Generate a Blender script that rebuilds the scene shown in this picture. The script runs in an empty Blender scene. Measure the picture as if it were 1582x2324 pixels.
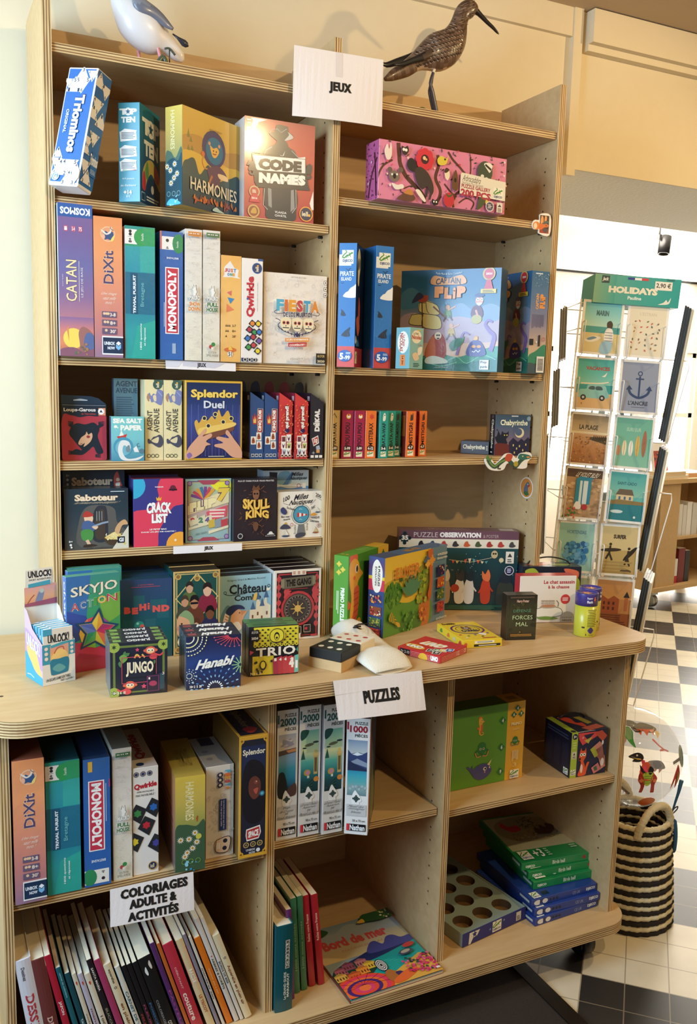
import bpy, bmesh, math, random
from mathutils import Vector, Matrix
random.seed(7)
C = bpy.context.scene.collection
S = bpy.context.scene

# ------------------------------------------------------------------ camera
cam = bpy.data.objects.new('camera', bpy.data.cameras.new('camera'))
C.objects.link(cam)
S.camera = cam
yaw, pit, rol = (math.radians(a) for a in (25.6323, 8.1899, 1.5133))
FW = Vector((math.sin(yaw)*math.cos(pit), math.cos(yaw)*math.cos(pit), -math.sin(pit)))
R0 = Vector((math.cos(yaw), -math.sin(yaw), 0)); U0 = R0.cross(FW)
RT = R0*math.cos(rol) + U0*math.sin(rol); UP = U0*math.cos(rol) - R0*math.sin(rol)
cam.matrix_world = Matrix(((RT.x, UP.x, -FW.x, -0.2307), (RT.y, UP.y, -FW.y, -1.8649), (RT.z, UP.z, -FW.z, 1.4528), (0, 0, 0, 1)))
cam.data.sensor_fit = 'VERTICAL'; cam.data.sensor_height = 36; cam.data.lens = 2024.5/2324*36
cam.data.clip_start = 0.05

# ------------------------------------------------------------------ world, lamps, exposure
S.view_settings.view_transform = 'Standard'; S.view_settings.look = 'None'
S.view_settings.gamma = 1; S.view_settings.use_curve_mapping = False
S.view_settings.exposure = -0.12
W = bpy.data.worlds.new('world'); S.world = W; W.use_nodes = True
W.node_tree.nodes['Background'].inputs[0].default_value = (1.0, 0.84, 0.66, 1)
W.node_tree.nodes['Background'].inputs[1].default_value = 0.20
def lamp(name, kind, loc, aim, power, col, **k):
    L = bpy.data.lights.new(name, kind); L.energy = power; L.color = col
    for a, v in k.items(): setattr(L, a, v)
    o = bpy.data.objects.new(name, L); C.objects.link(o); o.location = loc
    o.rotation_euler = (Vector(aim)-Vector(loc)).to_track_quat('-Z', 'Y').to_euler()
    return o
WARM = (1.0, 0.72, 0.37)
lamp('ceiling_spot', 'SPOT', (1.0, -1.80, 2.44), (1.05, 0.0, 1.1), 66, WARM, spot_size=1.75, spot_blend=.6, shadow_soft_size=.025)
lamp('ceiling_spot', 'SPOT', (2.55, -1.05, 2.44), (1.0, 0.1, 1.1), 70, WARM, spot_size=1.9, spot_blend=.6, shadow_soft_size=.025)
lamp('window_daylight', 'AREA', (-1.30, -0.75, 1.75), (-0.05, 0.1, 1.0), 82, (0.52, 0.75, 1.0), shape='RECTANGLE', size=1.1, size_y=1.3)
lamp('far_room_daylight', 'AREA', (5.9, 3.9, 1.3), (2.2, 0.6, 1.9), 300, (1.0, 0.95, 0.86), shape='RECTANGLE', size=2.2, size_y=2.0)
lamp('far_room_spot', 'POINT', (3.4, 2.0, 2.35), (0, 0, 0), 36, (1.0, 0.92, 0.78), shadow_soft_size=.2)

# ------------------------------------------------------------------ colours and materials
_lin = {}
def lin(h):
    if isinstance(h, tuple): return h
    if h not in _lin:
        v = [int(h[i:i+2], 16)/255 for i in (0, 2, 4)]
        _lin[h] = tuple((x/12.92 if x <= .04045 else ((x+.055)/1.055)**2.4) for x in v) + (1.0,)
    return _lin[h]
def mix(a, b, t):
    a, b = lin(a), lin(b); return tuple(a[i]*(1-t)+b[i]*t for i in range(4))
MATS = {}
def newmat(name):
    m = bpy.data.materials.new(name); m.use_nodes = True; MATS[name] = m
    nt = m.node_tree; return m, nt, nt.nodes, nt.links, nt.nodes['Principled BSDF']
def printed(name, rough, coat=0.0, bump=0.0, bscale=60.0):
    m, nt, N, L, b = newmat(name)
    a = N.new('ShaderNodeVertexColor'); a.layer_name = 'Col'
    L.new(a.outputs[0], b.inputs['Base Color'])
    b.inputs['Roughness'].default_value = rough
    b.inputs['Coat Weight'].default_value = coat; b.inputs['Coat Roughness'].default_value = .12
    if bump:
        tc = N.new('ShaderNodeTexCoord'); n = N.new('ShaderNodeTexNoise'); n.inputs['Scale'].default_value = bscale; n.inputs['Detail'].default_value = 3
        bp = N.new('ShaderNodeBump'); bp.inputs['Strength'].default_value = bump; bp.inputs['Distance'].default_value = .002
        L.new(tc.outputs['Object'], n.inputs['Vector']); L.new(n.outputs[0], bp.inputs['Height'])
        L.new(bp.outputs[0], b.inputs['Normal']); L.new(bp.outputs[0], b.inputs['Coat Normal'])
    return m
printed('printed_card', .50)
printed('gloss_card', .34, .25)
printed('shrink_wrap', .40, .35, .35, 45)
printed('paper', .8, 0, .15, 300)
def solid(name, col, rough=.5, metal=0, noise=0, scale=40, bump=0, **k):
    m, nt, N, L, b = newmat(name)
    b.inputs['Roughness'].default_value = rough; b.inputs['Metallic'].default_value = metal
    for kk, v in k.items(): b.inputs[kk.replace('_', ' ')].default_value = v
    tc = N.new('ShaderNodeTexCoord'); n = N.new('ShaderNodeTexNoise'); n.inputs['Scale'].default_value = scale; n.inputs['Detail'].default_value = 4
    L.new(tc.outputs['Object'], n.inputs['Vector'])
    mx = N.new('ShaderNodeMix'); mx.data_type = 'RGBA'
    c = lin(col); mx.inputs[6].default_value = c; mx.inputs[7].default_value = tuple(x*(1-noise) for x in c[:3])+(1,)
    L.new(n.outputs[0], mx.inputs[0]); L.new(mx.outputs[2], b.inputs['Base Color'])
    if bump:
        bp = N.new('ShaderNodeBump'); bp.inputs['Strength'].default_value = bump; bp.inputs['Distance'].default_value = .004
        L.new(n.outputs[0], bp.inputs['Height']); L.new(bp.outputs[0], b.inputs['Normal'])
    return m
def plywood_face():
    m, nt, N, L, b = newmat('plywood_face')
    tc = N.new('ShaderNodeTexCoord'); mp = N.new('ShaderNodeMapping'); mp.inputs['Scale'].default_value = (3, 24, 24)
    n = N.new('ShaderNodeTexNoise'); n.inputs['Scale'].default_value = 2.2; n.inputs['Detail'].default_value = 6; n.inputs['Distortion'].default_value = .6
    r = N.new('ShaderNodeValToRGB'); r.color_ramp.elements[0].position = .25; r.color_ramp.elements[1].position = .75
    r.color_ramp.elements[0].color = lin('C09B6A'); r.color_ramp.elements[1].color = lin('CDAC7C')
    L.new(tc.outputs['Object'], mp.inputs[0]); L.new(mp.outputs[0], n.inputs['Vector']); L.new(n.outputs[0], r.inputs[0])
    L.new(r.outputs[0], b.inputs['Base Color']); b.inputs['Roughness'].default_value = .5
plywood_face()
def plywood_edge():
    m, nt, N, L, b = newmat('plywood_edge')
    uv = N.new('ShaderNodeUVMap'); uv.uv_map = 'UVMap'
    sx = N.new('ShaderNodeSeparateXYZ'); L.new(uv.outputs[0], sx.inputs[0])
    mp = N.new('ShaderNodeMapping'); mp.inputs['Scale'].default_value = (9, 260, 1); L.new(uv.outputs[0], mp.inputs[0])
    n = N.new('ShaderNodeTexNoise'); n.inputs['Scale'].default_value = 1; n.inputs['Detail'].default_value = 3; L.new(mp.outputs[0], n.inputs['Vector'])
    w = N.new('ShaderNodeMath'); w.operation = 'MULTIPLY'; w.inputs[1].default_value = 2*math.pi/.0052
    L.new(sx.outputs[1], w.inputs[0])
    sn = N.new('ShaderNodeMath'); sn.operation = 'SINE'; L.new(w.outputs[0], sn.inputs[0])
    ad = N.new('ShaderNodeMath'); ad.operation = 'MULTIPLY_ADD'; ad.inputs[1].default_value = .30; L.new(sn.outputs[0], ad.inputs[0])
    L.new(n.outputs[0], ad.inputs[2])
    r = N.new('ShaderNodeValToRGB'); cr = r.color_ramp
    cr.elements[0].position = .24; cr.elements[0].color = lin('7E5C38'); cr.elements[1].position = .80; cr.elements[1].color = lin('E3C590')
    e = cr.elements.new(.36); e.color = lin('9C7648'); e = cr.elements.new(.50); e.color = lin('BC9663'); e = cr.elements.new(.66); e.color = lin('D2B07A')
    L.new(ad.outputs[0], r.inputs[0]); L.new(r.outputs[0], b.inputs['Base Color']); b.inputs['Roughness'].default_value = .6
plywood_edge()
solid('wall_paint', 'E6D6B4', .85, noise=.05, scale=30, bump=.05)
solid('stucco', 'EFE8D6', .95, noise=.06, scale=90, bump=.6)
solid('white_paint', 'F2EEE4', .7, noise=.03)
solid('ceiling_paint', 'C9AD86', .9, noise=.04)
solid('black_plastic', '17161A', .4, noise=.1)
solid('black_metal', '2A2A2C', .4, .3, noise=.1)
solid('steel', 'B8BAB8', .3, .9, noise=.1)
solid('white_wire', 'F4F1EA', .35, noise=.03)
solid('raw_wood', 'D8B27C', .55, noise=.2, scale=70)
solid('door_mat', '3A2D22', .95, noise=.6, scale=400, bump=.8)
solid('dark_trim', '2C241D', .4, .5, noise=.2)
solid('rope_cream', 'E2D3AC', .9, noise=.2, scale=300, bump=.4)
solid('rope_black', '241C17', .9, noise=.3, scale=300, bump=.4)
solid('pin_hole', '3A2716', .9)
solid('canvas', 'E9E0CC', .9, noise=.08, scale=500, bump=.4)
solid('book_pages', 'E4D6B6', .9, noise=.12, scale=300)
solid('tassel_blue', '2B5878', .8, noise=.2)
solid('painted_bird', 'FFFFFF', .4)
def clear(name, col, rough=.03, alpha=.18):
    m, nt, N, L, b = newmat(name)
    b.inputs['Base Color'].default_value = lin(col); b.inputs['Roughness'].default_value = rough
    b.inputs['Alpha'].default_value = alpha; b.inputs['Coat Weight'].default_value = .6
clear('clear_vinyl', 'EEF2F4', .05, .22); clear('clear_acrylic', 'BFD6D8', .05, .30)
def glow(name, col, s):
    m, nt, N, L, b = newmat(name)
    b.inputs['Base Color'].default_value = lin(col); b.inputs['Emission Color'].default_value = lin(col); b.inputs['Emission Strength'].default_value = s
glow('bright_sky', 'FFFDF6', 7)

# ------------------------------------------------------------------ mesh helpers
def link(name, me, mat, parent=None, loc=None, rot=None):
    o = bpy.data.objects.new(name, me); C.objects.link(o)
    for x in (mat if isinstance(mat, (list, tuple)) else [mat]): me.materials.append(MATS[x])
    if parent: o.parent = parent
    if loc is not None: o.location = loc
    if rot is not None: o.rotation_euler = rot
    return o
def tag(o, label, cat, group=None, kind=None):
    o['label'] = label; o['category'] = cat
    if group: o['group'] = group
    if kind: o['kind'] = kind
    return o
def thing(name, label, cat, loc=(0, 0, 0), rz=0, group=None):
    o = bpy.data.objects.new(name, None); C.objects.link(o); o.empty_display_size = .02
    o.location = loc; o.rotation_euler = (0, 0, math.radians(rz)); return tag(o, label, cat, group)
class MB:
    """plain mesh builder: verts, faces, material index, colour per face, uv per corner"""
    def __init__(s): s.v = []; s.f = []; s.m = []; s.c = []; s.uv = []; s.sm = []
    def face(s, pts, m=0, col=None, uv=None, smooth=False):
        i = len(s.v); s.v += [tuple(p) for p in pts]; s.f.append(tuple(range(i, i+len(pts))))
        s.m.append(m); s.c.append(col); s.uv.append(uv); s.sm.append(smooth)
    def box(s, a, b, m=0, col=None):
        (x0, y0, z0), (x1, y1, z1) = a, b
        P = [(x0,y0,z0),(x1,y0,z0),(x1,y1,z0),(x0,y1,z0),(x0,y0,z1),(x1,y0,z1),(x1,y1,z1),(x0,y1,z1)]
        for q in ((3,2,1,0),(4,5,6,7),(0,1,5,4),(1,2,6,5),(2,3,7,6),(3,0,4,7)): s.face([P[i] for i in q], m, col)
    def rings(s, R, m=0, col=None, cap=True, close=False, smooth=True):
        """shared-vertex skin over a list of rings"""
        i = len(s.v); n = len(R[0])
        for r in R: s.v += [tuple(p) for p in r]
        K = len(R)
        for k in range(K if close else K-1):
            a = i+k*n; b = i+((k+1) % K)*n
            for j in range(n):
                j2 = (j+1) % n
                s.f.append((a+j, a+j2, b+j2, b+j)); s.m.append(m if not callable(m) else m(k)); s.uv.append(None); s.sm.append(smooth)
                s.c.append(col(k, j) if callable(col) else col)
        if cap and not close:
            for base, order in ((i, -1), (i+(K-1)*n, 1)):
                s.f.append(tuple(base+j for j in range(n))[::order]); s.m.append(m if not callable(m) else m(0)); s.uv.append(None); s.sm.append(False)
                s.c.append(col(0 if order < 0 else K-2, 0) if callable(col) else col)
    def tube(s, pts, r, n=8, m=0, col=None, close=False):
        P = [Vector(p) for p in pts]; R = []; N = len(P); pu = None
        for k in range(N):
            if close: t = P[(k+1) % N]-P[k-1]
            else: t = P[min(k+1, N-1)]-P[max(k-1, 0)]
            t.normalize()
            if pu is None:
                a = Vector((0, 0, 1)) if abs(t.z) < .9 else Vector((1, 0, 0)); u = t.cross(a).normalized()
            else:
                u = pu - t*pu.dot(t); u.normalize()
            pu = u; w = t.cross(u)
            rr = r[k] if isinstance(r, (list, tuple)) else r
            R.append([P[k]+u*(rr*math.cos(2*math.pi*j/n))+w*(rr*math.sin(2*math.pi*j/n)) for j in range(n)])
        s.rings(R, m, col, True, close)
    def lathe(s, prof, n=32, m=0, col=None, c=(0, 0), cap=True):
        R = [[(c[0]+r*math.cos(2*math.pi*j/n), c[1]+r*math.sin(2*math.pi*j/n), z) for j in range(n)] for r, z in prof]
        s.rings(R, m, col, cap)
    def prism(s, pts, z0, z1, m=0, col=None, edge=None):
        n = len(pts); s.face([(x, y, z1) for x, y in pts], m, col); s.face([(x, y, z0) for x, y in pts][::-1], m, col)
        d = 0
        for k in range(n):
            a, b = pts[k], pts[(k+1) % n]; L = math.hypot(b[0]-a[0], b[1]-a[1])
            s.face([(*a, z0), (*b, z0), (*b, z1), (*a, z1)], m if edge is None else edge, col, [(d, 0), (d+L, 0), (d+L, z1-z0), (d, z1-z0)]); d += L
    def build(s, name, mat, parent=None, loc=None, rot=None):
        me = bpy.data.meshes.new(name); me.from_pydata(s.v, [], s.f)
        me.polygons.foreach_set('material_index', s.m); me.polygons.foreach_set('use_smooth', s.sm)
        if any(c is not None for c in s.c):
            at = me.color_attributes.new('Col', 'FLOAT_COLOR', 'CORNER'); buf = []
            for f, c in zip(s.f, s.c):
                if c is None: c = 'FFFFFF'
                if isinstance(c, list):
                    for q in c: buf += lin(q)
                else: buf += lin(c)*len(f)
            at.data.foreach_set('color', buf)
        if any(u is not None for u in s.uv):
            ul = me.uv_layers.new(name='UVMap'); buf = []
            for f, u in zip(s.f, s.uv):
                for k in range(len(f)): buf += (u[k] if u else (0, 0))
            ul.data.foreach_set('uv', buf)
        me.update()
        return link(name, me, mat, parent, loc, rot)

# ------------------------------------------------------------------ lettering (built-in font turned into flat meshes)
_txt = {}
def text_mesh(s, bold=0.0, sp=1.0, res=2):
    k = (s, round(bold, 3), sp)
    if k in _txt: return _txt[k]
    cu = bpy.data.curves.new('lettering', 'FONT'); cu.body = s; cu.size = 1; cu.offset = bold; cu.resolution_u = res
    cu.space_character = sp; cu.align_x = 'CENTER'; cu.space_line = .95
    o = bpy.data.objects.new('lettering', cu); C.objects.link(o)
    bpy.context.view_layer.update()
    me = o.evaluated_get(bpy.context.evaluated_depsgraph_get()).to_mesh()
    v = [(p.co.x, p.co.y) for p in me.vertices]; f = [tuple(q.vertices) for q in me.polygons]
    o.to_mesh_clear(); bpy.data.objects.remove(o); bpy.data.curves.remove(cu)
    if not v: v = [(0, 0)]; f = []
    x0 = min(p[0] for p in v); x1 = max(p[0] for p in v); y0 = min(p[1] for p in v); y1 = max(p[1] for p in v)
    v = [((p[0]-x0)/max(x1-x0, 1e-6), (p[1]-y0)/max(y1-y0, 1e-6)) for p in v]
    _txt[k] = (v, f); return _txt[k]

def clip01(pts):
    for ax, lim, sg in ((0, 0, 1), (0, 1, -1), (1, 0, 1), (1, 1, -1)):
        out = []
        for k in range(len(pts)):
            a, b = pts[k-1], pts[k]; ia = sg*(a[ax]-lim) >= -1e-9; ib = sg*(b[ax]-lim) >= -1e-9
            if ia != ib:
                t = (lim-a[ax])/(b[ax]-a[ax]); q = [a[0]+t*(b[0]-a[0]), a[1]+t*(b[1]-a[1])]; q[ax] = lim; out.append(tuple(q))
            if ib: out.append(b)
        pts = out
        if len(pts) < 3: return []
    return pts
def smooth_pts(P, n=6, closed=True):
    out = []; N = len(P)
    for k in range(N if closed else N-1):
        if closed: p0, p1, p2, p3 = P[k-1], P[k], P[(k+1) % N], P[(k+2) % N]
        else: p0, p1, p2, p3 = P[max(k-1, 0)], P[k], P[k+1], P[min(k+2, N-1)]
        for j in range(n):
            t = j/n
            out.append(tuple(.5*((2*p1[i])+(-p0[i]+p2[i])*t+(2*p0[i]-5*p1[i]+4*p2[i]-p3[i])*t*t+(-p0[i]+3*p1[i]-3*p2[i]+p3[i])*t**3) for i in range(len(p1))))
    if not closed: out.append(tuple(P[-1]))
    return out

class Face:
    """a printed face; x 0..1 to the right, y 0..1 downwards"""
    STEP = 0.00004
    def __init__(s, mb, o, ux, uy, nrm, W, H, m=0):
        s.mb, s.o, s.ux, s.uy, s.n, s.W, s.H, s.k, s.m = mb, Vector(o), Vector(ux), Vector(uy), Vector(nrm), W, H, 1, m
    def pt(s, x, y): return s.o + s.ux*(x*s.W) + s.uy*(y*s.H) + s.n*(s.k*s.STEP)
    def p(s, pts, c, clip=True):
        if clip: pts = clip01(list(pts))
        if len(pts) < 3: return s
        s.k += 1; s.mb.face([s.pt(*q) for q in pts], s.m, c); return s
    def s(s, pts, c, n=5): return s.p(smooth_pts(pts, n), c)
    def r(s, x0, y0, x1, y1, c): return s.p([(x0, y0), (x1, y0), (x1, y1), (x0, y1)], c)
    def g(s, x0, y0, x1, y1, cols, horiz=False):
        s.k += 1; n = len(cols)-1
        for i in range(n):
            a, b = i/n, (i+1)/n
            if horiz:
                xa, xb = x0+(x1-x0)*a, x0+(x1-x0)*b; q = [(xa, y0), (xb, y0), (xb, y1), (xa, y1)]; cc = [cols[i], cols[i+1], cols[i+1], cols[i]]
            else:
                ya, yb = y0+(y1-y0)*a, y0+(y1-y0)*b; q = [(x0, ya), (x1, ya), (x1, yb), (x0, yb)]; cc = [cols[i], cols[i], cols[i+1], cols[i+1]]
            s.mb.face([s.pt(*z) for z in q], s.m, cc)
        return s
    def e(s, x, y, rx, ry, c, rot=0, n=20):
        a = math.radians(rot); A = s.W/s.H; P = []
        for i in range(n):
            t = 2*math.pi*i/n; dx, dy = rx*math.cos(t)*s.W, ry*math.sin(t)*s.H
            P.append((x+(dx*math.cos(a)-dy*math.sin(a))/s.W, y+(dx*math.sin(a)+dy*math.cos(a))/s.H))
        return s.p(P, c)
    def c(s, x, y, r, c, n=20): return s.e(x, y, r, r*s.W/s.H, c, 0, n)
    def ring(s, x, y, r, w, c, n=24, rx=None):
        s.k += 1; A = s.W/s.H
        for i in range(n):
            a, b = 2*math.pi*i/n, 2*math.pi*(i+1)/n
            q = clip01([(x+(r*math.cos(t))*1, y+(r*math.sin(t))*A) if o else (x+(r-w)*math.cos(t), y+(r-w)*math.sin(t)*A) for t, o in ((a, 1), (b, 1), (b, 0), (a, 0))])
            if len(q) > 2: s.mb.face([s.pt(*z) for z in q], s.m, c)
        return s
    def l(s, pts, w, c, smooth=False, w2=None):
        if smooth: pts = smooth_pts(list(pts), 5, False)
        s.k += 1; A = s.H/s.W; P = [(x, y*A) for x, y in pts]; Lp = []; Rp = []; N = len(P)
        for k in range(N):
            a, b = P[max(k-1, 0)], P[min(k+1, N-1)]; dx, dy = b[0]-a[0], b[1]-a[1]; d = math.hypot(dx, dy) or 1
            ww = w if w2 is None else w+(w2-w)*k/max(N-1, 1)
            nx, ny = -dy/d*ww/2, dx/d*ww/2
            Lp.append((P[k][0]+nx, (P[k][1]+ny)/A)); Rp.append((P[k][0]-nx, (P[k][1]-ny)/A))
        for k in range(N-1):
            q = clip01([Lp[k], Lp[k+1], Rp[k+1], Rp[k]])
            if len(q) > 2: s.mb.face([s.pt(*z) for z in q], s.m, c)
        return s
    def box(s, x0, y0, x1, y1, w, c): return s.l([(x0, y0), (x1, y0), (x1, y1), (x0, y1), (x0, y0)], w, c)
    def star(s, x, y, r, n, c, inner=.5, rot=0):
        A = s.W/s.H; P = []
        for i in range(2*n):
            t = math.pi*i/n - math.pi/2 + math.radians(rot); q = r if i % 2 == 0 else r*inner
            P.append((x+q*math.cos(t), y+q*math.sin(t)*A))
        return s.p(P, c)
    def t(s, txt, x0, y0, x1, y1, c, r=0, b=0.0, sh=0.0, o=None, ow=.05, arch=0.0, tilt=0.0, sp=1.0):
        if o is not None:
            s.t(txt, x0-ow*.25*(x1-x0)/max(len(txt), 1), y0-ow*.5*(y1-y0), x1+ow*.25*(x1-x0)/max(len(txt), 1), y1+ow*.5*(y1-y0), o, r, b+ow, sh, None, 0, arch, tilt, sp)
        v, f = text_mesh(txt, b, sp); s.k += 1; base = len(s.mb.v)
        for (a, q) in v:
            a2 = a + sh*(q-.5)
            if r == 90: x, y = x0+(x1-x0)*(1-q), y1-(y1-y0)*a2
            elif r == -90: x, y = x0+(x1-x0)*q, y0+(y1-y0)*a2
            elif r == 180: x, y = x1-(x1-x0)*a2, y0+(y1-y0)*q
            else: x, y = x0+(x1-x0)*a2, y1-(y1-y0)*q + arch*(a2-.5)**2*4 + tilt*(a2-.5)
            s.mb.v.append(tuple(s.pt(x, y)))
        for q in f:
            s.mb.f.append(tuple(base+i for i in q)); s.mb.m.append(s.m); s.mb.c.append(c); s.mb.uv.append(None); s.mb.sm.append(False)
        return s
    def lines(s, x0, y0, x1, y1, n, c, w=None, ragged=.25, vert=False):
        """rows of print too small to read"""
        for i in range(n):
            rg = random.random()*ragged
            if vert:
                x = x0+(x1-x0)*(i+.5)/n; hw = (x1-x0)/n*.28; s.r(x-hw, y0, x+hw, y1-(y1-y0)*rg, c)
            else:
                y = y0+(y1-y0)*(i+.5)/n; hh = (y1-y0)/n*.26; s.r(x0, y-hh, x1-(x1-x0)*rg, y+hh, c)
        return s

# ------------------------------------------------------------------ printed boxes
class Box:
    def __init__(s, w, d, h, col, mat='gloss_card', ch=.0007, **fc):
        s.w, s.d, s.h = w, d, h; s.mb = MB(); s.mat = mat
        X, Y, Z = (0, w), (0, d), (0, h); g = lambda k: fc.get(k, col)
        def v(i, j, k, ax):
            q = [X[i], Y[j], Z[k]]
            for a in range(3):
                if a != ax: q[a] += ch*(1 if (i, j, k)[a] == 0 else -1)
            return tuple(q)
        F = {'front': (1, 0, [(0,0),(1,0),(1,1),(0,1)]), 'back': (1, 1, None), 'left': (0, 0, None), 'right': (0, 1, None), 'top': (2, 1, None), 'bottom': (2, 0, None)}
        Q = {'front': [(0,0,0),(1,0,0),(1,0,1),(0,0,1)], 'back': [(1,1,0),(0,1,0),(0,1,1),(1,1,1)], 'left': [(0,1,0),(0,0,0),(0,0,1),(0,1,1)],
             'right': [(1,0,0),(1,1,0),(1,1,1),(1,0,1)], 'top': [(0,0,1),(1,0,1),(1,1,1),(0,1,1)], 'bottom': [(0,1,0),(1,1,0),(1,0,0),(0,0,0)]}
        for k, q in Q.items(): s.mb.face([v(*i, F[k][0]) for i in q], 0, g(k))
        for a in range(3):
            b, c = [x for x in range(3) if x != a]
            for ib in (0, 1):
                for ic in (0, 1):
                    P = []
                    for ax, ends in ((b, (0, 1)), (c, (1, 0))):
                        for e in ends:
                            i = [0, 0, 0]; i[a] = e; i[b] = ib; i[c] = ic; P.append(v(*i, ax))
                    nm = {(0,0):'left',(0,1):'right',(1,0):'front',(1,1):'back',(2,0):'bottom',(2,1):'top'}
                    kk = nm[(b, ib)] if nm[(b, ib)] in ('front',) else nm[(c, ic)]
                    s.mb.face(P, 0, g(kk))
        for i in (0, 1):
            for j in (0, 1):
                for k in (0, 1): s.mb.face([v(i, j, k, 0), v(i, j, k, 1), v(i, j, k, 2)], 0, g('front'))
    def f(s, which='front', m=0):
        w, d, h = s.w, s.d, s.h
        return {'front': lambda: Face(s.mb, (0, 0, h), (1, 0, 0), (0, 0, -1), (0, -1, 0), w, h, m),
                'right': lambda: Face(s.mb, (w, 0, h), (0, 1, 0), (0, 0, -1), (1, 0, 0), d, h, m),
                'left': lambda: Face(s.mb, (0, d, h), (0, -1, 0), (0, 0, -1), (-1, 0, 0), d, h, m),
                'top': lambda: Face(s.mb, (0, d, h), (1, 0, 0), (0, -1, 0), (0, 0, 1), w, d, m)}[which]()
    def put(s, x, y, z, yaw, label, name='game_box', cat='game box', group=None, tilt=0, roll=0, parent=None):
        M = Matrix.Rotation(math.radians(yaw), 4, 'Z') @ Matrix.Rotation(math.radians(tilt), 4, 'X') @ Matrix.Rotation(math.radians(roll), 4, 'Y')
        s.obj = s.mb.build(name, s.mat, parent, (x, y, z), M.to_euler())
        if label: tag(s.obj, label, cat, group)
        return s.obj
def again(o, x, y, z, yaw, label, group=None):
    c = o.copy(); C.objects.link(c); c.location = (x, y, z); c.rotation_euler = (0, 0, math.radians(yaw)); c['label'] = label
    if group: c['group'] = group
    for ch in list(o.children):
        k = ch.copy(); C.objects.link(k); k.parent = c
    return c

# emblems that recur on the packaging
def gecko(f, x0, y0, x1, y1, bg='F3EDD8', word=True):
    f.r(x0, y0, x1, y1, bg); X = lambda a: x0+(x1-x0)*a; Y = lambda a: y0+(y1-y0)*a; k = (x1-x0)
    g = '4E8A2C'
    f.l([(X(.30), Y(.02)), (X(.40), Y(.16)), (X(.22), Y(.30)), (X(.05), Y(.50)), (X(.22), Y(.56)), (X(.42), Y(.40)), (X(.62), Y(.36)), (X(.78), Y(.24)), (X(.92), Y(.20))], k*.07, g, True, k*.13)
    f.e(X(.86), Y(.22), k*.09, (y1-y0)*.06, g, -20, 10)
    for a, b in (((.42, .40), (.38, .56)), ((.44, .40), (.54, .54)), ((.66, .34), (.74, .50)), ((.66, .34), (.58, .18))): f.l([(X(a[0]), Y(a[1])), (X(b[0]), Y(b[1]))], k*.05, g)
    if word: f.t('DJECO', X(.08), Y(.68), X(.92), Y(.92), '1F3C7A', b=.03)
def iello(f, x, y, r, rot=0, ring='F0A040', bg='2B3550'):
    f.c(x, y, r, ring); f.c(x, y, r*.86, bg)
    A = f.W/f.H
    if rot == 90: f.t('iell', x-r*.34, y-r*.25*A, x+r*.3, y+r*.62*A, 'FFE9C0', r=90, b=.02); f.r(x-r*.05, y-r*.6*A, x+r*.3, y-r*.3*A, 'F0B040')
    else: f.t('iell', x-r*.62, y-r*.34*A, x+r*.25, y+r*.3*A, 'FFE9C0', b=.02); f.r(x+r*.3, y-r*.02*A, x+r*.62, y+r*.3*A, 'F0B040')
def person(f, x, y, h, c):
    w = h*f.H/f.W; f.c(x, y, w*.17, c, 10); f.p([(x-w*.22, y+h*.95), (x-w*.15, y+h*.22), (x+w*.15, y+h*.22), (x+w*.22, y+h*.95)], c)
def bush(f, x, y, rx, n, cols, sz=.05, seed=1):
    q = random.Random(seed)
    for i in range(n): f.c(x+q.uniform(-rx, rx), y+q.uniform(-rx, rx)*f.W/f.H, sz*q.uniform(.5, 1.2), q.choice(cols), 9)
def leaf(f, x, y, L, ang, c, wd=.35):
    a = math.radians(ang); A = f.W/f.H; P = []
    for t, s_ in ((0, 0), (.3, wd*.5), (.65, wd*.4), (1, 0), (.65, -wd*.4), (.3, -wd*.5)):
        P.append((x+L*(t*math.cos(a)-s_*math.sin(a)), y+L*(t*math.sin(a)+s_*math.cos(a))*A))
    f.p(P, c)
def speck(f, n, cols, r0, r1, seed=3, x0=0, y0=0, x1=1, y1=1):
    q = random.Random(seed)
    for i in range(n): f.c(q.uniform(x0, x1), q.uniform(y0, y1), q.uniform(r0, r1), q.choice(cols), 7)
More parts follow.
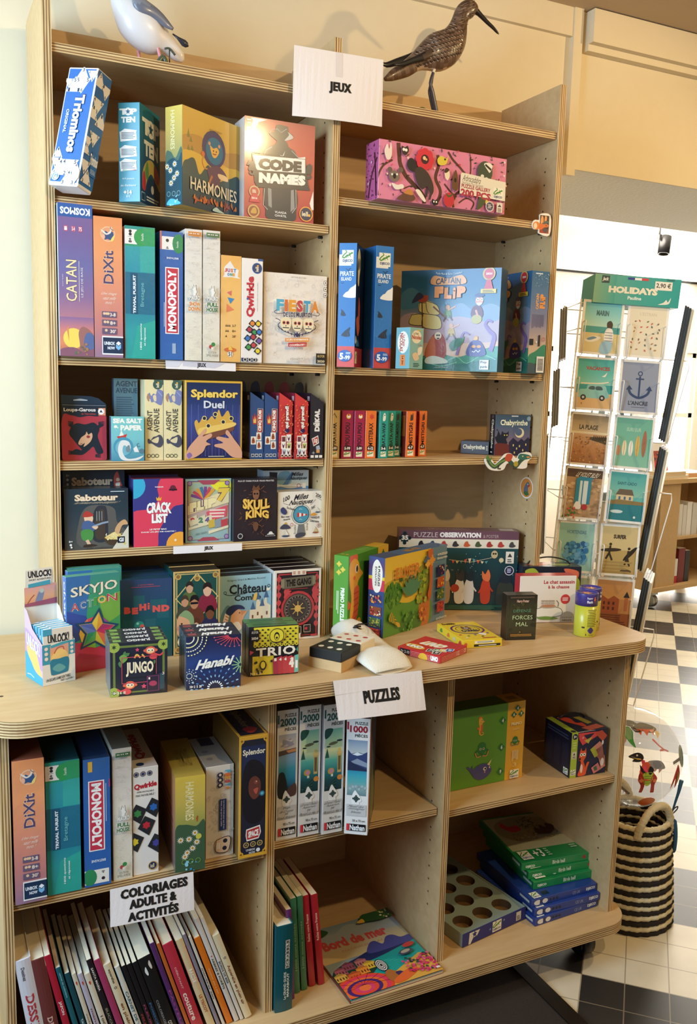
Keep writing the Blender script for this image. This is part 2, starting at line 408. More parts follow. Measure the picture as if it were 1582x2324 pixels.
# ================================================================== the room
def tiles():
    m, nt, N, L, b = newmat('checker_tiles')
    tc = N.new('ShaderNodeTexCoord'); mp = N.new('ShaderNodeMapping')
    a = math.radians(-46.2); k = 1/.3125; mp.inputs['Scale'].default_value = (k, k, 0); mp.inputs['Rotation'].default_value = (0, 0, a)
    px, py = 2.305*k, .406*k; mp.inputs['Location'].default_value = (-(px*math.cos(a)-py*math.sin(a)), -(px*math.sin(a)+py*math.cos(a)), .5)
    L.new(tc.outputs['Object'], mp.inputs[0])
    ch = N.new('ShaderNodeTexChecker'); ch.inputs['Scale'].default_value = 1; L.new(mp.outputs[0], ch.inputs['Vector'])
    ch.inputs['Color2'].default_value = lin('E9DCC0'); ch.inputs['Color1'].default_value = lin('33302E')
    n = N.new('ShaderNodeTexNoise'); n.inputs['Scale'].default_value = 7; n.inputs['Detail'].default_value = 5; L.new(tc.outputs['Object'], n.inputs['Vector'])
    nm = N.new('ShaderNodeMix'); nm.data_type = 'RGBA'; nm.blend_type = 'MULTIPLY'; nm.inputs[0].default_value = .35
    L.new(ch.outputs[0], nm.inputs[6]); L.new(n.outputs[0], nm.inputs[7])
    sc = N.new('ShaderNodeVectorMath'); sc.operation = 'SCALE'; sc.inputs['Scale'].default_value = 3; L.new(mp.outputs[0], sc.inputs[0])
    fr = N.new('ShaderNodeVectorMath'); fr.operation = 'FRACTION'; L.new(sc.outputs[0], fr.inputs[0])
    sp = N.new('ShaderNodeSeparateXYZ'); L.new(fr.outputs[0], sp.inputs[0])
    mn = N.new('ShaderNodeMath'); mn.operation = 'MINIMUM'; L.new(sp.outputs[0], mn.inputs[0]); L.new(sp.outputs[1], mn.inputs[1])
    lt = N.new('ShaderNodeMath'); lt.operation = 'LESS_THAN'; lt.inputs[1].default_value = .028; L.new(mn.outputs[0], lt.inputs[0])
    gm = N.new('ShaderNodeMix'); gm.data_type = 'RGBA'; gm.inputs[7].default_value = lin('8A7A62')
    mu = N.new('ShaderNodeMath'); mu.operation = 'MULTIPLY'; mu.inputs[1].default_value = .75; L.new(lt.outputs[0], mu.inputs[0])
    L.new(mu.outputs[0], gm.inputs[0]); L.new(nm.outputs[2], gm.inputs[6]); L.new(gm.outputs[2], b.inputs['Base Color']); b.inputs['Roughness'].default_value = .38
tiles()
def struct(name, mb, mat, loc=None):
    o = mb.build(name, mat, None, loc); o['kind'] = 'structure'; return o
m = MB(); m.box((-2.2, -3.2, -.05), (9, 4.4, 0)); struct('floor', m, 'checker_tiles')
m = MB(); m.box((-2.2, -3.2, 2.5), (7, .28, 2.6)); struct('ceiling', m, 'ceiling_paint')
m = MB()
m.box((-2.2, .28, 0), (1.32, .84, 2.5)); m.box((1.32, .28, 2.078), (7, .84, 2.5))
m.face([(1.321, .281, 2.0775), (7, .281, 2.0775), (7, .839, 2.0775), (1.321, .839, 2.0775)], 1)
struct('wall_back', m, ['wall_paint', 'stucco'])
m = MB(); m.box((-1.4, -3.2, 0), (-1.33, .28, .7)); m.box((-1.4, -3.2, .7), (-1.33, -1.45, 2.5)); m.box((-1.4, -.05, .7), (-1.33, .28, 2.5)); m.box((-1.4, -1.45, 2.46), (-1.33, -.05, 2.5)); struct('wall_left', m, 'white_paint')
m = MB()
for z in (.7, 1.5, 2.42): m.box((-1.39, -1.45, z), (-1.35, -.05, z+.04))
for y in (-1.45, -.77, -.09): m.box((-1.39, y, .7), (-1.35, y+.04, 2.46))
struct('window_1', m, 'white_paint')
m = MB(); m.box((1.446, .262, 2.056), (1.476, .28, 2.5)); struct('trim_1', m, 'wall_paint')
m = MB(); m.box((.55, .266, 2.425), (1.446, .28, 2.5)); struct('trim_2', m, 'wall_paint')
m = MB(); m.box((1.492, .235, 2.41), (6, .28, 2.497)); m.box((1.492, .255, 2.392), (6, .28, 2.41)); struct('trim_3', m, 'wall_paint')
# the brighter room through the opening
m = MB(); m.box((-.5, .84, 2.41), (9, 4.3, 2.5)); m.box((9, .84, 0), (9.1, 4.3, 2.5)); struct('wall_right', m, 'white_paint')
m = MB(); m.box((-.5, 4.1, 0), (4.42, 4.2, 2.5)); m.box((4.42, 4.1, 1.80), (9, 4.2, 2.5)); m.box((4.42, 4.1, 0), (9, 4.2, .70)); m.box((6.05, 4.1, .7), (9, 4.2, 1.8)); struct('wall_far', m, 'white_paint')
m = MB()
m.face([(4.42, 4.19, .7), (6.05, 4.19, .7), (6.05, 4.19, 1.8), (4.42, 4.19, 1.8)], 1)
for x in (4.42, 5.22, 6.01): m.box((x, 4.12, .7), (x+.04, 4.16, 1.8), 0)
for z in (.7, 1.23, 1.76): m.box((4.42, 4.12, z), (6.05, 4.16, z+.04), 0)
struct('window_2', m, ['white_paint', 'bright_sky'])
m = MB(); m.box((2.5, 4.08, 2.395), (9, 4.1, 2.41)); struct('trim_4', m, 'black_plastic')

m = MB(); m.box((-1.9, -1.6, 0.0), (1.06, .2, .008)); mat_o = m.build('floor_mat', 'door_mat')
m = MB(); m.box((1.06, -1.6, 0), (1.10, .2, .012)); m.box((-1.9, -1.64, 0), (1.10, -1.6, .012)); e = m.build('edge_strip', 'dark_trim', mat_o)
tag(mat_o, 'dark brown entrance mat with metal edge strip under the wooden unit', 'mat')

# ================================================================== plywood furniture
def plank(mb, a, b, t, front='y'):
    """board from a to b, thickness axis t: broad faces slot 0, cut edges slot 1 with uv in metres"""
    (x0, y0, z0), (x1, y1, z1) = a, b
    P = [(x0,y0,z0),(x1,y0,z0),(x1,y1,z0),(x0,y1,z0),(x0,y0,z1),(x1,y0,z1),(x1,y1,z1),(x0,y1,z1)]
    for q, ax in (((3,2,1,0),2),((4,5,6,7),2),((0,1,5,4),1),((1,2,6,5),0),((2,3,7,6),1),((3,0,4,7),0)):
        pts = [P[i] for i in q]
        if ax == t: mb.face(pts, 0)
        else:
            la = [k for k in range(3) if k not in (t, ax)][0]
            mb.face(pts, 1, None, [(p_[la], p_[t]-a[t]) for p_ in pts])
PLY = ['plywood_face', 'plywood_edge']
def rounded(x0, y0, x1, y1, r, n=10):
    P = [(x0, y1), ]
    for k in range(n+1): t = math.pi+math.pi/2*k/n; P.append((x0+r+r*math.cos(t), y0+r+r*math.sin(t)))
    for k in range(n+1): t = 1.5*math.pi+math.pi/2*k/n; P.append((x1-r+r*math.cos(t), y0+r+r*math.sin(t)))
    P.append((x1, y1)); return P
def holes(mb, x, sx, ys, z0, z1, step, m=2):
    z = z0
    while z < z1:
        for y in ys:
            mb.face([(x+sx*.0003, y+.0025*math.cos(t*math.pi/4), z+.0025*math.sin(t*math.pi/4)) for t in range(8)][::(1 if sx > 0 else -1)], m)
        z += step
ZC, ZT = .8636, 2.189
hutch = thing('shelving_unit', 'tall open birch plywood shelving unit with two bays standing on the counter', 'shelf unit', (0, 0, 0))
for x, hs in ((0, 1), (.6021, 2), (1.209, 3)):
    m = MB(); plank(m, (x, 0, ZC), (x+.0174, .249, ZT), 0)
    if hs != 3: holes(m, x+.0174, 1, (.045, .205), 1.0, 2.05, .032)
    if hs != 1: holes(m, x, -1, (.045, .205), 1.0, 2.05, .032)
    m.build('upright', PLY+['pin_hole'], hutch)
m = MB(); m.box((.0, .2492, ZC), (1.2264, .256, ZT-.004)); m.build('back_panel', 'plywood_face', hutch)
for z in (2.0784, 1.7979, 1.4918, 1.2807, 1.0967):
    m = MB(); plank(m, (.0176, .006, z-.017), (.5995, .249, z), 2); m.build('shelf', PLY, hutch)
for z in (2.0784, 1.8614, 1.4895, 1.2781):
    m = MB(); plank(m, (.6197, .006, z-.017), (1.2065, .249, z), 2); m.build('shelf', PLY, hutch)
for x, sx, zz in ((.6021, -1, (1.7979, 1.4918, 1.2807)), (1.209, -1, (1.8614, 1.4895, 1.2781)), (.0174, 1, (1.4918,)), (.6195, 1, (1.4895, 1.2781))):
    for z in zz:
        for y in (.045, .205):
            m = MB(); m.tube([(x, y, z-.0205), (x+sx*.010, y, z-.0205)], .0032, 8); m.build('shelf_pin', 'black_metal', hutch)
desk = bpy.data.objects.new('x', None)
m = MB(); m.prism(rounded(-.155, -.311, 1.355, .255, .075), ZC-.0299, ZC, 0, None, 1)
for x, y in ((-.121, -.06), (-.117, -.165), (.1, .22), (1.28, -.08), (.62, -.015)): m.face([(x+.004*math.cos(t), y+.004*math.sin(t), ZC+.0002) for t in (0, 1, 2, 3, 4, 5, 6)], 2)
tag(m.build('worktop', PLY+['pin_hole']), 'long birch plywood worktop with rounded corners carrying the games', 'worktop')
bpy.data.objects.remove(desk)
base = thing('base_cabinet', 'low open plywood base cabinet on castors with six compartments', 'cabinet', (0, 0, 0))
for x in (-.1308, .3756, .7983, 1.307):
    m = MB(); plank(m, (x, -.2531, .13), (x+.0174, .244, ZC-.0299), 0)
    if x > .3: holes(m, x, -1, (-.205, .17), .25, .78, .032)
    if x < 1.2: holes(m, x+.0174, 1, (-.205, .17), .25, .78, .032)
    m.build('upright', PLY+['pin_hole'], base)
m = MB(); m.box((-.1308, .2442, .13), (1.3244, .2502, ZC-.0299)); m.build('back_panel', 'plywood_face', base)
for x0, x1, z, y in ((-.1132, .3752, .4963, -.2451), (.3934, .7955, .5021, -.2327), (.8161, 1.3055, .497, -.2451)):
    m = MB(); plank(m, (x0, y, z-.017), (x1, .244, z), 2); m.build('shelf', PLY, base)
m = MB(); m.prism(rounded(-.155, -.3012, 1.355, .2502, .075), .1019, .13, 0, None, 1); m.build('bottom_board', PLY, base)
for x, y in ((1.268, -.205), (-.02, -.19), (1.225, .15), (-.02, .15)):
    c = MB(); c.box((x-.035, y-.035, .094), (x+.035, y+.035, .1018)); c.box((x-.022, y-.03, .03), (x-.017, y+.03, .094)); c.box((x+.017, y-.03, .03), (x+.022, y+.03, .094))
    f = c.build('caster', 'black_metal', base)
    w = MB(); R = [[(x+s_, y+.042*math.cos(2*math.pi*j/24)*rr, .043+.042*math.sin(2*math.pi*j/24)*rr) for j in range(24)] for s_, rr in ((-.016, .8), (-.014, 1), (.014, 1), (.016, .8))]
    w.rings(R); w.build('wheel', 'black_plastic', f)

# ================================================================== paper signs and cut-out stickers
def sheet(label, cat, corners, draw, th=.0004, bow=.004, name='paper_sign', nx=14, group=None, mat='paper'):
    """a sheet of paper given by its four corners (tl, tr, br, bl), slightly bowed"""
    tl, tr, br, bl = [Vector(c) for c in corners]; m = MB(); n = ((tr-tl).cross(tl-bl)).normalized()
    def P(x, y, off=0): return tl*(1-x)*(1-y)+tr*x*(1-y)+br*x*y+bl*(1-x)*y + n*(off+bow*(1-(2*x-1)**2)*y)
    for i in range(nx):
        a, b = i/nx, (i+1)/nx
        m.face([P(a, 1), P(b, 1), P(b, 0), P(a, 0)], 0, 'F1E8E4'); m.face([P(a, 0, -th), P(b, 0, -th), P(b, 1, -th), P(a, 1, -th)], 0, 'F1E8E4')
    f = Face(m, tl, (tr-tl).normalized(), (bl-tl).normalized(), n, (tr-tl).length, (bl-tl).length)
    f.pt = lambda x, y: P(x, y, .0003+f.k*.00003)
    draw(f); o = m.build(name, mat); return tag(o, label, cat, group)
def d(f):
    [f.t('JEUX', .385+e, .44, .630+e, .615, '16130F', b=.045, sp=1.12) for e in (0, .007)]
    f.r(.46, .0, .53, .36, 'E4D9D6')
sheet('large white paper sign reading JEUX taped over the middle upright at the top', 'sign', [(.505, -.0085, 2.153), (.716, -.0085, 2.159), (.7155, -.012, 2.018), (.5015, -.012, 2.0105)], d, bow=.006)
def d(f):
    f.p([(.0, .0), (.25, 0), (.17, .75), (0, .75)], 'D9D6DC'); f.p([(.24, .05), (.84, .08), (.70, .72), (.24, .60)], 'CFCAD2'); f.t('JEUX', .44, .16, .57, .78, '1B1916', b=.06, sp=1.1)
sheet('thin white JEUX label strip under the blue and cream upright spines', 'sign', [(.232, -.001, 1.4915), (.385, -.001, 1.4895), (.385, -.001, 1.4725), (.233, -.001, 1.4735)], d, bow=0, name='label_strip', nx=2)
sheet('thin white JEUX label strip under the pink and iridescent card boxes', 'sign', [(.248, -.001, 1.0960), (.403, -.001, 1.0955), (.403, -.001, 1.0785), (.248, -.001, 1.0795)], lambda f: f.t('JEUX', .44, .2, .57, .8, '1B1916', b=.06, sp=1.1), bow=0, name='label_strip', nx=2)
def d(f): [f.t('PUZZLES', .30+e, .33, .705+e, .66, '16130F', b=.045, sp=1.12) for e in (0, .007)]; f.l([(0, .36), (.55, .33)], .004, 'DDD2C8')
sheet('white paper sign reading PUZZLES hanging from the worktop edge', 'sign', [(.4895, -.3135, .866), (.6925, -.3135, .864), (.700, -.326, .781), (.4985, -.324, .786)], d, bow=.004)
def d(f):
    [f.t(w_, x0+e, y0, x1+e, y1, '16130F', b=.045, sp=1.1) for e in (0, .008) for w_, x0, y0, x1, y1 in (('COLORIAGES', .12, .08, .92, .33), ('ADULTE &', .22, .39, .78, .63), ('ACTIVITÉS', .20, .66, .80, .95))]
sheet('white paper sign about adult colouring books hanging over the lower left books', 'sign', [(.057, -.268, .4955), (.218, -.268, .4955), (.2185, -.274, .418), (.0555, -.274, .422)], d, bow=.002)
def flat(label, cat, pts, y, draw, name='sticker', base_col='F6F0E4', th=.003, name_face=None):
    """a die-cut flat figure standing in the plane y"""
    xs = [p[0] for p in pts]; zs = [p[1] for p in pts]; x0, x1, z0, z1 = min(xs), max(xs), min(zs), max(zs); m = MB()
    P = smooth_pts(pts, 4)
    m.face([(x, y, z) for x, z in P], 0, base_col); m.face([(x, y+th, z) for x, z in P][::-1], 0, base_col)
    for k in range(len(P)):
        a, b = P[k-1], P[k]; m.face([(a[0], y, a[1]), (b[0], y, b[1]), (b[0], y+th, b[1]), (a[0], y+th, a[1])], 0, base_col)
    f = Face(m, (x0, y, z1), (1, 0, 0), (0, 0, -1), (0, -1, 0), x1-x0, z1-z0); draw(f)
    return tag(m.build(name, 'gloss_card'), label, cat)
def d(f):
    f.r(.42, .05, .94, .94, '33261F'); f.p([(.45, .6), (.94, .75), (.94, .94), (.42, .94)], 'A8362A')
    f.e(.24, .60, .21, .20, 'E8863A'); f.s([(.42, .5), (.62, .42), (.9, .5), (.86, .62), (.66, .66), (.5, .78), (.36, .72)], 'E2702E')
    f.s([(.46, .44), (.50, .10), (.60, .14), (.62, .42)], 'F2A25A'); f.s([(.68, .36), (.70, .08), (.80, .12), (.78, .36)], 'F2A25A')
    f.s([(.55, .46), (.78, .30), (.92, .36), (.74, .48)], '56605A'); f.e(.18, .62, .10, .15, 'F6DDB4'); f.s([(.60, .76), (.74, .68), (.9, .8), (.74, .9)], '4A4A4C'); f.c(.78, .55, .025, '1A1210')
flat('die-cut card of an orange fox in a cap below the pink puzzle', 'sticker', [(1.169, 1.880), (1.200, 1.879), (1.200, 1.832), (1.168, 1.833), (1.166, 1.842), (1.152, 1.842), (1.146, 1.852), (1.152, 1.864), (1.167, 1.866)], .0015, d)
def d(f):
    f.l([(.06, .35), (.12, .62), (.22, .80), (.34, .55), (.46, .35), (.56, .60), (.66, .80), (.76, .48), (.84, .30)], .075, '3E5A46', True); f.l([(.10, .5), (.2, .78), (.32, .55), (.44, .4)], .03, '7A9A50', True)
    f.s([(.42, .40), (.46, .08), (.58, .12), (.56, .40), (.5, .52)], 'C8543A'); f.s([(.70, .34), (.74, .08), (.92, .14), (.99, .30), (.90, .40), (.80, .42)], '3C7466'); f.p([(.88, .22), (.99, .26), (.9, .34)], 'E6904E')
    f.c(.80, .22, .012, 'F6E8A0'); f.e(.66, .66, .05, .16, 'B8A03C'); f.l([(.3, .70), (.28, .92), (.34, .92)], .03, '4A3A30'); f.l([(.62, .78), (.60, .94), (.68, .94)], .03, '4A3A30'); f.s([(.02, .34), (.06, .1), (.1, .34), (.14, .2), (.12, .45)], '5E8A4A')
flat('die-cut multicoloured dragon figure clipped to the shelf below the cat maze box', 'sticker', [(1.040, 1.275), (1.062, 1.272), (1.070, 1.262), (1.086, 1.272), (1.100, 1.286), (1.118, 1.288), (1.136, 1.276), (1.148, 1.288), (1.176, 1.290), (1.184, 1.278), (1.172, 1.266), (1.168, 1.250), (1.140, 1.250), (1.128, 1.262), (1.108, 1.262), (1.096, 1.246), (1.062, 1.246), (1.046, 1.258)], .0015, d)
m = MB(); P = [(1.2086, .050+.028*math.cos(t*math.pi/16), 1.192+.028*math.sin(t*math.pi/16)) for t in range(32)]; m.face(P, 0, 'F2E9D8'); m.face([(1.2089, *p_[1:]) for p_ in P][::-1], 0, 'F2E9D8')
f = Face(m, (1.2086, .078, 1.220), (0, -1, 0), (0, 0, -1), (-1, 0, 0), .056, .056)
f.c(.5, .5, .45, 'D98A40'); f.s([(.3, .6), (.42, .35), (.6, .2), (.75, .34), (.62, .5), (.66, .75), (.4, .8)], '5E6A78'); f.p([(.6, .34), (.8, .36), (.62, .48)], 'B83A2E'); f.s([(.3, .74), (.5, .66), (.72, .78), (.5, .88)], '3E6A3A'); f.c(.6, .33, .03, 'F4E2B0')
tag(m.build('sticker', 'gloss_card'), 'round orange sticker with a parrot on the inside of the right upright', 'sticker')
# ================================================================== games on the shelves, left bay, top shelf
E_ = .0004
def tri(f, x, y, s_, up=True, c='EDE6DF', nums='445', a=0):
    A = f.W/f.H; P = []
    for k in range(3):
        t = math.radians(a+(-90 if up else 90)+120*k); P.append((x+s_*math.cos(t), y+s_*math.sin(t)*A))
    f.p(P, c)
    for k in range(3):
        q = P[k]; xx, yy = q[0]*.62+x*.38, q[1]*.62+y*.38; h = s_*.22
        if 0.04 < xx < .96 and .02 < yy < .98: f.t(nums[k], xx-h*.5, yy-h*A*.8, xx+h*.5, yy+h*A*.8, '23324E', b=.02)
b = Box(.0665, .045, .226, 'ECE8E6', ch=.002)
for fc in ('front', 'right'):
    f = b.f(fc)
    if fc == 'front':
        f.r(.05, .015, .95, .97, '2C64A8')
        for x, y, s_, u, n in ((.52,.075,.30,True,'353'),(.56,.135,.30,False,'655'),(.30,.165,.30,True,'511'),(.86,.06,.22,False,'323'),(.10,.125,.17,False,'215'),
                               (.16,.735,.20,True,'124'),(.62,.83,.34,False,'545'),(.32,.865,.34,True,'424'),(.14,.80,.2,False,'441'),(.86,.87,.24,True,'414'),(.86,.93,.22,False,'415'),(.66,.945,.30,True,'433')): tri(f, x, y, s_, u, nums=n)
        f.t('Triominos', .42, .235, .74, .72, 'F4F2F0', r=-90, b=.045, o='1D3C74', ow=.03); f.t('ORIGINAL', .20, .36, .30, .56, 'E8ECF2', r=-90, b=.02)
        f.c(.22, .925, .13, 'E9EEF4'); f.c(.22, .925, .10, '5E86BC'); f.t('G', .15, .90, .28, .95, 'F2F4F8', b=.05)
    else:
        f.r(.03, .012, 1, .97, '2C64A8')
        for x, y, s_, u, n in ((.25,.10,.42,True,'524'),(.75,.13,.4,False,'616'),(.35,.28,.46,False,'345'),(.15,.37,.40,True,'172'),(.75,.40,.45,True,'116'),(.5,.55,.40,False,'650'),(.15,.60,.32,False,'151'),(.22,.80,.40,False,'453'),(.45,.90,.42,True,'693'),(.12,.68,.3,True,'595')): tri(f, x, y, s_, u, nums=n)
        f.r(.55, .66, 1, .86, '2C64A8'); f.t('Triominos', .45, .68, 1.0, .77, 'F2F2F4', b=.04); f.t('ORIGINAL', .6, .80, .95, .84, 'C9D6EA')
b.put(.003, -.018, 1.813, -44, 'tall blue and white box of number triangles leaning at the top left', tilt=-10, roll=6.2)

b = Box(.045, .10, .187, '2A8CA0', top='3597AA', right='1E6E86')
def topten(f, x0, y0, x1, y1):
    h = (y1-y0); f.t('T P', x0, y0, x1, y0+h*.44, 'F6F4EC', b=.06); xm = (x0+x1)/2-.01; f.c(xm, y0+h*.22, (x1-x0)*.20, 'F6F4EC'); f.star(xm, y0+h*.22, (x1-x0)*.15, 5, '1B5872', .45); f.t('TEN', x0+.08, y0+h*.58, x1-.08, y1, 'F6F4EC', b=.06)
f = b.f(); topten(f, .06, .06, .88, .20)
for y in (.29, .455, .59):
    f.p([(.06, y), (.82, y-.012), (.86, y+.085), (.1, y+.10)], 'F2EEE6'); f.p([(.1, y), (.3, y-.03), (.86, y-.01), (.8, y+.02)], 'F2EEE6'); f.lines(.14, y+.005, .80, y+.075, 5, '4A5A62')
f.g(.2, .672, .8, .682, ['3DA05A', 'E8E0D0', 'C8403A'], True); f.t('4-9 joueurs', .18, .755, .74, .78, 'E8F2F0', b=.01); f.t("jeu d'ambiance", .1, .82, .82, .85, 'E8F2F0', b=.01); f.t('+14', .24, .88, .62, .925, 'FFFFFF', b=.04); f.t('ans', .36, .935, .54, .955, 'D8ECEC')
f = b.f('right'); f.g(0, 0, 1, 1, ['1F7488', '14587A', '123F6A']); topten(f, .12, .12, .98, .50)
f.s([(.1, .82), (.14, .66), (.3, .56), (.5, .52), (.7, .54), (.95, .64), (1, .8), (.8, .74), (.55, .66), (.35, .74), (.22, .86)], 'C9B860'); f.s([(.1, .84), (.12, .72), (.2, .66), (.28, .76), (.24, .86)], 'C8404E'); f.s([(.24, .66), (.36, .55), (.42, .68), (.33, .74)], '5E9E5A'); f.s([(.72, .55), (.95, .64), (.9, .74), (.7, .68)], 'D05A5A')
f.c(.6, .82, .22, '14406A'); f.e(.6, .82, .07, .045, 'D8DCE0'); f.box(.05, .89, .22, .97, .02, '9CC0D0'); f.lines(.3, .90, .95, .96, 2, 'D8E6EC')
b.put(.140, .0, 1.7979+E_, -36, 'slim teal party game box with a white star title next to the leaning blue box')

b = Box(.045, .178, .190, 'C9A94A', 'gloss_card', top='D2B456')
f = b.f(); f.g(0, 0, 1, 1, ['D8B958', 'B9A25A', '7E8C5A', '2E5A66']); f.t('HARMONIES', .30, .04, .55, .43, 'E8D9A0', r=-90, b=.01)
f.s([(0, .5), (.3, .45), (.6, .52), (1, .44), (1, 1.1), (0, 1.1)], '4E6A5A'); f.s([(0, .62), (.4, .52), (.75, .55), (1, .50), (1, 1.1), (0, 1.1)], '1F4A56')
for x, y in ((.55, .58), (.30, .64), (.70, .68), (.52, .72), (.34, .77), (.1, .60)):
    f.star(x, y, .16, 10, 'F0EAD6', .45); f.c(x, y, .055, 'C08A30')
for x in (.2, .5, .8): f.ring(x, .88, .11, .02, '8FB0A8')
f.s([(.1, .99), (.3, .93), (.7, .95), (.9, .99)], '5AB8D0'); bush(f, .5, .96, .25, 8, ['6EC4D8', 'A8DCE4'], .06)
f = b.f('right'); f.g(0, 0, 1, .62, ['DDBB55', 'D8B04A', 'E2BC50']); f.s([(0, .30), (.3, .25), (.55, .36), (1, .30), (1, .5), (.6, .46), (.25, .52), (0, .42)], 'C49A4C'); f.s([(0, .46), (.25, .43), (.6, .50), (1, .48), (1, .7), (0, .7)], 'E4C050')
for x, y, h in ((.10, .30, .09), (.14, .34, .06), (.10, .43, .06), (.16, .42, .05)): f.p([(x-.025, y), (x, y-h), (x+.025, y)], '8A8A4A')
f.s([(0, .62), (.1, .52), (.2, .50), (.28, .64), (.36, .58), (.44, .52), (.55, .62), (.62, .66), (.8, .60), (1, .58), (1, 1.1), (0, 1.1)], '3E5A62')
f.g(0, .68, 1, 1, ['3E5560', '2A4A5E', '1E3C58'])
f.c(.53, .34, .205, '4A4478'); f.c(.54, .355, .15, '2E78A8'); f.s([(.46, .31), (.52, .33), (.58, .31), (.62, .35), (.56, .42), (.50, .41)], 'F0C060'); f.c(.45, .29, .02, 'E8A080'); f.c(.62, .29, .02, 'E8A080'); f.c(.52, .355, .009, '2A1A20'); f.c(.57, .355, .009, '2A1A20'); f.l([(.51, .385), (.54, .39), (.57, .38)], .01, '8A3A30')
f.l([(.36, .44), (.33, .50), (.37, .56), (.42, .56)], .014, 'E09A50', True); f.c(.34, .42, .03, 'E07A48')
f.s([(.42, .56), (.60, .50), (.74, .56), (.76, .64), (.66, .62), (.60, .74), (.48, .72), (.44, .64)], '6A4A68'); f.s([(.60, .58), (.74, .58), (.78, .63), (.64, .63)], 'F0D8B0')
f.l([(.42, .76), (.46, .68), (.50, .62)], .03, 'C07A58', True)
q = random.Random(4)
for k in range(40):
    x = q.uniform(.15, .9); f.s([(x, .87+.1*q.random()), (x+.02, .84+.08*q.random()), (x+.04, .92)], q.choice(['C86A3A', 'D8843C', '8A4A48', 'B85A40']))
f.t('HARMONIES', .12, .70, .93, .83, 'F4ECD8', b=.012, tilt=.02); f.t('JOHAN BENVENUTO', .44, .14, .66, .16, '4A4032')
f.s([(.5, .985), (.56, .94), (.62, .96), (.7, .985)], 'BFE0E8')
b.put(.232, -.007, 1.7979+E_, -57.9, 'yellow game box with a lion in a blue mane turned sideways on the top shelf')

b = Box(.160, .07, .206, 'B0423C', left='F0E4D8')
f = b.f(); f.g(0, 0, 1, 1, ['A83C40', 'C04A40', 'BC4C42', 'B04048'])
f.p([(.09, .01), (.31, .01), (.19, .045), (.13, .14), (.10, .12)], 'EFE6DA'); f.p([(0, .23), (.07, .23), (.06, .27), (.01, .29)], 'EFE6DA'); f.p([(.99, .66), (.94, .79), (.97, .86), (1, .85)], 'EFE6DA')
for y, s_ in ((.045, 1), (.12, 1), (.195, 1)):
    f.c(.06, y, .052, 'E8A060'); f.c(.06, y, .045, '2A2C38')
    for k in (-.02, 0, .02): f.c(.06+k, y-.012, .010, 'F0E8DA')
    f.r(.035, y+.012, .085, y+.022, 'F0E8DA')
D = '28323E'
f.s([(.24, .37), (.30, .29), (.42, .24), (.46, .20), (.58, .20), (.62, .25), (.70, .28), (.76, .35), (.82, .37)], D)
f.s([(.34, .14), (.42, .11), (.44, .05), (.50, .04), (.56, .045), (.60, .05), (.62, .10), (.68, .13), (.66, .17), (.58, .19), (.50, .22), (.42, .19)], D); f.s([(.60, .10), (.68, .14), (.65, .17), (.56, .19), (.62, .13)], 'B8B4B0'); f.l([(.44, .08), (.51, .115), (.59, .07)], .008, '8A8E94'); f.l([(.34, .14), (.38, .10), (.44, .09)], .008, '8A8E94')
f.p([(.47, .29), (.50, .34), (.53, .345), (.57, .29), (.55, .34), (.51, .36)], 'C8C4BE'); f.l([(.27, .36), (.30, .31), (.38, .27)], .01, '9A9CA0'); f.l([(.66, .28), (.74, .33), (.80, .35)], .01, '9A9CA0')
f.s([(.28, .68), (.42, .64), (.60, .62), (.72, .66), (.76, .76), (.74, .88), (.70, .99), (.34, .99), (.30, .90), (.27, .78)], D); f.p([(.33, .68), (.38, .69), (.39, .88), (.34, .86)], '8E8C8A'); f.p([(.66, .68), (.70, .67), (.72, .86), (.66, .9)], '8E8C8A'); f.l([(.28, .69), (.27, .86), (.33, .90)], .008, 'C0BCB8'); f.l([(.73, .66), (.74, .85), (.68, .91)], .008, 'C0BCB8')
f.p([(.10, .36), (.86, .34), (.91, .60), (.94, .66), (.18, .69), (.14, .64)], '33343C'); f.p([(.115, .375), (.70, .355), (.86, .325), (.865, .49), (.18, .52), (.16, .50)], 'EEE4D8', )
f.box(.115, .35, .86, .52, .006, '22242C')
f.t('CODE', .19, .385, .81, .50, '2E2E36', b=.075, tilt=-.02); f.t('NAMES', .20, .525, .87, .63, 'F4EBDA', b=.08, o='1F2026', ow=.05, tilt=-.025)
f.t('?', .03, .43, .16, .58, '33353F', b=.08, sh=-.2); f.t('!', .875, .385, .965, .55, '33353F', b=.1, sh=.15)
f.c(.14, .735, .075, 'C8B080'); f.c(.14, .735, .06, 'B8403C'); f.p([(.10, .76), (.18, .76), (.22, .84), (.07, .84)], 'C8384A'); f.t('2016', .10, .79, .18, .81, 'F8F0E0', b=.03); f.lines(.11, .715, .17, .75, 3, 'F4E4C8'); f.c(.13, .93, .085, '8A4A38'); f.ring(.13, .93, .085, .02, 'C8A060'); f.s([(.09, .95), (.12, .90), (.16, .90), (.17, .95)], 'C89A48')
f.t('VLAADA', .43, .905, .60, .928, 'F2ECE4', b=.02); f.t('CHVÁTIL', .43, .935, .60, .962, 'F2ECE4', b=.02); iello(f, .885, .905, .10)
b.put(.406, .016, 1.7979+E_, -.7, 'red spy game box with a man in a hat beside the middle upright')

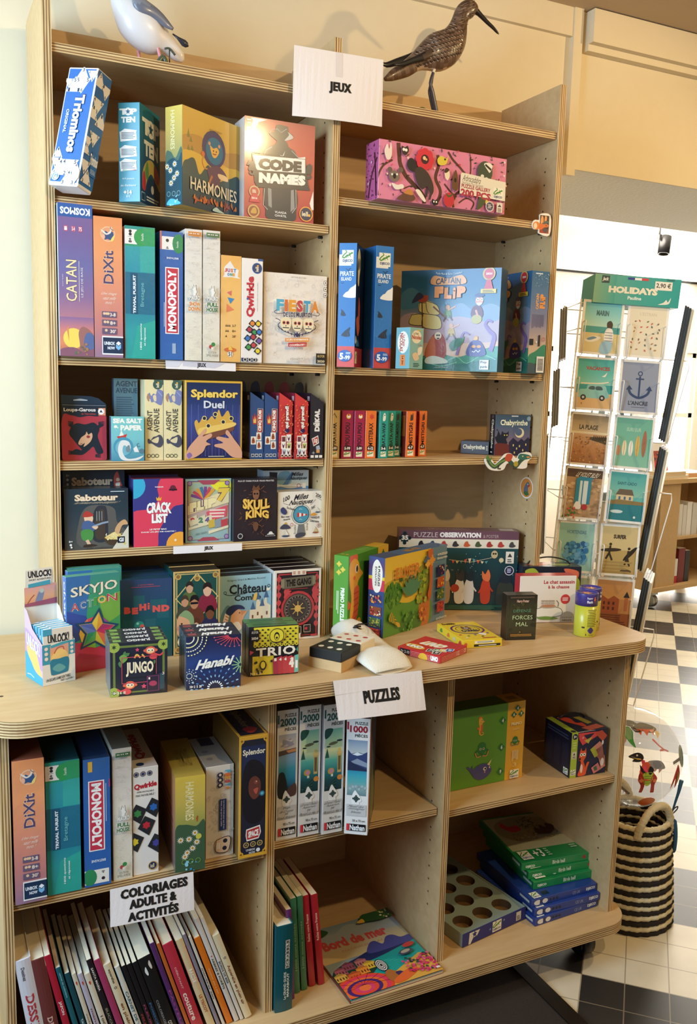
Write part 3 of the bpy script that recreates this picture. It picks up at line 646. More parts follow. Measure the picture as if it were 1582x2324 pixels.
# right bay, top shelf: pink puzzle
b = Box(.343, .062, .1265, 'E084A0', 'gloss_card', left='B85A86')
f = b.f(); q = random.Random(9); BR = '5A3226'
for pts, w in (([(.14, .02), (.15, .25), (.16, .38), (.20, .55), (.28, .72), (.34, .86), (.35, .99)], .030), ([(.44, .12), (.45, .3), (.43, .52), (.47, .72), (.46, .88), (.42, .99)], .024), ([(.0, .95), (-.01, .7), (.03, .45), (.1, .32)], .014), ([(.70, .06), (.705, .3), (.70, .42)], .012), ([(.52, .04), (.56, .16), (.62, .28), (.68, .42)], .016), ([(.58, .99), (.57, .86), (.60, .74), (.64, .68)], .018), ([(.19, .78), (.24, .72), (.29, .72)], .008), ([(.62, .9), (.68, .8), (.74, .86), (.72, .99)], .01), ([(.50, .6), (.55, .72), (.60, .80)], .012)):
    f.l(pts, w, BR, True)
for k in range(90):
    x, y = q.random(), q.random(); leaf(f, x, y, q.uniform(.014, .03), q.uniform(0, 360), q.choice(['3A2A26', '4A3A2E', '6A4A34', '3A3A2E']))
for k in range(26): f.star(q.random(), q.random(), q.uniform(.008, .014), 5, q.choice(['D0344A', 'E8506A', 'F0D8D0', 'F4C8B8']), .45)
for k in range(8):
    t = k*math.pi/4; f.e(.335+.042*math.cos(t), .24+.115*math.sin(t), .030, .08, 'D8303E', math.degrees(t)*.4, 14)
f.c(.335, .24, .03, '3A1A24'); f.c(.33, .22, .012, 'F0C890'); f.c(.345, .24, .008, 'E8B070')
f.s([(.20, .38), (.215, .27), (.245, .26), (.27, .34), (.275, .46), (.25, .48), (.22, .46)], '1F1C1E'); f.s([(.26, .46), (.30, .38), (.36, .46), (.40, .62), (.41, .76), (.39, .84), (.36, .70), (.32, .76), (.28, .66)], '3E302C'); f.l([(.36, .74), (.355, .88)], .016, '3E302C'); f.l([(.395, .78), (.38, .92)], .014, '3E302C')
f.e(.11, .60, .042, .095, '7E6A5E'); f.e(.075, .50, .018, .045, '6A584E'); f.e(.155, .48, .018, .045, '6A584E'); f.e(.11, .60, .012, .045, '1A1618'); f.c(.092, .575, .007, 'F2ECE0'); f.c(.128, .565, .007, 'F2ECE0'); f.s([(.09, .72), (.13, .74), (.17, .72), (.18, .78), (.12, .82)], 'EFE3D2')
f.s([(.155, .08), (.18, .09), (.20, .06), (.21, .14), (.19, .22), (.165, .20)], '33241F'); f.c(.172, .13, .010, 'F4EEDC'); f.c(.19, .135, .010, 'F4EEDC')
f.s([(.03, .20), (.05, .08), (.065, .16), (.075, .05), (.085, .16), (.08, .30), (.05, .34)], 'F0DCCB'); f.s([(.43, .20), (.46, .14), (.50, .17), (.515, .10), (.50, .26), (.46, .30), (.435, .28)], 'E0C840'); f.c(.488, .19, .007, '1A1618')
f.s([(.56, .42), (.575, .34), (.59, .42), (.60, .60), (.59, .70), (.555, .68), (.55, .56)], '6A4424'); f.e(.575, .52, .010, .04, '20140E'); f.s([(.49, .40), (.52, .36), (.53, .46), (.515, .54), (.495, .50)], 'F0DCB4'); f.s([(.485, .40), (.50, .33), (.525, .36), (.50, .42)], '4A2C1E')
f.e(.81, .30, .062, .19, '3E4A34'); f.s([(.80, .16), (.84, .13), (.87, .18), (.85, .30), (.83, .26)], 'F0E6D2'); f.l([(.81, .17), (.86, .25)], .014, '1D1A1A'); f.e(.79, .38, .014, .03, 'E8E0CC'); f.e(.825, .42, .014, .03, 'E8E0CC')
f.e(.53, .88, .042, .13, 'C83038'); f.s([(.50, .76), (.53, .80), (.56, .75), (.545, .82), (.52, .83)], '4A5A2A'); f.s([(.15, .92), (.22, .84), (.27, .92), (.24, .99), (.14, .99)], '6A4030'); f.s([(.18, .86), (.23, .78), (.25, .88)], 'C8843C'); f.s([(.40, .98), (.40, .90), (.42, .92), (.44, .90), (.445, .99)], '1A1618'); f.c(.413, .945, .006, 'F4EEDC'); f.c(.432, .945, .006, 'F4EEDC'); f.s([(.27, .80), (.30, .78), (.35, .94), (.33, .96)], 'F2E4CC'); f.s([(.78, .72), (.84, .66), (.83, .78), (.80, .92), (.76, .99), (.76, .9)], '4A5230'); f.e(.835, .83, .012, .055, 'E0C050')
f.p([(.615, .40), (.625, .37), (.985, .43), (.985, .77), (.612, .74)], 'EBE0C6'); f.t('Arbracadabra', .635, .41, .78, .52, '4A3A3A', sh=.1, tilt=.02); f.t('Illustration Marc Boutavant', .63, .525, .80, .57, '9A7A74', tilt=.02); f.t('PUZZLE GALLERY', .625, .575, .86, .645, 'A83446', b=.03, tilt=.025); f.t('200 PCS', .62, .66, .865, .79, 'B43048', b=.05, tilt=.03)
gecko(f, .885, .55, .965, .76); f.c(.86, .90, .034, 'F0E8DC'); f.c(.86, .90, .029, '2E2A58')
for k in range(12): f.c(.86+.023*math.cos(k*.524), .90+.023*math.sin(k*.524)*f.W/f.H, .0025, 'F0E8C0', 6)
f.lines(.845, .86, .875, .94, 3, 'F0E8DC'); f.r(.915, .81, .965, .99, 'E8DAC8'); f.box(.915, .81, .965, .99, .002, '5A4A40'); f.p([(.925, .89), (.94, .84), (.955, .89)], '4A4036'); f.lines(.925, .91, .955, .98, 4, '6A5A50')
f = b.f('left')
for k in range(46): leaf(f, q.random(), q.random(), q.uniform(.06, .14), q.uniform(0, 360), q.choice(['3A2434', '4A2A3E', '5A3040', '2E2230']))
f.l([(.9, .95), (.8, .5), (.7, .2)], .06, '40222C', True); f.l([(.3, .95), (.5, .6), (.9, .3)], .05, '40222C', True); f.c(.3, .7, .06, 'D8A0B0'); f.c(.5, .35, .05, 'E0B0C0')
b.put(.702, -.028, 1.8614+E_, .8, 'wide pink puzzle box covered in forest animals alone on the upper right shelf')

# ================================================================== left bay, second shelf: upright spines
def spine(w, h, col, d=.2, mat='gloss_card', **k): return Box(w, d, h, col, mat, **k)
b = spine(.0655, .292, '7A5A86', mat='shrink_wrap', left='E4E8EE', top='C0504A')
f = b.f(); f.g(0, 0, 1, 1, ['7E5E8C', '76608E', '6E6A9A', '8A6A90', 'C07E80', 'B86A62']); f.r(0, .002, 1, .088, '2E5A96'); f.t('KOSMOS', .07, .025, .93, .072, 'F2F4F8', r=180, b=.04)
for x, s_ in ((.20, 'i'), (.42, '3-4'), (.62, '75')): f.r(x-.03, .145, x+.08, .18, 'C05A70'); f.t(s_, x-.02, .15, x+.07, .175, 'F2E0E4', b=.02)
f.t('CATAN', .21, .365, .52, .635, 'F2D9A0', r=90, b=.01, o='5A4468', ow=.02); f.l([(.59, .37), (.59, .635)], .012, 'F0E6DA'); f.t('LE JEU DE BASE', .64, .41, .72, .605, 'E4DCE6', r=90); f.t('KLAUS TEUBER', .10, .46, .13, .54, 'D8CCD8', r=90)
f.g(0, .74, 1, 1, ['8A6A92', 'D08078', 'E08A60', 'A05A5A']); f.c(.40, .88, .30, 'F2D060'); f.p([(.20, .82), (.26, .80), (.27, .90)], 'D89058'); f.s([(.55, .84), (.70, .80), (1, .86), (1, 1), (.50, 1), (.58, .93)], 'A06A62'); f.s([(.70, .9), (.8, .84), (1, .86), (1, .95), (.8, .95)], '5A6A96'); f.s([(0, .96), (.4, .94), (.7, .97), (1, .95), (1, 1.05), (0, 1.05)], '8A5A6A'); bush(f, .62, .95, .18, 14, ['8A6A58', '6A6A5A', 'A87A58'], .04)
b.put(.0205, -.010, 1.4918+E_, 0, 'tall violet game box with a setting sun, first spine in the second-shelf row')

def dixit_spine(b):
    f = b.f(); f.g(0, 0, 1, 1, ['E6925C', 'EA9A66', 'E09070', 'C98078', '9A7890']); f.c(.50, .12, .26, 'F0C9A0'); f.c(.50, .12, .235, 'E09A70'); f.s([(.30, .14), (.40, .10), (.52, .11), (.66, .10), (.70, .14), (.60, .16), (.48, .155), (.38, .16)], '33507A'); f.s([(.24, .09), (.36, .10), (.45, .115), (.56, .10), (.60, .07), (.64, .075), (.60, .11), (.42, .125)], 'E8D8C8'); f.l([(.58, .07), (.62, .085), (.70, .09)], .02, '3A3040'); f.s([(.62, .15), (.74, .12), (.70, .16), (.6, .17)], 'F2D070'); f.e(.34, .14, .06, .02, 'F0B090')
    f.t('DiXit', .33, .235, .68, .47, '51466A', r=90, b=.02, o='F2C8A4', ow=.03); f.t('Une image', .25, .53, .78, .555, 'F6E2D0', sh=.2); f.t('vaut mille', .32, .56, .76, .585, 'F6E2D0', sh=.2); f.t('mots !', .40, .592, .68, .615, 'F6E2D0', sh=.2)
    for y, s_ in ((.69, '3-8'), (.75, '8+'), (.81, "30'")): f.r(.26, y-.022, .78, y+.022, '6A5A72'); f.t(s_, .54, y-.013, .74, y+.013, 'F2DCC8', b=.03); [f.c(x, y-.006, .05, 'E8C098', 10) for x in ((.34, .42, .48) if s_ == '3-8' else (.36, .46) if s_ == '8+' else (.40,))]
    f.r(.25, .845, 1, .98, 'F2EEEA'); f.r(.28, .855, 1, .97, '1E3450'); f.t('UNBOX', .32, .885, .70, .91, 'E8EEF4', b=.04); f.t('NOW', .44, .92, .70, .942, 'E8EEF4', b=.04); f.p([(.74, .895), (.83, .88), (.92, .895), (.83, .912)], 'F2F4F6'); f.p([(.74, .90), (.83, .918), (.92, .90), (.92, .93), (.83, .945), (.74, .93)], '7EB8E0')
b = spine(.0555, .273, 'E0906A', mat='shrink_wrap', top='D8885C', left='C07A60'); dixit_spine(b)
dix = b.put(.0875, -.012, 1.4918+E_, 0, 'orange game box with a black bird emblem, second spine in the second-shelf row', group='orange storytelling boxes')
def trivial_spine(b):
    f = b.f(); f.g(0, 0, 1, .15, ['249088', '2A9A6E']); f.g(0, .15, 1, 1, ['2E9CA0', '2A90A0', '1F7A94', '2E9A9C', '2E9C94']); f.r(0, .345, 1, .66, '216C86'); f.p([(.5, .15), (1, .10), (1, .34), (.5, .34)], '37A59C'); f.p([(.4, .75), (1, .70), (1, 1), (.2, 1)], '2FA596')
    f.r(0, .025, .40, .135, 'F0E8DE'); f.c(.58, .08, .28, '2E9A52'); f.r(.58, .005, 1, .14, '2E9A62'); f.t('8+', .12, .09, .23, .125, '2A2A30', r=90, b=.04); f.l([(.10, .08), (.24, .08)], .01, '2A2A30')
    for y in (.04, .062): f.c(.18, y, .05, '2A2A30', 10)
    f.t('Famille', .54, .05, .62, .105, 'F4F2E8', r=90)
    f.r(.18, .35, .40, .66, '1D5470'); f.t('TRIVIAL PURSUIT', .26, .365, .35, .655, 'F2F6F6', r=90, b=.04); f.t('Bretagne', .50, .42, .66, .60, '6FB6BC', r=90, b=.01); f.t('1800 questions', .48, .73, .56, .93, 'E8F4F0', r=90, b=.02); f.t('et réponses', .61, .76, .69, .90, 'E8F4F0', r=90, b=.02)
b = spine(.0605, .261, '2C9494', mat='shrink_wrap', top='1F7A78', left='E4E4EC'); trivial_spine(b)
tri_o = b.put(.1485, -.010, 1.4918+E_, 0, 'teal quiz game box, third spine in the second-shelf row', group='teal quiz boxes')
def mono_spine(b, flip=False):
    f = b.f(); f.g(0, 0, 1, 1, ['3466A6', '2E62A8', '2C5EA6', '3468AC'])
    R_ = lambda y0, y1: (y0, y1)
    if not flip:
        f.r(0, 0, .07, .14, 'E0705A'); f.r(.08, .04, .98, .14, 'F0E8E0'); f.e(.80, .09, .26, .075, '2E8A58'); f.t('8+', .26, .115, .38, .135, '2A2A30', r=90, b=.03); f.c(.32, .07, .07, '2A2A30', 10); f.t('Famille', .72, .07, .80, .12, 'F2F2EA', r=90)
        f.r(.22, .195, .86, .212, '2A5296'); f.t('BRETAGNE', .28, .197, .80, .211, 'E8ECF4', r=180, b=.02); f.r(.22, .275, .82, .795, 'F4EEE8'); f.r(.26, .283, .78, .787, 'C8364A'); f.t('MONOPOLY', .33, .295, .71, .775, 'FAF6F0', r=90, b=.045); f.lines(.15, .55, .19, .79, 1, 'E0E8F2', vert=True); f.r(.52, .87, .68, .95, '9AB0C8')
    else:
        f.r(.18, .02, .34, .10, 'E8B23A'); f.r(.18, .17, .78, .72, 'F4EEE8'); f.r(.22, .178, .74, .712, 'C8364A'); f.t('MONOPOLY', .29, .19, .67, .70, 'FAF6F0', r=-90, b=.045); f.t('BRETAGNE', .26, .79, .80, .81, 'E8ECF4', r=180, b=.02); f.r(0, .87, .92, .98, 'EDE6DA'); f.e(.20, .925, .26, .065, '2E8A58'); f.t('8+', .64, .885, .76, .905, '2A2A30', r=-90, b=.03); f.c(.70, .945, .07, '2A2A30', 10); f.r(.96, .17, 1, .23, 'D8407A'); f.lines(.82, .2, .86, .5, 1, 'C8D4E8', vert=True)
b = spine(.0475, .258, '2E62A6', mat='shrink_wrap', top='3A6AA8'); mono_spine(b)
b.put(.2205, -.005, 1.4918+E_, 0, 'blue property game box with a red title band, fourth spine in the second-shelf row', group='blue property game boxes')
def macro_spine(b, c, name1, name2, logo=False):
    f = b.f(); f.g(0, 0, 1, 1, ['E0D8CE', 'E6DECF', 'E8DFC8']); q = random.Random(len(name2)*7)
    for k in range(130):
        x, y = q.random(), q.random(); L = q.uniform(.05, .16); a = q.choice([.5, -.5, 1.2, 0]); f.l([(x, y), (x+L, y+a*L*f.W/f.H)], .012, q.choice(['C4BCB2', 'CFC8BC', 'B8B0A8']))
    for k in range(40): f.box(*(lambda x, y: (x, y, x+q.uniform(.08, .25), y+q.uniform(.01, .03)))(q.random(), q.random()), .01, 'C2BAB0')
    f.r(.14, .022, .90, .055, c); f.r(.17, .026, .87, .051, mix(c, '202020', .25))
    for x in (.24, .32, .44, .54, .68, .76): f.c(x, .036, .035, 'EDE6DA', 8)
    f.s([(.40, .45), (.46, .42), (.52, .44), (.60, .42), (.62, .46), (.68, .47), (.60, .49), (.62, .52), (.40, .52), (.45, .48)], 'F2EDE4'); f.l([(.40, .45), (.46, .42), (.52, .44), (.60, .42), (.62, .46), (.68, .47), (.60, .49), (.62, .52)], .025, '3A3A3E')
    f.t('MACRO', .22, .50, .82, .535, 'F2EEE6', b=.05, o='3A3A40', ow=.07); f.t(name1, .20, .55, .84, .582, c, b=.05, o='F6F2EA', ow=.05); f.t(name2, .16, .588, .84, .62, c, b=.05, o='F6F2EA', ow=.05)
    if logo: f.c(.42, .89, .12, 'B84A48'); f.c(.56, .87, .12, '3E8A4A'); f.c(.50, .90, .07, 'F0E8DC'); f.t('EDITION', .28, .925, .74, .942, '3A3A3A'); f.t('SPIELWIESE', .16, .948, .86, .965, '3A3A3A')
b = spine(.0358, .267, 'E4DCD0', top='EEE8DC'); macro_spine(b, 'E08A3C', 'SHOW', 'DOWN')
b.put(.2725, -.005, 1.4918+E_, 0, 'thin cream box with orange lettering and line drawings, on the second shelf')
b = spine(.0365, .268, 'E8E0CC', top='EEE8DC'); macro_spine(b, '4E7A52', 'FULL', 'HOUSE', True)
mac = b.put(.3108, -.005, 1.4918+E_, 0, 'thin cream box with green lettering and line drawings, on the second shelf')
b = spine(.0445, .221, 'EDB868', mat='shrink_wrap', top='F0C890')
f = b.f(); f.g(0, 0, 1, 1, ['EAB060', 'F0BC6C', 'F0BE74', 'EAB466']); f.p([(.20, .10), (.44, .05), (.64, .11), (.86, .13), (.82, .19), (.96, .21), (.55, .20), (.08, .205), (.16, .18), (.14, .12)], 'EDE6E0')
for i, (ch_, c) in enumerate(zip('JUST', ('D85A4A', '9A4A9A', 'E07A40', '3A8AC0'))): f.t(ch_, .16+.15*i, .12, .29+.15*i, .155, c, b=.06)
for i, (ch_, c) in enumerate(zip('ONE', ('3A7AB8', '40A080', 'E0A030'))): f.t(ch_, .30+.13*i, .162, .41+.13*i, .19, c, b=.06)
f.p([(.28, .345), (.52, .325), (.50, .375)], 'D8706A'); f.p([(.32, .39), (.66, .40), (.46, .45)], '2E88C0'); f.p([(.26, .53), (.28, .45), (.64, .505)], 'E88258')
for y, s_, n in ((.655, '3-7', 3), (.705, '8+', 2), (.755, "20'", 1)):
    f.t(s_, .56, y-.010, .74, y+.012, '4A3A2A', b=.01)
    for k in range(n): f.p([(.22+.09*k, y+.01), (.255+.09*k, y-.012), (.29+.09*k, y+.01)], '3A3028')
f.e(.46, .885, .30, .022, 'D8703A'); f.s([(.38, .885), (.42, .855), (.48, .85), (.54, .87), (.58, .885)], 'F0C050'); f.c(.46, .925, .13, 'F0E8DC'); f.t('51', .38, .905, .54, .945, '3A3A44', b=.03)
b.put(.350, -.005, 1.4918+E_, 0, 'shorter mustard game box with coloured triangles on the second shelf')
b = spine(.0475, .219, 'F0E8E0', top='F4F0EA')
f = b.f(); iello(f, .72, .09, .24, 90, '2B5A9A', '24406E'); f.r(.76, .0, 1, .02, '2B5A9A'); f.t('Qwirkle', .22, .17, .64, .56, 'C83444', r=90, b=.05); f.e(.28, .385, .045, .012, '3A5AA8'); f.t('IMPRONONÇABLE MAIS INOUBLIABLE !', .74, .22, .77, .50, '3A3A3A', r=90)
for x, y, c in ((.52, .62, 'E88A3C'), (.80, .62, 'E8CC3C'), (.38, .68, 'B84050'), (.62, .705, '3E9A5A'), (.85, .70, '3E7AC0'), (.30, .765, '3E7AC0'), (.56, .75, 'B84050'), (.84, .785, '7A5AA8'), (.34, .85, '4A9A50'), (.58, .83, 'C84A50'), (.78, .885, 'E8D23C')):
    f.p([(x-.19, y+.005), (x-.02, y-.038), (x+.19, y-.005), (x+.02, y+.038)], '2A2C33'); f.e(x, y, .10, .021, c)
f.p([(0, .955), (.72, .955), (.78, .97), (.72, .99), (0, .99)], '24406E')
for x in (.18, .40, .62): f.c(x, .972, .09, 'E8D8C0'); f.c(x, .972, .06, '24303E')
b.put(.3955, -.005, 1.4918+E_, 0, 'white game box with a red wavy title and black tiles on the second shelf')
b = spine(.148, .195, 'EFE4D6', d=.06, top='F4EEE4')
f = b.f(); q = random.Random(12)
for k in range(150):
    x, y = q.uniform(.03, .97), q.uniform(.04, .96); f.ring(x, y, q.uniform(.008, .03), .003, q.choice(['D9C8BA', 'D2BFB2', 'DDCFC4']), 9)
for k in range(90):
    x, y = q.uniform(.03, .97), q.uniform(.04, .96); a = q.uniform(0, 6); f.l([(x, y), (x+.03*math.cos(a), y+.03*math.sin(a)), (x+.05*math.cos(a+.8), y+.05*math.sin(a+.8))], .004, 'D6C6BA')
for i, (ch_, c) in enumerate(zip('FIESTA', ('5AAFC8', 'E0703A', 'E8A03C', 'C84A4A', '4AA0C0', 'E08A3C'))): f.t(ch_, (.17, .30, .365, .49, .60, .72)[i], .29, (.29, .35, .48, .59, .71, .845)[i], .42, c, b=.06, o='F8EEDC', ow=.03)
f.t('DE LOS MUERTOS', .28, .425, .74, .475, '33385A', b=.03, tilt=-.01)
for s_ in (-1, 1):
    f.l([(.50+s_*.23, .44), (.50+s_*.32, .45), (.50+s_*.36, .43), (.50+s_*.32, .41)], .008, '33385A', True); f.l([(.50+s_*.34, .50), (.50+s_*.26, .53), (.50+s_*.30, .58), (.50+s_*.2, .64), (.5, .68)], .010, '33385A', True)
    for k in range(6): leaf(f, .5+s_*(.30-.05*k), .58+.018*k, .05, 90+s_*30, '33385A')
for x in (.32, .50, .68): f.s([(x-.08, .51), (x, .485), (x+.08, .51), (x+.07, .60), (x, .635), (x-.07, .60)], 'F0DFB8'); f.ring(x-.03, .545, .026, .012, 'D8703A', 12); f.c(x-.03, .545, .016, '28283E'); f.ring(x+.03, .545, .026, .012, 'C84A4A', 12); f.c(x+.03, .545, .016, '28283E'); f.l([(x-.05, .60), (x+.05, .60)], .012, '28283E'); f.p([(x-.008, .585), (x, .565), (x+.008, .585)], '28283E')
f.s([(.44, .64), (.5, .70), (.56, .64), (.52, .66), (.5, .64), (.48, .66)], '33385A')
f.p([(.31, .715), (.70, .70), (.69, .745), (.31, .755)], 'E89A4A'); f.t("LE JEU D'AMBIANCE", .33, .715, .68, .74, 'FFF6E8', b=.03, tilt=-.012); f.p([(.36, .765), (.66, .75), (.65, .80), (.36, .81)], 'C84A4A'); f.t('COOPÉRATIF !', .38, .77, .63, .797, 'FFF6E8', b=.03, tilt=-.012)
f.t('OLDCHAP', .39, .93, .61, .96, 'EFE6DA', b=.04, o='5A5652', ow=.06); f.t('ANTONIN BOCCARA', .39, .035, .63, .052, '6A5A56'); f.r(.81, .87, .97, .985, '2A2826'); f.t("AS D'OR", .83, .885, .95, .915, 'D8B870', b=.02); f.t('2020', .83, .945, .95, .972, 'E8D8B0', b=.03)
for y in (.08, .15, .22): f.ring(.94, y, .035, .006, '4A4A4E', 14); f.c(.94, y, .012, '6A6A6E', 8)
fie = b.put(.449, .003, 1.4918+E_, -.5, 'square cream box with a rainbow title and three skulls on the second shelf')
b = spine(.145, .19, 'C8C0C4', d=.05); b.put(.452, .07, 1.4918+E_, 0, 'second cream box hidden behind the skull box on the second shelf')

# ================================================================== right bay, second shelf
def pirate_spine(b):
    f = b.f(); f.g(0, 0, 1, .83, ['2F78B8', '2E72B2', '3579B8']); f.r(0, .83, 1, 1, 'D85048'); f.r(0, .15, .70, .18, 'E8E2D0'); f.r(0, .09, .2, .17, 'E8E2D0'); gecko(f, .16, .055, .82, .165, 'F0EAD4')
    f.l([(.40, .205), (.48, .21), (.55, .222), (.60, .206), (.70, .202)], .03, '22304A', True); f.t('PIRATE', .08, .225, .86, .262, 'F4F4F0', b=.02); f.t('ISLAND', .14, .272, .74, .300, 'F4F4F0', b=.02); f.l([(.14, .315), (.22, .322), (.30, .314)], .025, '22304A')
    f.s([(.30, .43), (.42, .395), (.55, .385), (.68, .36), (.85, .345), (1.05, .33), (1.05, .43)], 'EDE8DC'); f.s([(.18, .58), (.20, .545), (.18, .53), (.34, .55), (.44, .58)], '2E3440'); f.s([(.24, .745), (.36, .715), (.56, .69), (.72, .675), (.68, .71), (.68, .75)], '2E3440')
    speck(f, 30, ['8AB8E0', 'BFD8EE'], .006, .012, 5, .05, .55, .95, .8)
    f.e(.46, .908, .40, .048, '2E62AC'); f.t('5', .16, .885, .38, .94, 'FFFFFF', b=.05); f.t('-99', .40, .905, .76, .94, 'FFFFFF', b=.04); f.lines(.52, .876, .82, .896, 2, 'CFE0F4')
b = Box(.040, .105, .272, '2F74B4', right='16203A', top='2F78B8'); pirate_spine(b)
f = b.f('right'); f.g(0, 0, 1, .84, ['14233F', '101A32', '161A30']); f.r(0, .84, 1, 1, 'B83E3C'); f.s([(.10, .10), (.26, .03), (.40, .08), (.42, .18), (.34, .26), (.30, .33), (.18, .31), (.16, .22)], 'E4D9A8'); f.e(.22, .16, .06, .05, '1A2238'); f.e(.36, .15, .04, .045, '1A2238'); f.s([(.30, .48), (.36, .42), (.5, .5), (.46, .62), (.3, .66)], 'A84A34'); f.s([(.1, .62), (.3, .58), (.5, .66), (.3, .74)], 'B85A3A'); f.s([(.05, .80), (.1, .74), (.2, .80)], 'E8E4D8'); f.s([(.1, .82), (.3, .77), (.5, .82)], '3A6A86'); f.r(.05, .87, .26, .97, 'EADFB0'); f.l([(.1, .93), (.15, .9), (.22, .89)], .04, '4E8A2C')
b.put(.6245, .0, 1.4895+E_, -37, 'blue pirate puzzle box turned to show its dark skull side, left of its twin', group='blue pirate puzzle boxes')
b = Box(.0445, .2, .275, '2F74B4', right='16203A', top='2F78B8'); pirate_spine(b)
b.put(.7165, -.002, 1.4895+E_, 0, 'blue pirate puzzle box standing with only its spine showing, right of its twin', group='blue pirate puzzle boxes')

def flip_cover(f):
    f.g(0, 0, 1, .86, ['2C6088', '2E6890', '56809A', '9E94A4', 'D8B098', 'E4C4A4'])
    for P, c in (([(0, .24), (.1, .17), (.2, .22), (.28, .3), (.2, .36), (0, .38)], '4E829E'), ([(.50, .40), (.62, .33), (.75, .40), (.9, .34), (1.02, .40), (1.02, .55), (.5, .52)], '8098B4'), ([(0, .48), (.15, .42), (.4, .5), (.6, .46), (.9, .52), (1.02, .5), (1.02, .7), (0, .7)], 'B8A0AA')): f.s(P, c)
    f.s([(0, .84), (.2, .86), (.4, .82), (.6, .86), (.8, .80), (1.02, .76), (1.02, 1.02), (0, 1.02)], '3E9478'); f.s([(0, .92), (.3, .88), (.6, .93), (1.02, .86), (1.02, 1.02), (0, 1.02)], '2A7468'); f.l([(.5, .90), (.6, .86), (.7, .92), (.85, .84), (.98, .88)], .006, '8CD0B0', True); f.l([(.3, .92), (.45, .95), (.6, .91)], .006, '8CD0B0', True)
    for P in ([(.20, .32), (.31, .34), (.33, .43), (.20, .41)], [(.26, .30), (.38, .35), (.40, .44), (.29, .42)], [(.12, .44), (.23, .44), (.25, .54), (.10, .53)], [(.24, .43), (.40, .46), (.42, .58), (.24, .56)]): f.s(P, 'E2D28A'); f.l(P+[P[0]], .006, '4A3A2A', True)
    f.l([(.22, .26), (.24, .62)], .010, '5A3A22'); f.l([(.34, .36), (.50, .50)], .014, '8A4A2A'); f.s([(.18, .26), (.28, .25), (.27, .31), (.19, .31)], 'B0503A'); f.s([(.12, .32), (.18, .22), (.24, .26), (.18, .30)], '3A3E5A')
    f.s([(.30, .72), (.38, .62), (.46, .66), (.49, .82), (.44, .89), (.28, .87)], 'A8482E'); f.s([(.30, .72), (.36, .66), (.38, .88), (.28, .86)], 'C86A34'); f.c(.40, .65, .036, 'EFE4C8'); f.c(.392, .645, .009, '201820'); f.c(.412, .645, .009, '201820'); f.r(.39, .67, .415, .683, '201820'); f.s([(.28, .88), (.36, .85), (.48, .88), (.5, .92), (.3, .93)], 'D8E8DC')
    for x, y, c in ((.49, .40, '6A8A3A'), (.53, .58, 'D0A848')): f.s([(x-.03, y+.06), (x-.02, y), (x+.02, y-.01), (x+.04, y+.07)], c); f.c(x, y-.03, .022, 'E0A880'); f.l([(x, y), (x+.08, y-.04)], .012, 'E0A880'); f.l([(x-.01, y+.05), (x-.04, y+.11)], .014, '5A3A2E'); f.l([(x+.02, y+.05), (x+.05, y+.10)], .014, '5A3A2E')
    f.s([(.72, .44), (.75, .36), (.82, .37), (.84, .46), (.76, .49)], '6A2E44'); f.c(.80, .31, .040, 'D89A80'); f.s([(.75, .26), (.80, .235), (.85, .26), (.80, .28)], '3A4A7A'); f.s([(.77, .335), (.80, .33), (.83, .335), (.80, .36)], 'E8E4E0'); f.c(.785, .30, .014, 'F4F0E4'); f.c(.825, .30, .014, 'F4F0E4'); f.c(.785, .30, .006, '101010'); f.c(.825, .30, .006, '101010'); f.e(.78, .49, .052, .045, 'B8A850'); f.l([(.77, .40), (.79, .46)], .02, 'D89A80')
    f.l([(.60, .84), (.63, .72), (.66, .62), (.72, .64)], .030, '8A6AA8', True, .012); f.l([(.93, .80), (.96, .66), (.91, .60), (.87, .54), (.90, .50), (.94, .52)], .046, '8A6AA8', True, .016); f.s([(.70, .84), (.72, .73), (.78, .69), (.85, .73), (.88, .84)], '4E4A8E'); f.e(.765, .755, .022, .014, 'E8A04A'); f.e(.815, .755, .022, .014, 'E8A04A'); f.l([(.75, .80), (.77, .81), (.79, .79), (.81, .81), (.83, .79)], .008, 'F0ECE4'); f.s([(.52, .74), (.58, .68), (.66, .68), (.64, .74), (.56, .80)], '3E7A5A'); f.p([(.60, .70), (.67, .655), (.66, .72)], '3E7A5A'); f.s([(.76, .69), (.775, .655), (.80, .66), (.80, .69)], 'E8B058')
    f.s([(.315, .14), (.34, .06), (.48, .085), (.62, .06), (.66, .14), (.48, .15)], 'E8A464'); f.t('CAPTAIN', .36, .075, .61, .135, '2A2230', b=.03, arch=.018)
    for i, (ch_, dy) in enumerate(zip('FLiP', (0, .012, .012, 0))): f.t(ch_, (.35, .45, .535, .575)[i], .165+dy, (.44, .525, .565, .665)[i], .275+dy, 'F09A4A', b=.09, o='3A2230', ow=.06)
    f.t('Paolo Mori & Remo Conzadori', .36, .035, .62, .055, 'E8ECE8', arch=-.012); f.c(.885, .055, .055, 'C83040'); f.ring(.885, .055, .062, .014, 'C8A850'); f.t('2024', .855, .045, .915, .065, 'F8F0E4', b=.03); f.p([(.865, .11), (.905, .11), (.93, .20), (.84, .20)], 'C83040'); f.r(.81, .20, .96, .24, 'E0C040'); f.lines(.83, .207, .94, .235, 2, '5A4A20')
    f.r(.83, .885, .92, .98, 'EDE8E0'); f.t('Pop', .84, .895, .90, .925, '23242C', b=.03); f.t('punk', .84, .94, .91, .97, '23242C', b=.03); f.t('Jonathan Aucomte', .38, .955, .52, .975, 'E0F0E8', sh=.2)
b = Box(.258, .052, .245, '2E5F84', 'shrink_wrap', top='3A6A8C', right='2A4A66'); flip_cover(b.f())
cap = b.put(.868, .153, 1.4895+E_, -52, 'large blue pirate ship game box facing out on the right shelf', group='pirate ship game boxes')
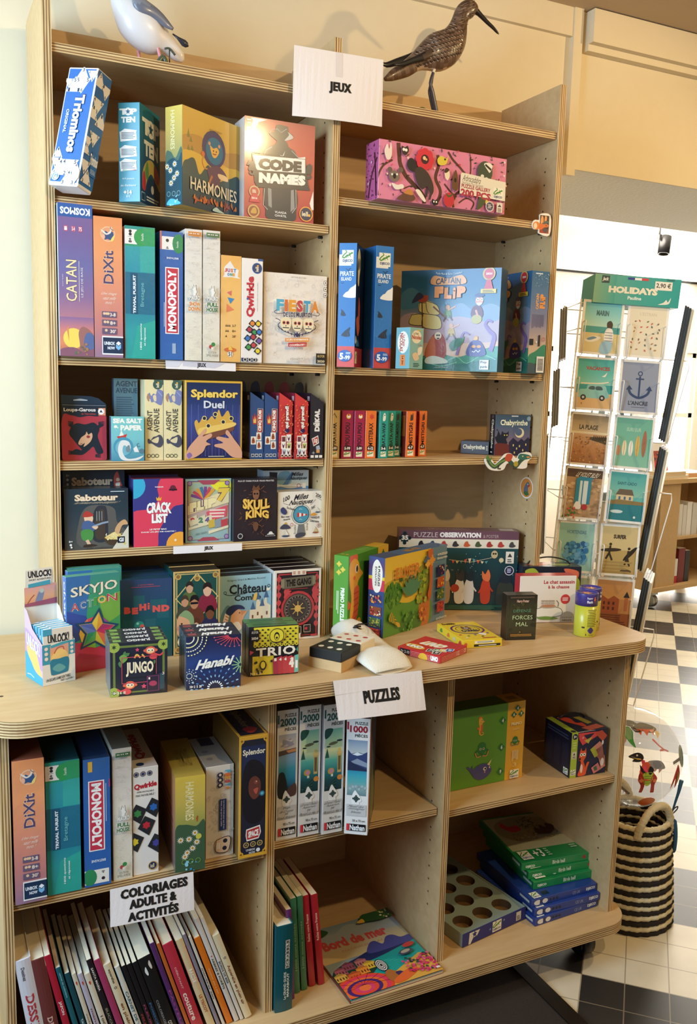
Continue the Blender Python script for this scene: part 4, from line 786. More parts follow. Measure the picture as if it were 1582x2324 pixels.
b = Box(.053, .25, .250, '5A6E92', 'shrink_wrap', top='3A6A8C', left='2E5F84'); f = b.f(); f.g(0, 0, 1, 1, ['2E6890', '5A7AA0', '8A86A0', 'D0B498', 'D8BE9C']); f.s([(0, .84), (.4, .78), (1, .72), (1, 1.02), (0, 1.02)], '3E8A6A'); f.s([(0, .9), (.5, .9), (1, .84), (1, 1.02), (0, 1.02)], '4A5A5E')
f.t('CAPTAIN', .30, .22, .46, .37, 'F0A858', r=90, b=.04); f.t('FLiP', .52, .22, .82, .36, 'F09A4A', r=90, b=.08); f.lines(.1, .42, .8, .56, 10, '6A6A8A', vert=True); f.r(.2, .02, .6, .03, 'E8ECF0'); speck(f, 30, ['E8F0F4', 'C8D8E4'], .008, .02, 2, .15, .02, .95, .15)
f.r(.02, .66, .24, .72, '23262C'); f.c(.42, .69, .05, 'E0E0D8'); f.r(.52, .62, .62, .73, '2A2C30'); f.ring(.82, .66, .09, .02, 'D0504A', 14); f.r(.48, .83, .92, .99, 'EDE8DC'); f.lines(.54, .85, .86, .97, 9, '2A2A2A', ragged=0)
flip_cover(b.f('left')); b.put(1.1385, -.02, 1.4895+E_, 0, 'second pirate ship game box standing against the right upright, barcode on its spine', group='pirate ship game boxes')
b = Box(.046, .043, .0925, '8CC0C0', left='78AEB4', top='A0CCC8')
f = b.f('left'); f.e(.52, .36, .40, .27, 'F2E8D4'); f.t('Le Petit', .52, .18, .66, .46, 'C03A34', r=-90, b=.02); f.t('NICOLAS', .28, .14, .52, .58, 'B8322E', r=-90, b=.03); f.r(.34, .66, .70, .93, 'EA8A4A'); f.t('Le jeu', .42, .69, .62, .90, '3A2620', r=-90, b=.02)
f = b.f(); f.e(.48, .22, .36, .16, 'F2E8D4'); f.t('Le Petit', .26, .11, .62, .17, '2A2420', b=.01); f.t('Nicolas', .14, .18, .84, .28, 'B8322E', b=.03); f.t('LE JEU', .6, .40, .9, .45, 'D8603A'); f.lines(.3, .85, .75, .96, 3, '3A5A5A'); f.r(.5, .05, .8, .07, 'E0C040'); f.s([(.6, .5), (.9, .46), (.85, .62), (.62, .66)], 'F0E8D8'); f.s([(.2, .66), (.5, .6), (.7, .74), (.4, .8)], 'E8D0B0')
b.put(.773, -.070, 1.4895+E_, 18, 'small pale blue card game box in front of the pirate ship box')

# ================================================================== left bay, third shelf
lp = thing('game_box', 'dark hanging card box with a red werewolf picture, first on the third shelf', 'game box', (.027, .038, 1.2807+E_), -2)
b = Box(.0895, .028, .116, '23303E', left='1E2A38', top='23303E'); f = b.f(); f.s([(.02, .24), (.2, .20), (.4, .235), (.6, .21), (.8, .22), (.99, .20), (.99, .99), (.02, .99)], 'B23C48')
f.s([(.16, .52), (.22, .40), (.34, .34), (.52, .36), (.72, .33), (.84, .44), (.80, .56), (.84, .68), (.92, .86), (.78, .88), (.70, .76), (.60, .82), (.46, .90), (.30, .90), (.18, .88), (.30, .80), (.44, .82), (.34, .72), (.24, .62)], '202C36')
for x, y, dx in ((.14, .34, -1), (.94, .34, 1), (.14, .86, -1), (.86, .92, 1)):
    for k in range(4): f.l([(x, y+.022*(k-1.5)), (x-dx*.12, y+.012*(k-1.5))], .016, '202C36')
f.l([(.3, .44), (.18, .36)], .07, '202C36'); f.l([(.78, .42), (.9, .36)], .07, '202C36'); f.l([(.36, .84), (.2, .87)], .07, '202C36'); f.l([(.82, .74), (.86, .88)], .07, '202C36')
f.s([(.36, .70), (.42, .60), (.52, .54), (.55, .49), (.59, .54), (.66, .51), (.68, .58), (.62, .68), (.48, .76), (.50, .70), (.42, .73)], 'E6B48A'); f.e(.585, .58, .04, .025, 'A83A40'); f.l([(.40, .715), (.44, .70), (.46, .72), (.50, .695)], .012, '2A1A1A')
f.t('Loups-Garous', .05, .07, .76, .15, 'F0ECE6', b=.03); f.t('de Thiercelieux', .44, .155, .76, .19, 'D85A50'); f.r(.82, .07, .98, .20, 'E09070'); f.c(.88, .13, .07, 'F4F0EA'); f.star(.88, .13, .045, 3, '202830', .4); f.l([(.02, .02), (.98, .025)], .006, 'A8B4C0')
b.put(0, 0, 0, 0, None, 'carton', parent=lp)
m = MB(); m.face([(0, .001, .116), (.0895, .001, .116), (.074, .001, .128), (.058, .001, .132), (0, .001, .134)], 0, '24384A'); m.face([(.024, .0005, .1225), (.052, .0005, .1225), (.052, .0005, .1245), (.040, .0005, .1265), (.036, .0005, .1265), (.024, .0005, .1245)], 0, 'AEB8C2'); m.build('hang_tab', 'gloss_card', lp)
b = Box(.050, .02, .17, '3E5A6E', mat='shrink_wrap'); f = b.f(); f.g(0, 0, 1, 1, ['5E7E86', '4E6E7E', '3E5E72']); f.t('AGENT', .08, .03, .98, .10, '2E4454', b=.03); f.t('AVENUE', .08, .115, .98, .18, '2E4454', b=.03); f.lines(.1, .22, .9, .55, 12, '3A5466')
b.put(.136, .055, 1.2807+E_, 0, 'dim blue-grey box back half hidden behind the paper-boat card box')
b = Box(.0675, .022, .092, '7CC0BC', left='4A4A6A'); f = b.f(); f.g(0, 0, 1, 1, ['7EC4BE', '7ABEC0', '4A8AA0']); f.t('SEA SALT', .05, .04, .94, .15, 'F2ECDC', b=.06); f.t('& PAPER', .06, .19, .94, .31, 'F2ECDC', b=.06)
f.p([(.16, .45), (.48, .39), (.42, .50), (.24, .52)], 'C8403A'); f.p([(.24, .44), (.30, .30), (.38, .42)], 'EDE6DA'); f.c(.36, .68, .30, '4E94AC'); f.c(.36, .70, .24, '72B0BE'); f.s([(.20, .70), (.30, .54), (.52, .56), (.58, .70), (.50, .76), (.44, .66), (.36, .66), (.34, .80), (.46, .94), (.72, .94), (.98, .88), (.80, .98), (.40, .99), (.24, .90)], 'E2DED6'); f.s([(.44, .70), (.54, .64), (.56, .78), (.46, .8)], '7A8A8E'); f.p([(.66, .72), (.76, .66), (.84, .80), (.70, .80)], 'E8E4DC'); f.c(.92, .78, .08, '5A7A88'); f.l([(.84, .60), (.78, .62), (.80, .68), (.86, .66)], .02, '5A7A88', True)
b.put(.121, .008, 1.2807+E_, -1, 'small turquoise card box with a paper boat on a wave')
def agent_spine(b):
    f = b.f(); f.g(0, 0, 1, 1, ['EAD9A6', 'E8D5A2']); f.r(.5, .0, 1, .06, '4A6A5E'); iello(f, .70, .06, .26, 90, '3A5A52', '3E5E54')
    f.s([(.12, .24), (.24, .16), (.34, .20), (.46, .17), (.60, .18), (.70, .12), (.98, .14), (.98, .24), (.9, .31), (.7, .30), (.5, .27), (.36, .28), (.28, .24)], '7E84B0'); f.s([(.10, .22), (.18, .17), (.28, .22), (.2, .27)], 'B0886A'); f.s([(.44, .20), (.60, .19), (.62, .26), (.5, .26)], 'E8D2A8'); f.l([(.7, .14), (.95, .2)], .02, 'C8C8DC'); f.c(.27, .245, .03, 'F0E8D8', 8)
    f.t('AGENT', .12, .38, .40, .63, '4A4A42', r=90, b=.02); f.t('AVENUE', .48, .355, .78, .655, '4A4A42', r=90, b=.02)
    f.s([(.14, .74), (.22, .73), (.30, .75), (.44, .71), (.60, .70), (.80, .68), (.96, .72), (.98, .80), (.80, .84), (.56, .82), (.36, .79), (.18, .79)], '4E4E5E'); f.s([(.34, .755), (.5, .73), (.74, .71), (.70, .78), (.5, .78)], 'E4D2A4')
    for x in (.2, .42, .64): f.ring(x, .945, .11, .035, '5E6650', 12)
for k, (x, lb) in enumerate(((.1928, 'cream detective box with badger art, left one of two beside the paper-boat box'), (.2325, 'cream detective box with badger art, right one of two beside the crown box'))):
    if k == 0: b = Box(.0385, .13, .169, 'E8D6A4', 'shrink_wrap', left='D8C698'); agent_spine(b); ag = b.put(x, .017, 1.2807+E_, 0, lb, group='cream detective boxes')
    else: again(ag, x, .015, 1.2807+E_, 0, lb)
b = Box(.127, .045, .170, 'D8A838', left='8A6A2A'); f = b.f(); f.g(.03, .025, .97, .975, ['1C2A4E', '24386A', '3A4A8A', '3A3A72', '23264E'])
for k in range(16): f.l([(.05+.06*k, .30), (.05+.06*k, .95)], .010, '5A62A4' if k % 2 else '3A4684')
f.t('Splendor', .10, .11, .92, .24, 'F0CC60', b=.04, o='5A3A1A', ow=.02); f.t('Duel', .32, .25, .68, .345, 'D8DCE4', b=.03, o='2A2E48', ow=.03)
f.s([(.16, .54), (.20, .49), (.24, .53), (.32, .44), (.38, .50), (.46, .44), (.52, .48), (.58, .36), (.64, .45), (.74, .37), (.80, .47), (.86, .55), (.80, .62), (.60, .66), (.40, .72), (.24, .70)], 'D8A84A'); f.s([(.26, .66), (.45, .62), (.68, .58), (.83, .56), (.84, .62), (.62, .69), (.36, .74), (.26, .72)], '7A4A3A'); f.s([(.24, .60), (.5, .56), (.85, .52), (.85, .57), (.5, .64), (.26, .68)], 'EAC468')
for x, y in ((.40, .565), (.66, .515), (.52, .42), (.33, .47), (.80, .47)): f.e(x, y, .034, .028, '2A2C3A'); f.ring(x, y, .042, .012, 'F0D88A', 12)
for P in ([(.0, 1.0), (.06, .84), (.22, .70), (.34, .60), (.36, .64), (.30, .70), (.44, .66), (.46, .70), (.36, .76), (.44, .80), (.36, .82), (.30, .90), (.14, 1.0)], [(1.0, 1.0), (.98, .86), (.86, .74), (.74, .62), (.70, .66), (.76, .72), (.58, .70), (.54, .73), (.66, .78), (.52, .80), (.52, .83), (.66, .86), (.78, .94), (.86, 1.0)]): f.s([(a, min(y, .97)) for a, y in P], 'D8A080')
f.lines(.40, .945, .68, .96, 1, 'E8D8B0', ragged=0); f.s([(.03, .93), (.08, .90), (.12, .94), (.06, .975)], '8A6AA0')
b.put(.2745, .003, 1.2807+E_, -.6, 'blue box with a golden crown held by two hands, on the third shelf')
# hanging card boxes seen from the side, sloped tops and hang tabs
def hang_box(col, dark, draw, x, y, lb, grp, top_col=None):
    t = thing('game_box', lb, 'game box', (x, y, 1.2807+E_), 0, grp); w, h1, h2, d = .0318, .148, .128, .11; m = MB()
    m.face([(0, 0, 0), (w, 0, 0), (w, 0, h2), (0, 0, h1)], 0, col); m.face([(0, d, 0), (0, 0, 0), (0, 0, h1), (0, d, h1)], 0, dark); m.face([(w, 0, 0), (w, d, 0), (w, d, h2), (w, 0, h2)], 0, col)
    m.face([(0, 0, h1), (w, 0, h2), (w, d, h2), (0, d, h1)], 0, top_col or dark); m.face([(w, d, 0), (0, d, 0), (0, d, h1), (w, d, h2)], 0, dark); m.face([(0, d, 0), (w, d, 0), (w, 0, 0), (0, 0, 0)], 0, dark)
    f = Face(m, (0, 0, h1), (1, 0, 0), (0, 0, -1), (0, -1, 0), w, h1); draw(f)
    f = Face(m, (0, d, h1), (0, -1, 0), (0, 0, -1), (-1, 0, 0), d, h1); f.r(.82, .05, .93, .12, mix(dark, 'FFFFFF', .4)); f.lines(.1, .5, .8, .8, 4, mix(dark, 'FFFFFF', .15)); f.r(.0, .9, 1, .97, mix(dark, 'FFFFFF', .12))
    m.build('carton', 'gloss_card', t)
    m = MB(); P = [(.000, .030), (.000, .052), (.004, .060), (.012, .064), (.020, .064), (.026, .058), (.028, .048), (.026, .030)]
    P = smooth_pts([(a, b_) for a, b_ in P], 3); zz = [(d-.001+.0, .060+a, h1-.010+(b_-.030)) for a, b_ in P]
    m.face([(.004+a*.8, d-.004, h1-.014+(b_-.030)*1.1) for a, b_ in P], 0, dark); m.face([(.004+a*.8, d-.0035, h1-.014+(b_-.030)*1.1) for a, b_ in P][::-1], 0, dark); m.build('hang_tab', 'gloss_card', t)
    return t
def d_cinq(f):
    f.p([(.56, .27), (.88, .25), (.92, .30), (.90, .56), (.84, .60), (.60, .60), (.54, .56)], 'B83A34'); f.box(.55, .245, .92, .595, .03, 'E8C890'); f.t('CINQ ROIS', .60, .265, .86, .58, 'F6F0E4', r=90, b=.06); f.p([(.20, .48), (.14, .34), (.26, .38), (.32, .30), (.40, .37), (.50, .33), (.48, .48)], 'B83A34'); f.p([(.24, .46), (.22, .39), (.30, .42), (.33, .35), (.39, .41), (.44, .39), (.43, .46)], 'F0C060')
    for x, y in ((.22, .72), (.62, .66), (.64, .79)): f.r(x-.16, y-.06, x+.22, y+.06, 'F0E8D8'); f.s([(x-.08, y+.04), (x-.06, y-.03), (x+.06, y-.04), (x+.14, y+.03)], 'A8542E'); f.c(x+.02, y, .05, '6A3A2A', 8)
    for x in (.1, .38, .66): f.r(x, .92, x+.22, .965, 'E8E4DC'); f.r(x+.03, .928, x+.19, .957, '2A3A56')
def d_qui(f):
    q = random.Random(5)
    for k in range(70):
        x, y = q.random(), q.uniform(.02, 1)
        if y > .02+x*.13: f.c(x, y, .045, q.choice(['E8784A', 'EC8650']), 6); f.c(x+.05, y-.01, .03, 'EC8650', 6)
    f.t('6 qui prend!', .36, .20, .72, .60, 'F4EEE2', r=90, b=.05, o='2A1A20', ow=.06); f.t('6', .34, .535, .74, .60, '2E2350', r=90, b=.09)
    for x, y, c in ((.30, .70, '7A3A32'), (.68, .68, 'F0ECE0'), (.28, .79, 'F0ECE0'), (.70, .80, 'B8CC5A'), (.34, .89, 'B8C8D0'), (.66, .89, 'F0ECE0')): f.r(x-.17, y-.055, x+.17, y+.055, 'F2ECDE'); f.r(x-.13, y-.04, x+.13, y+.04, c); f.s([(x-.10, y-.03), (x, y), (x+.10, y-.03), (x+.04, y+.035), (x-.04, y+.035)], '6A3A50')
    for x in (.1, .38, .66): f.r(x, .925, x+.2, .965, 'F0E4D0'); f.r(x+.03, .933, x+.17, .957, '3A1A1C')
def d_dekal(f):
    f.t('DÉKAL', .24, .24, .72, .58, 'E8E2D6', r=90, b=.08); f.p([(.12, .69), (.62, .64), (.70, .76), (.28, .81)], 'E4DCD0'); f.p([(.20, .70), (.58, .66), (.62, .75), (.30, .79)], 'B83838'); f.t('10', .30, .69, .56, .76, 'F4ECE0', b=.05); f.p([(.46, .81), (.72, .79), (.80, .85), (.52, .88)], 'A8B0BC'); f.r(.50, .86, .76, .91, 'D89A58'); f.star(.28, .91, .14, 4, '9AA4A8', .4)
    for x in (.06, .40, .72): f.r(x, .945, x+.25, .985, 'EDE6DC')
hang_box('34507E', '1F2C44', d_cinq, .4235, .012, 'dark blue hanging card box with a crown, left one of the pair', 'blue five-kings card boxes')
hang_box('34507E', '1F2C44', d_cinq, .4565, .010, 'dark blue hanging card box with a crown, right one of the pair', 'blue five-kings card boxes')
hang_box('D23E3C', '7A2430', d_qui, .4895, .006, 'red hanging card box with bull heads, left one of the pair', 'red bull card boxes', 'C83A3E')
hang_box('D23E3C', '7A2430', d_qui, .5255, .002, 'red hanging card box with bull heads, right one of the pair', 'red bull card boxes', 'C83A3E')
hang_box('2A2730', '1E1D26', d_dekal, .5635, .002, 'black hanging card box with a red ten tile beside the middle upright', None)

# ================================================================== right bay, third shelf: small card boxes
def small_spine(w, col, word, age, icon, x, y, lb, grp=None, h=.112, left=None, d=.055):
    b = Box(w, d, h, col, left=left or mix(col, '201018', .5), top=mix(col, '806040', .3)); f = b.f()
    f.t(word, .30, .25, .70, .74, '2A2026', r=90, b=.03); f.r(.20, .745, .82, .835, '1E1A1C'); f.t(age, .25, .758, .76, .82, 'F4EEE2', b=.05); gecko(f, .20, .86, .80, .965, 'F2EAD0', False)
    icon(f); g = b.f('left'); g.r(.1, .1, .9, .55, mix(col, '301820', .35)); g.r(.05, .62, .5, .76, 'E8B0A0'); g.r(.1, .80, .6, .93, 'E8E0CC'); g.s([(.3, .3), (.5, .2), (.7, .35), (.5, .5)], mix(col, '000000', .6)); return b.put(x, y, 1.2781+E_, 0, lb, group=grp)
def ic_chick(f): f.c(.55, .12, .20, 'EEC040'); f.r(.42, .10, .70, .15, 'F6EEDC'); f.c(.55, .09, .08, 'D84A30')
def ic_ox(f): f.star(.55, .12, .26, 6, 'D84A3A', .5)
def ic_dog(f): f.s([(.35, .20), (.42, .06), (.60, .05), (.68, .12), (.60, .20)], 'F0E8D4'); f.c(.55, .09, .06, '2A2A2A')
def ic_cat(f): f.s([(.40, .20), (.44, .07), (.56, .09), (.66, .04), (.68, .18), (.55, .20)], '4A3A34')
def ic_line(f): f.l([(.3, .15), (.5, .06), (.7, .15)], .06, '5A4A3A')
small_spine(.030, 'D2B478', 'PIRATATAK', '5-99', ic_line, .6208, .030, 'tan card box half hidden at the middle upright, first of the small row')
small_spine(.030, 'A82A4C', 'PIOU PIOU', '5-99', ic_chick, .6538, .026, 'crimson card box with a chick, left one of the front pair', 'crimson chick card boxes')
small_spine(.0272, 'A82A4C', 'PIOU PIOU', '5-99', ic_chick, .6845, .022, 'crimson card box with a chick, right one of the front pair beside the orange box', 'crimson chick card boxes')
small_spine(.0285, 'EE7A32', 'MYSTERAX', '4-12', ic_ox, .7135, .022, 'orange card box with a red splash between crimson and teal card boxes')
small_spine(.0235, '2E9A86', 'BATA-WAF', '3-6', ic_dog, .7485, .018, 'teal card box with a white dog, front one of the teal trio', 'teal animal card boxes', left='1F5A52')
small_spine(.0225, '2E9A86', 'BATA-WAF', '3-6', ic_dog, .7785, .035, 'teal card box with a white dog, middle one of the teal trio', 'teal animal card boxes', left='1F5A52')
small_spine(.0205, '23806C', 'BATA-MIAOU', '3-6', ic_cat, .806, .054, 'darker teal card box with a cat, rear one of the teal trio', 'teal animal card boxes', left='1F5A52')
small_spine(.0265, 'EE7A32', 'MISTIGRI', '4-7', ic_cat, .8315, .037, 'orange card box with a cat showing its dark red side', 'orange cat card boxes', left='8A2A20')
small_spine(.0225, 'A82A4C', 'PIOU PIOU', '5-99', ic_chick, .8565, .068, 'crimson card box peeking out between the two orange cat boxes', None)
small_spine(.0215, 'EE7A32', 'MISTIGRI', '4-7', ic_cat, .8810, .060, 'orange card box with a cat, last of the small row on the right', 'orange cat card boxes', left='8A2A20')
b = Box(.097, .038, .1055, '3A4A5E', left='22222C', top='5A4A3A')
f = b.f(); f.g(0, 0, 1, 1, ['3E5260', '4A5E72', '6A6478', '8A6A68', '3A2A2E']); f.c(.70, .44, .13, 'EED8A0'); f.c(.67, .42, .10, '59637A'); f.t('Chabyrinthe', .14, .12, .92, .30, 'F4EECC', b=.03, o='1E2630', ow=.03); f.r(.45, .02, .64, .045, 'D8D8D0'); f.c(.95, .09, .06, '8AA0A8')
f.s([(.0, .56), (.05, .52), (.08, .40), (.03, .38), (.06, .36), (.12, .44), (.16, .50), (.20, .40), (.24, .44), (.34, .44), (.38, .40), (.38, .52), (.32, .60), (.36, .70), (.20, .74), (.08, .70)], '1E2430'); f.c(.27, .50, .018, 'E0C060'); f.c(.34, .50, .018, 'E0C060')
f.s([(0, .74), (.2, .70), (.44, .76), (.48, 1), (0, 1)], '6A2E28'); f.p([(.40, .68), (.52, .56), (.66, .66), (.76, .58), (.84, .64), (.95, .54), (1, .6), (1, 1), (.44, 1)], '2E2C40')
for x, y in ((.52, .72), (.62, .80), (.70, .74), (.80, .84), (.88, .70), (.90, .9), (.56, .90)): f.r(x, y, x+.03, y+.05, 'F0D070')
f = b.f('left'); f.t('Chabyrinthe', .25, .12, .70, .84, 'EEE4C0', r=-90, b=.03); f.c(.5, .06, .12, '6A5A50'); f.lines(.3, .9, .7, .96, 1, 'D8D0B0')
b.put(1.104, .055, 1.2781+E_, -12, 'cat maze game box standing upright at the right end of the third shelf')
b = Box(.075, .075, .034, '2A262E', top='3A4658'); f = b.f(); f.t('Chabyrinthe', .08, .28, .86, .72, 'EEE4C0', b=.03); f.lines(.9, .3, .97, .7, 3, 'C8C0A0'); b.put(1.049, .130, 1.2781+E_, -45, 'cat maze game box lying flat behind the upright one')
# ================================================================== left bay, fourth shelf
b = Box(.129, .045, .127, '24323E', 'shrink_wrap', left='1C2730', top='1E2A34'); f = b.f(); f.g(.0, .0, 1, 1, ['22323E', '26363F', '3A4248', '4A4A46']); f.t('Saboteur', .16, .09, .84, .20, 'E8CCA8', b=.05, o='3A2018', ow=.04); f.t('les mineurs contre-attaquent !', .17, .205, .84, .255, 'C8B090', sh=.15); f.lines(.72, .04, .94, .06, 1, 'D8DCDC', ragged=0)
f.s([(.24, .95), (.22, .55), (.34, .30), (.60, .27), (.78, .34), (.82, .55), (.96, .72), (.96, .96)], '5A5650'); f.s([(.44, .84), (.44, .46), (.50, .30), (.60, .28), (.66, .36), (.66, .84)], '2E3138'); f.s([(.48, .8), (.48, .48), (.53, .36), (.60, .34), (.62, .42), (.62, .8)], '46392F')
for x in (.50, .54, .58): f.l([(x, .37), (x, .53)], .010, '8A98A0')
f.s([(.30, .46), (.36, .40), (.44, .46), (.42, .56), (.34, .58)], 'E2B894'); f.s([(.28, .45), (.34, .36), (.45, .43), (.38, .46)], 'B0382E'); f.s([(.28, .55), (.38, .52), (.48, .60), (.44, .70), (.28, .68)], '4A5E86'); f.s([(.25, .70), (.34, .66), (.44, .70), (.42, .84), (.28, .84)], '4A8A42'); f.l([(.34, .84), (.38, .92)], .05, 'D8B090'); f.l([(.44, .62), (.58, .57), (.68, .55)], .03, '8A98A8'); f.s([(.42, .62), (.52, .62), (.48, .67)], 'E2B894'); f.s([(.30, .92), (.42, .91), (.5, .94), (.3, .96)], '3A2A22')
f.s([(.60, .82), (.76, .80), (.92, .84), (.86, .92), (.70, .94)], '4A382A'); f.s([(.62, .82), (.70, .76), (.80, .72), (.90, .80), (.80, .85)], 'E8CE8A'); f.s([(.78, .70), (.84, .58), (.94, .52), (.99, .60), (.90, .62), (.84, .76)], 'D0A070'); speck(f, 30, ['F4E4B0', 'E0B850'], .006, .012, 8, .62, .74, .90, .85)
f.p([(1, .62), (1, 1), (.74, 1)], 'D8CCB4'); f.r(.82, .80, .94, .91, '1E1E22'); f.t('GI', .845, .82, .92, .89, 'E8E8E8', b=.05); f.star(.94, .92, .03, 4, 'D8C050', .4); f.t('8+', .06, .84, .12, .87, 'F0F0EA', b=.03); f.c(.09, .91, .02, 'F0F0EA', 8); f.c(.10, .95, .016, 'F0F0EA', 8); f.t('Une extension', .34, .955, .74, .985, '2A2420', sh=.1)
b.put(.0255, .013, 1.0967+E_, -2, 'dark square box with a gnome at a mine door, front one of two')
b = Box(.129, .040, .160, '24323E', 'shrink_wrap', left='1C2730', top='1E2A34'); f = b.f(); f.t('Saboteur', .14, .09, .80, .20, 'D8C0A0', b=.05, o='3A2018', ow=.03); f.s([(.84, .26), (.82, .10), (.88, .02), (.92, .12), (.96, .24), (.90, .26)], 'B85040'); f.c(.885, .13, .03, 'E0B894'); f.s([(.85, .18), (.92, .17), (.91, .22), (.86, .22)], 'E8E0D0'); f.t('8+', .06, .05, .11, .08, 'D8DCDC'); f.c(.08, .12, .02, 'C8CCCC', 8); f.c(.08, .18, .02, 'C8CCCC', 8)
b.put(.0300, .064, 1.0967+E_, 0, 'taller dark box with a gnome standing behind the mine door box')
b = Box(.106, .045, .145, '3A3A7E', left='3A3A72', top='8A3A52'); f = b.f(); f.s([(1.05, -.1), (.62, -.05), (.48, .12), (.50, .30), (.30, .44), (-.05, .52), (-.05, 1.05), (.44, 1.05), (.50, .80), (.62, .62), (.80, .42), (1.05, .34)], 'DE4258'); f.c(-.02, .10, .26, '3CA8C8'); f.c(.93, 1.0, .28, 'F0A43C')
f.t('CRACK', .26, .34, .76, .50, 'F8F2E8', b=.055, o='2A1E4A', ow=.03, arch=.02); f.t('LIST', .36, .515, .68, .655, 'F8F2E8', b=.06, o='2A1E4A', ow=.03); f.p([(.46, .32), (.45, .265), (.485, .29), (.505, .255), (.525, .29), (.56, .265), (.55, .32)], 'F0B040'); f.t('LE PETIT BAC', .32, .735, .66, .757, 'F6F0E8', b=.04); f.t('DANS UN JEU DE CARTES !', .15, .775, .85, .797, 'F6F0E8', b=.04); f.t('YAQUA', .42, .11, .60, .13, 'F6F0E8', b=.04); f.c(.79, .14, .06, '6A2A3A'); f.r(.71, .15, .87, .175, '3A1A2A'); f.c(.84, .92, .025, 'F4E8C8')
crk = b.put(.1655, .009, 1.0967+E_, -1.6, 'pink and navy card box with white title between gnome box and neon box')
b = Box(.106, .05, .148, '3A2A4A', left='3A3A72', top='8A4A52'); b.put(.169, .060, 1.0967+E_, 0, 'second card box hidden behind the pink and navy one')
b = Box(.103, .042, .141, '9EB8B0', left='2E3A4A', top='3A4A58'); f = b.f(); f.g(0, 0, 1, 1, ['8EB0A8', 'B8C098', 'C8A8A0', 'A8BCB0', '8AB0B8']); f.s([(.55, .05), (.95, .02), (.98, .22), (.75, .20), (.6, .14)], 'EDE03C'); f.box(.05, .04, .95, .96, .022, '6A4A6E'); f.box(.075, .058, .925, .942, .010, 'D8B050')
for x, y in ((.09, .07), (.91, .07), (.10, .93), (.90, .92)): f.c(x, y, .055, '6A4A7A'); f.c(x, y, .04, 'A88AB0')
f.p([(.25, .02), (.75, .02), (.62, .09), (.38, .09)], 'A84A5A'); f.p([(.25, .98), (.75, .98), (.62, .92), (.38, .92)], 'A84A5A')
for k in range(7):
    t = math.radians(-160+k*18); f.l([(.42, .32), (.42+.32*math.cos(t), .32+.20*math.sin(t))], .06, ['7A4A8A', 'C84A5A', 'E0A040', '4A7AA0'][k % 4])
f.p([(.05, .42), (.95, .16), (.95, .38), (.05, .56)], 'E8D6A4'); f.t('FLIP', .08, .33, .68, .48, 'F0E0A8', b=.09, o='5A3A5E', ow=.06, tilt=-.09); f.t('7', .70, .15, .95, .36, 'F0C850', b=.10, o='5A3A5E', ow=.08, sh=.2)
f.p([(.45, .52), (.92, .42), (.9, .60), (.5, .66)], 'E05A68'); f.lines(.52, .47, .88, .62, 3, 'F4D8C8', ragged=.1)
for i, (x, c) in enumerate(((.10, 'B8A070'), (.28, 'C8B080'), (.42, 'A8A088'))): f.p([(x-.05, .62), (x+.14, .56), (x+.17, .70), (x, .74)], 'E4D8B4'); f.t('924'[i], x, .60, x+.10, .69, ['C84A5A', '5A8A6A', '6A5A8A'][i], b=.08)
for x, c in ((.56, 'D0B048'), (.70, '8A98A0'), (.84, 'C84A50')): f.p([(x-.07, .66), (x+.08, .63), (x+.08, .76), (x-.06, .78)], c)
f.p([(.06, .76), (.5, .68), (.5, .72), (.06, .80)], 'E4D8B4'); f.p([(.5, .82), (.94, .74), (.94, .78), (.5, .87)], 'E4D8B4'); f.t('ERIC OLICK', .22, .84, .46, .87, '4A6A6A', tilt=-.03)
b.put(.2815, .025, 1.0967+E_, -1, 'iridescent green and yellow card box with a large seven')
b = Box(.102, .042, .141, '241F28', left='1A181E'); f = b.f(); q = random.Random(3); f.g(.02, .02, .98, .98, ['241E26', '33262A', '2A2028']); f.t('PLIS ET PARIS POUR VRAIS PIRATES', .10, .025, .92, .05, 'D8D0C8', b=.02)
for s_ in (-1, 1):
    for k in range(34):
        a = q.uniform(-1.5, 1.5); r0 = q.uniform(.10, .38); x = .5+s_*(r0*math.cos(a)*.9); y = .5+r0*math.sin(a)*1.15; f.l([(x, y), (x+s_*q.uniform(.02, .09), y+q.uniform(-.06, .06))], .012, q.choice(['7A4A34', '5A3A34', '8A5638', '4A3230']))
f.s([(.43, .20), (.50, .14), (.57, .20), (.57, .28), (.53, .33), (.47, .33), (.43, .28)], '8A5A40'); f.c(.47, .24, .022, '1E1618'); f.c(.53, .24, .022, '1E1618'); f.p([(.40, .18), (.44, .10), (.5, .14), (.56, .10), (.60, .18)], '6A4430'); f.s([(.44, .72), (.5, .69), (.56, .72), (.55, .80), (.5, .84), (.45, .80)], '6E4836')
f.t('SKULL', .20, .335, .82, .50, 'EDBE58', b=.05, o='6A3414', ow=.03, arch=-.03); f.t('KING', .27, .49, .80, .62, 'EDBE58', b=.05, o='6A3414', ow=.03, arch=.03); f.c(.15, .91, .06, 'C8C4C0'); f.c(.15, .91, .045, '2A262C'); f.p([(.72, .93), (.78, .89), (.92, .89), (.96, .93)], 'E4DED4'); f.c(.85, .89, .05, 'E4DED4'); f.r(.74, .905, .94, .925, '2A262C')
b.put(.3855, .009, 1.0967+E_, -1.5, 'black card box with a golden skull title beside the white sailing box')
def sails(f, x, y, s_, c='EDE6DA', c2='3A4A6A'):
    f.p([(x, y-s_*1.6), (x+s_*.9, y), (x, y)], c); f.p([(x-.005, y-s_*1.3), (x-s_*.6, y), (x-.005, y)], mix(c, 'D8C8A0', .5)); f.l([(x, y-s_*1.6), (x+s_*.9, y), (x-s_*.6, y)], .005, '3A3A40'); f.s([(x-s_*.8, y+s_*.1), (x+s_, y+s_*.1), (x+s_*.7, y+s_*.4), (x-s_*.5, y+s_*.4)], c2)
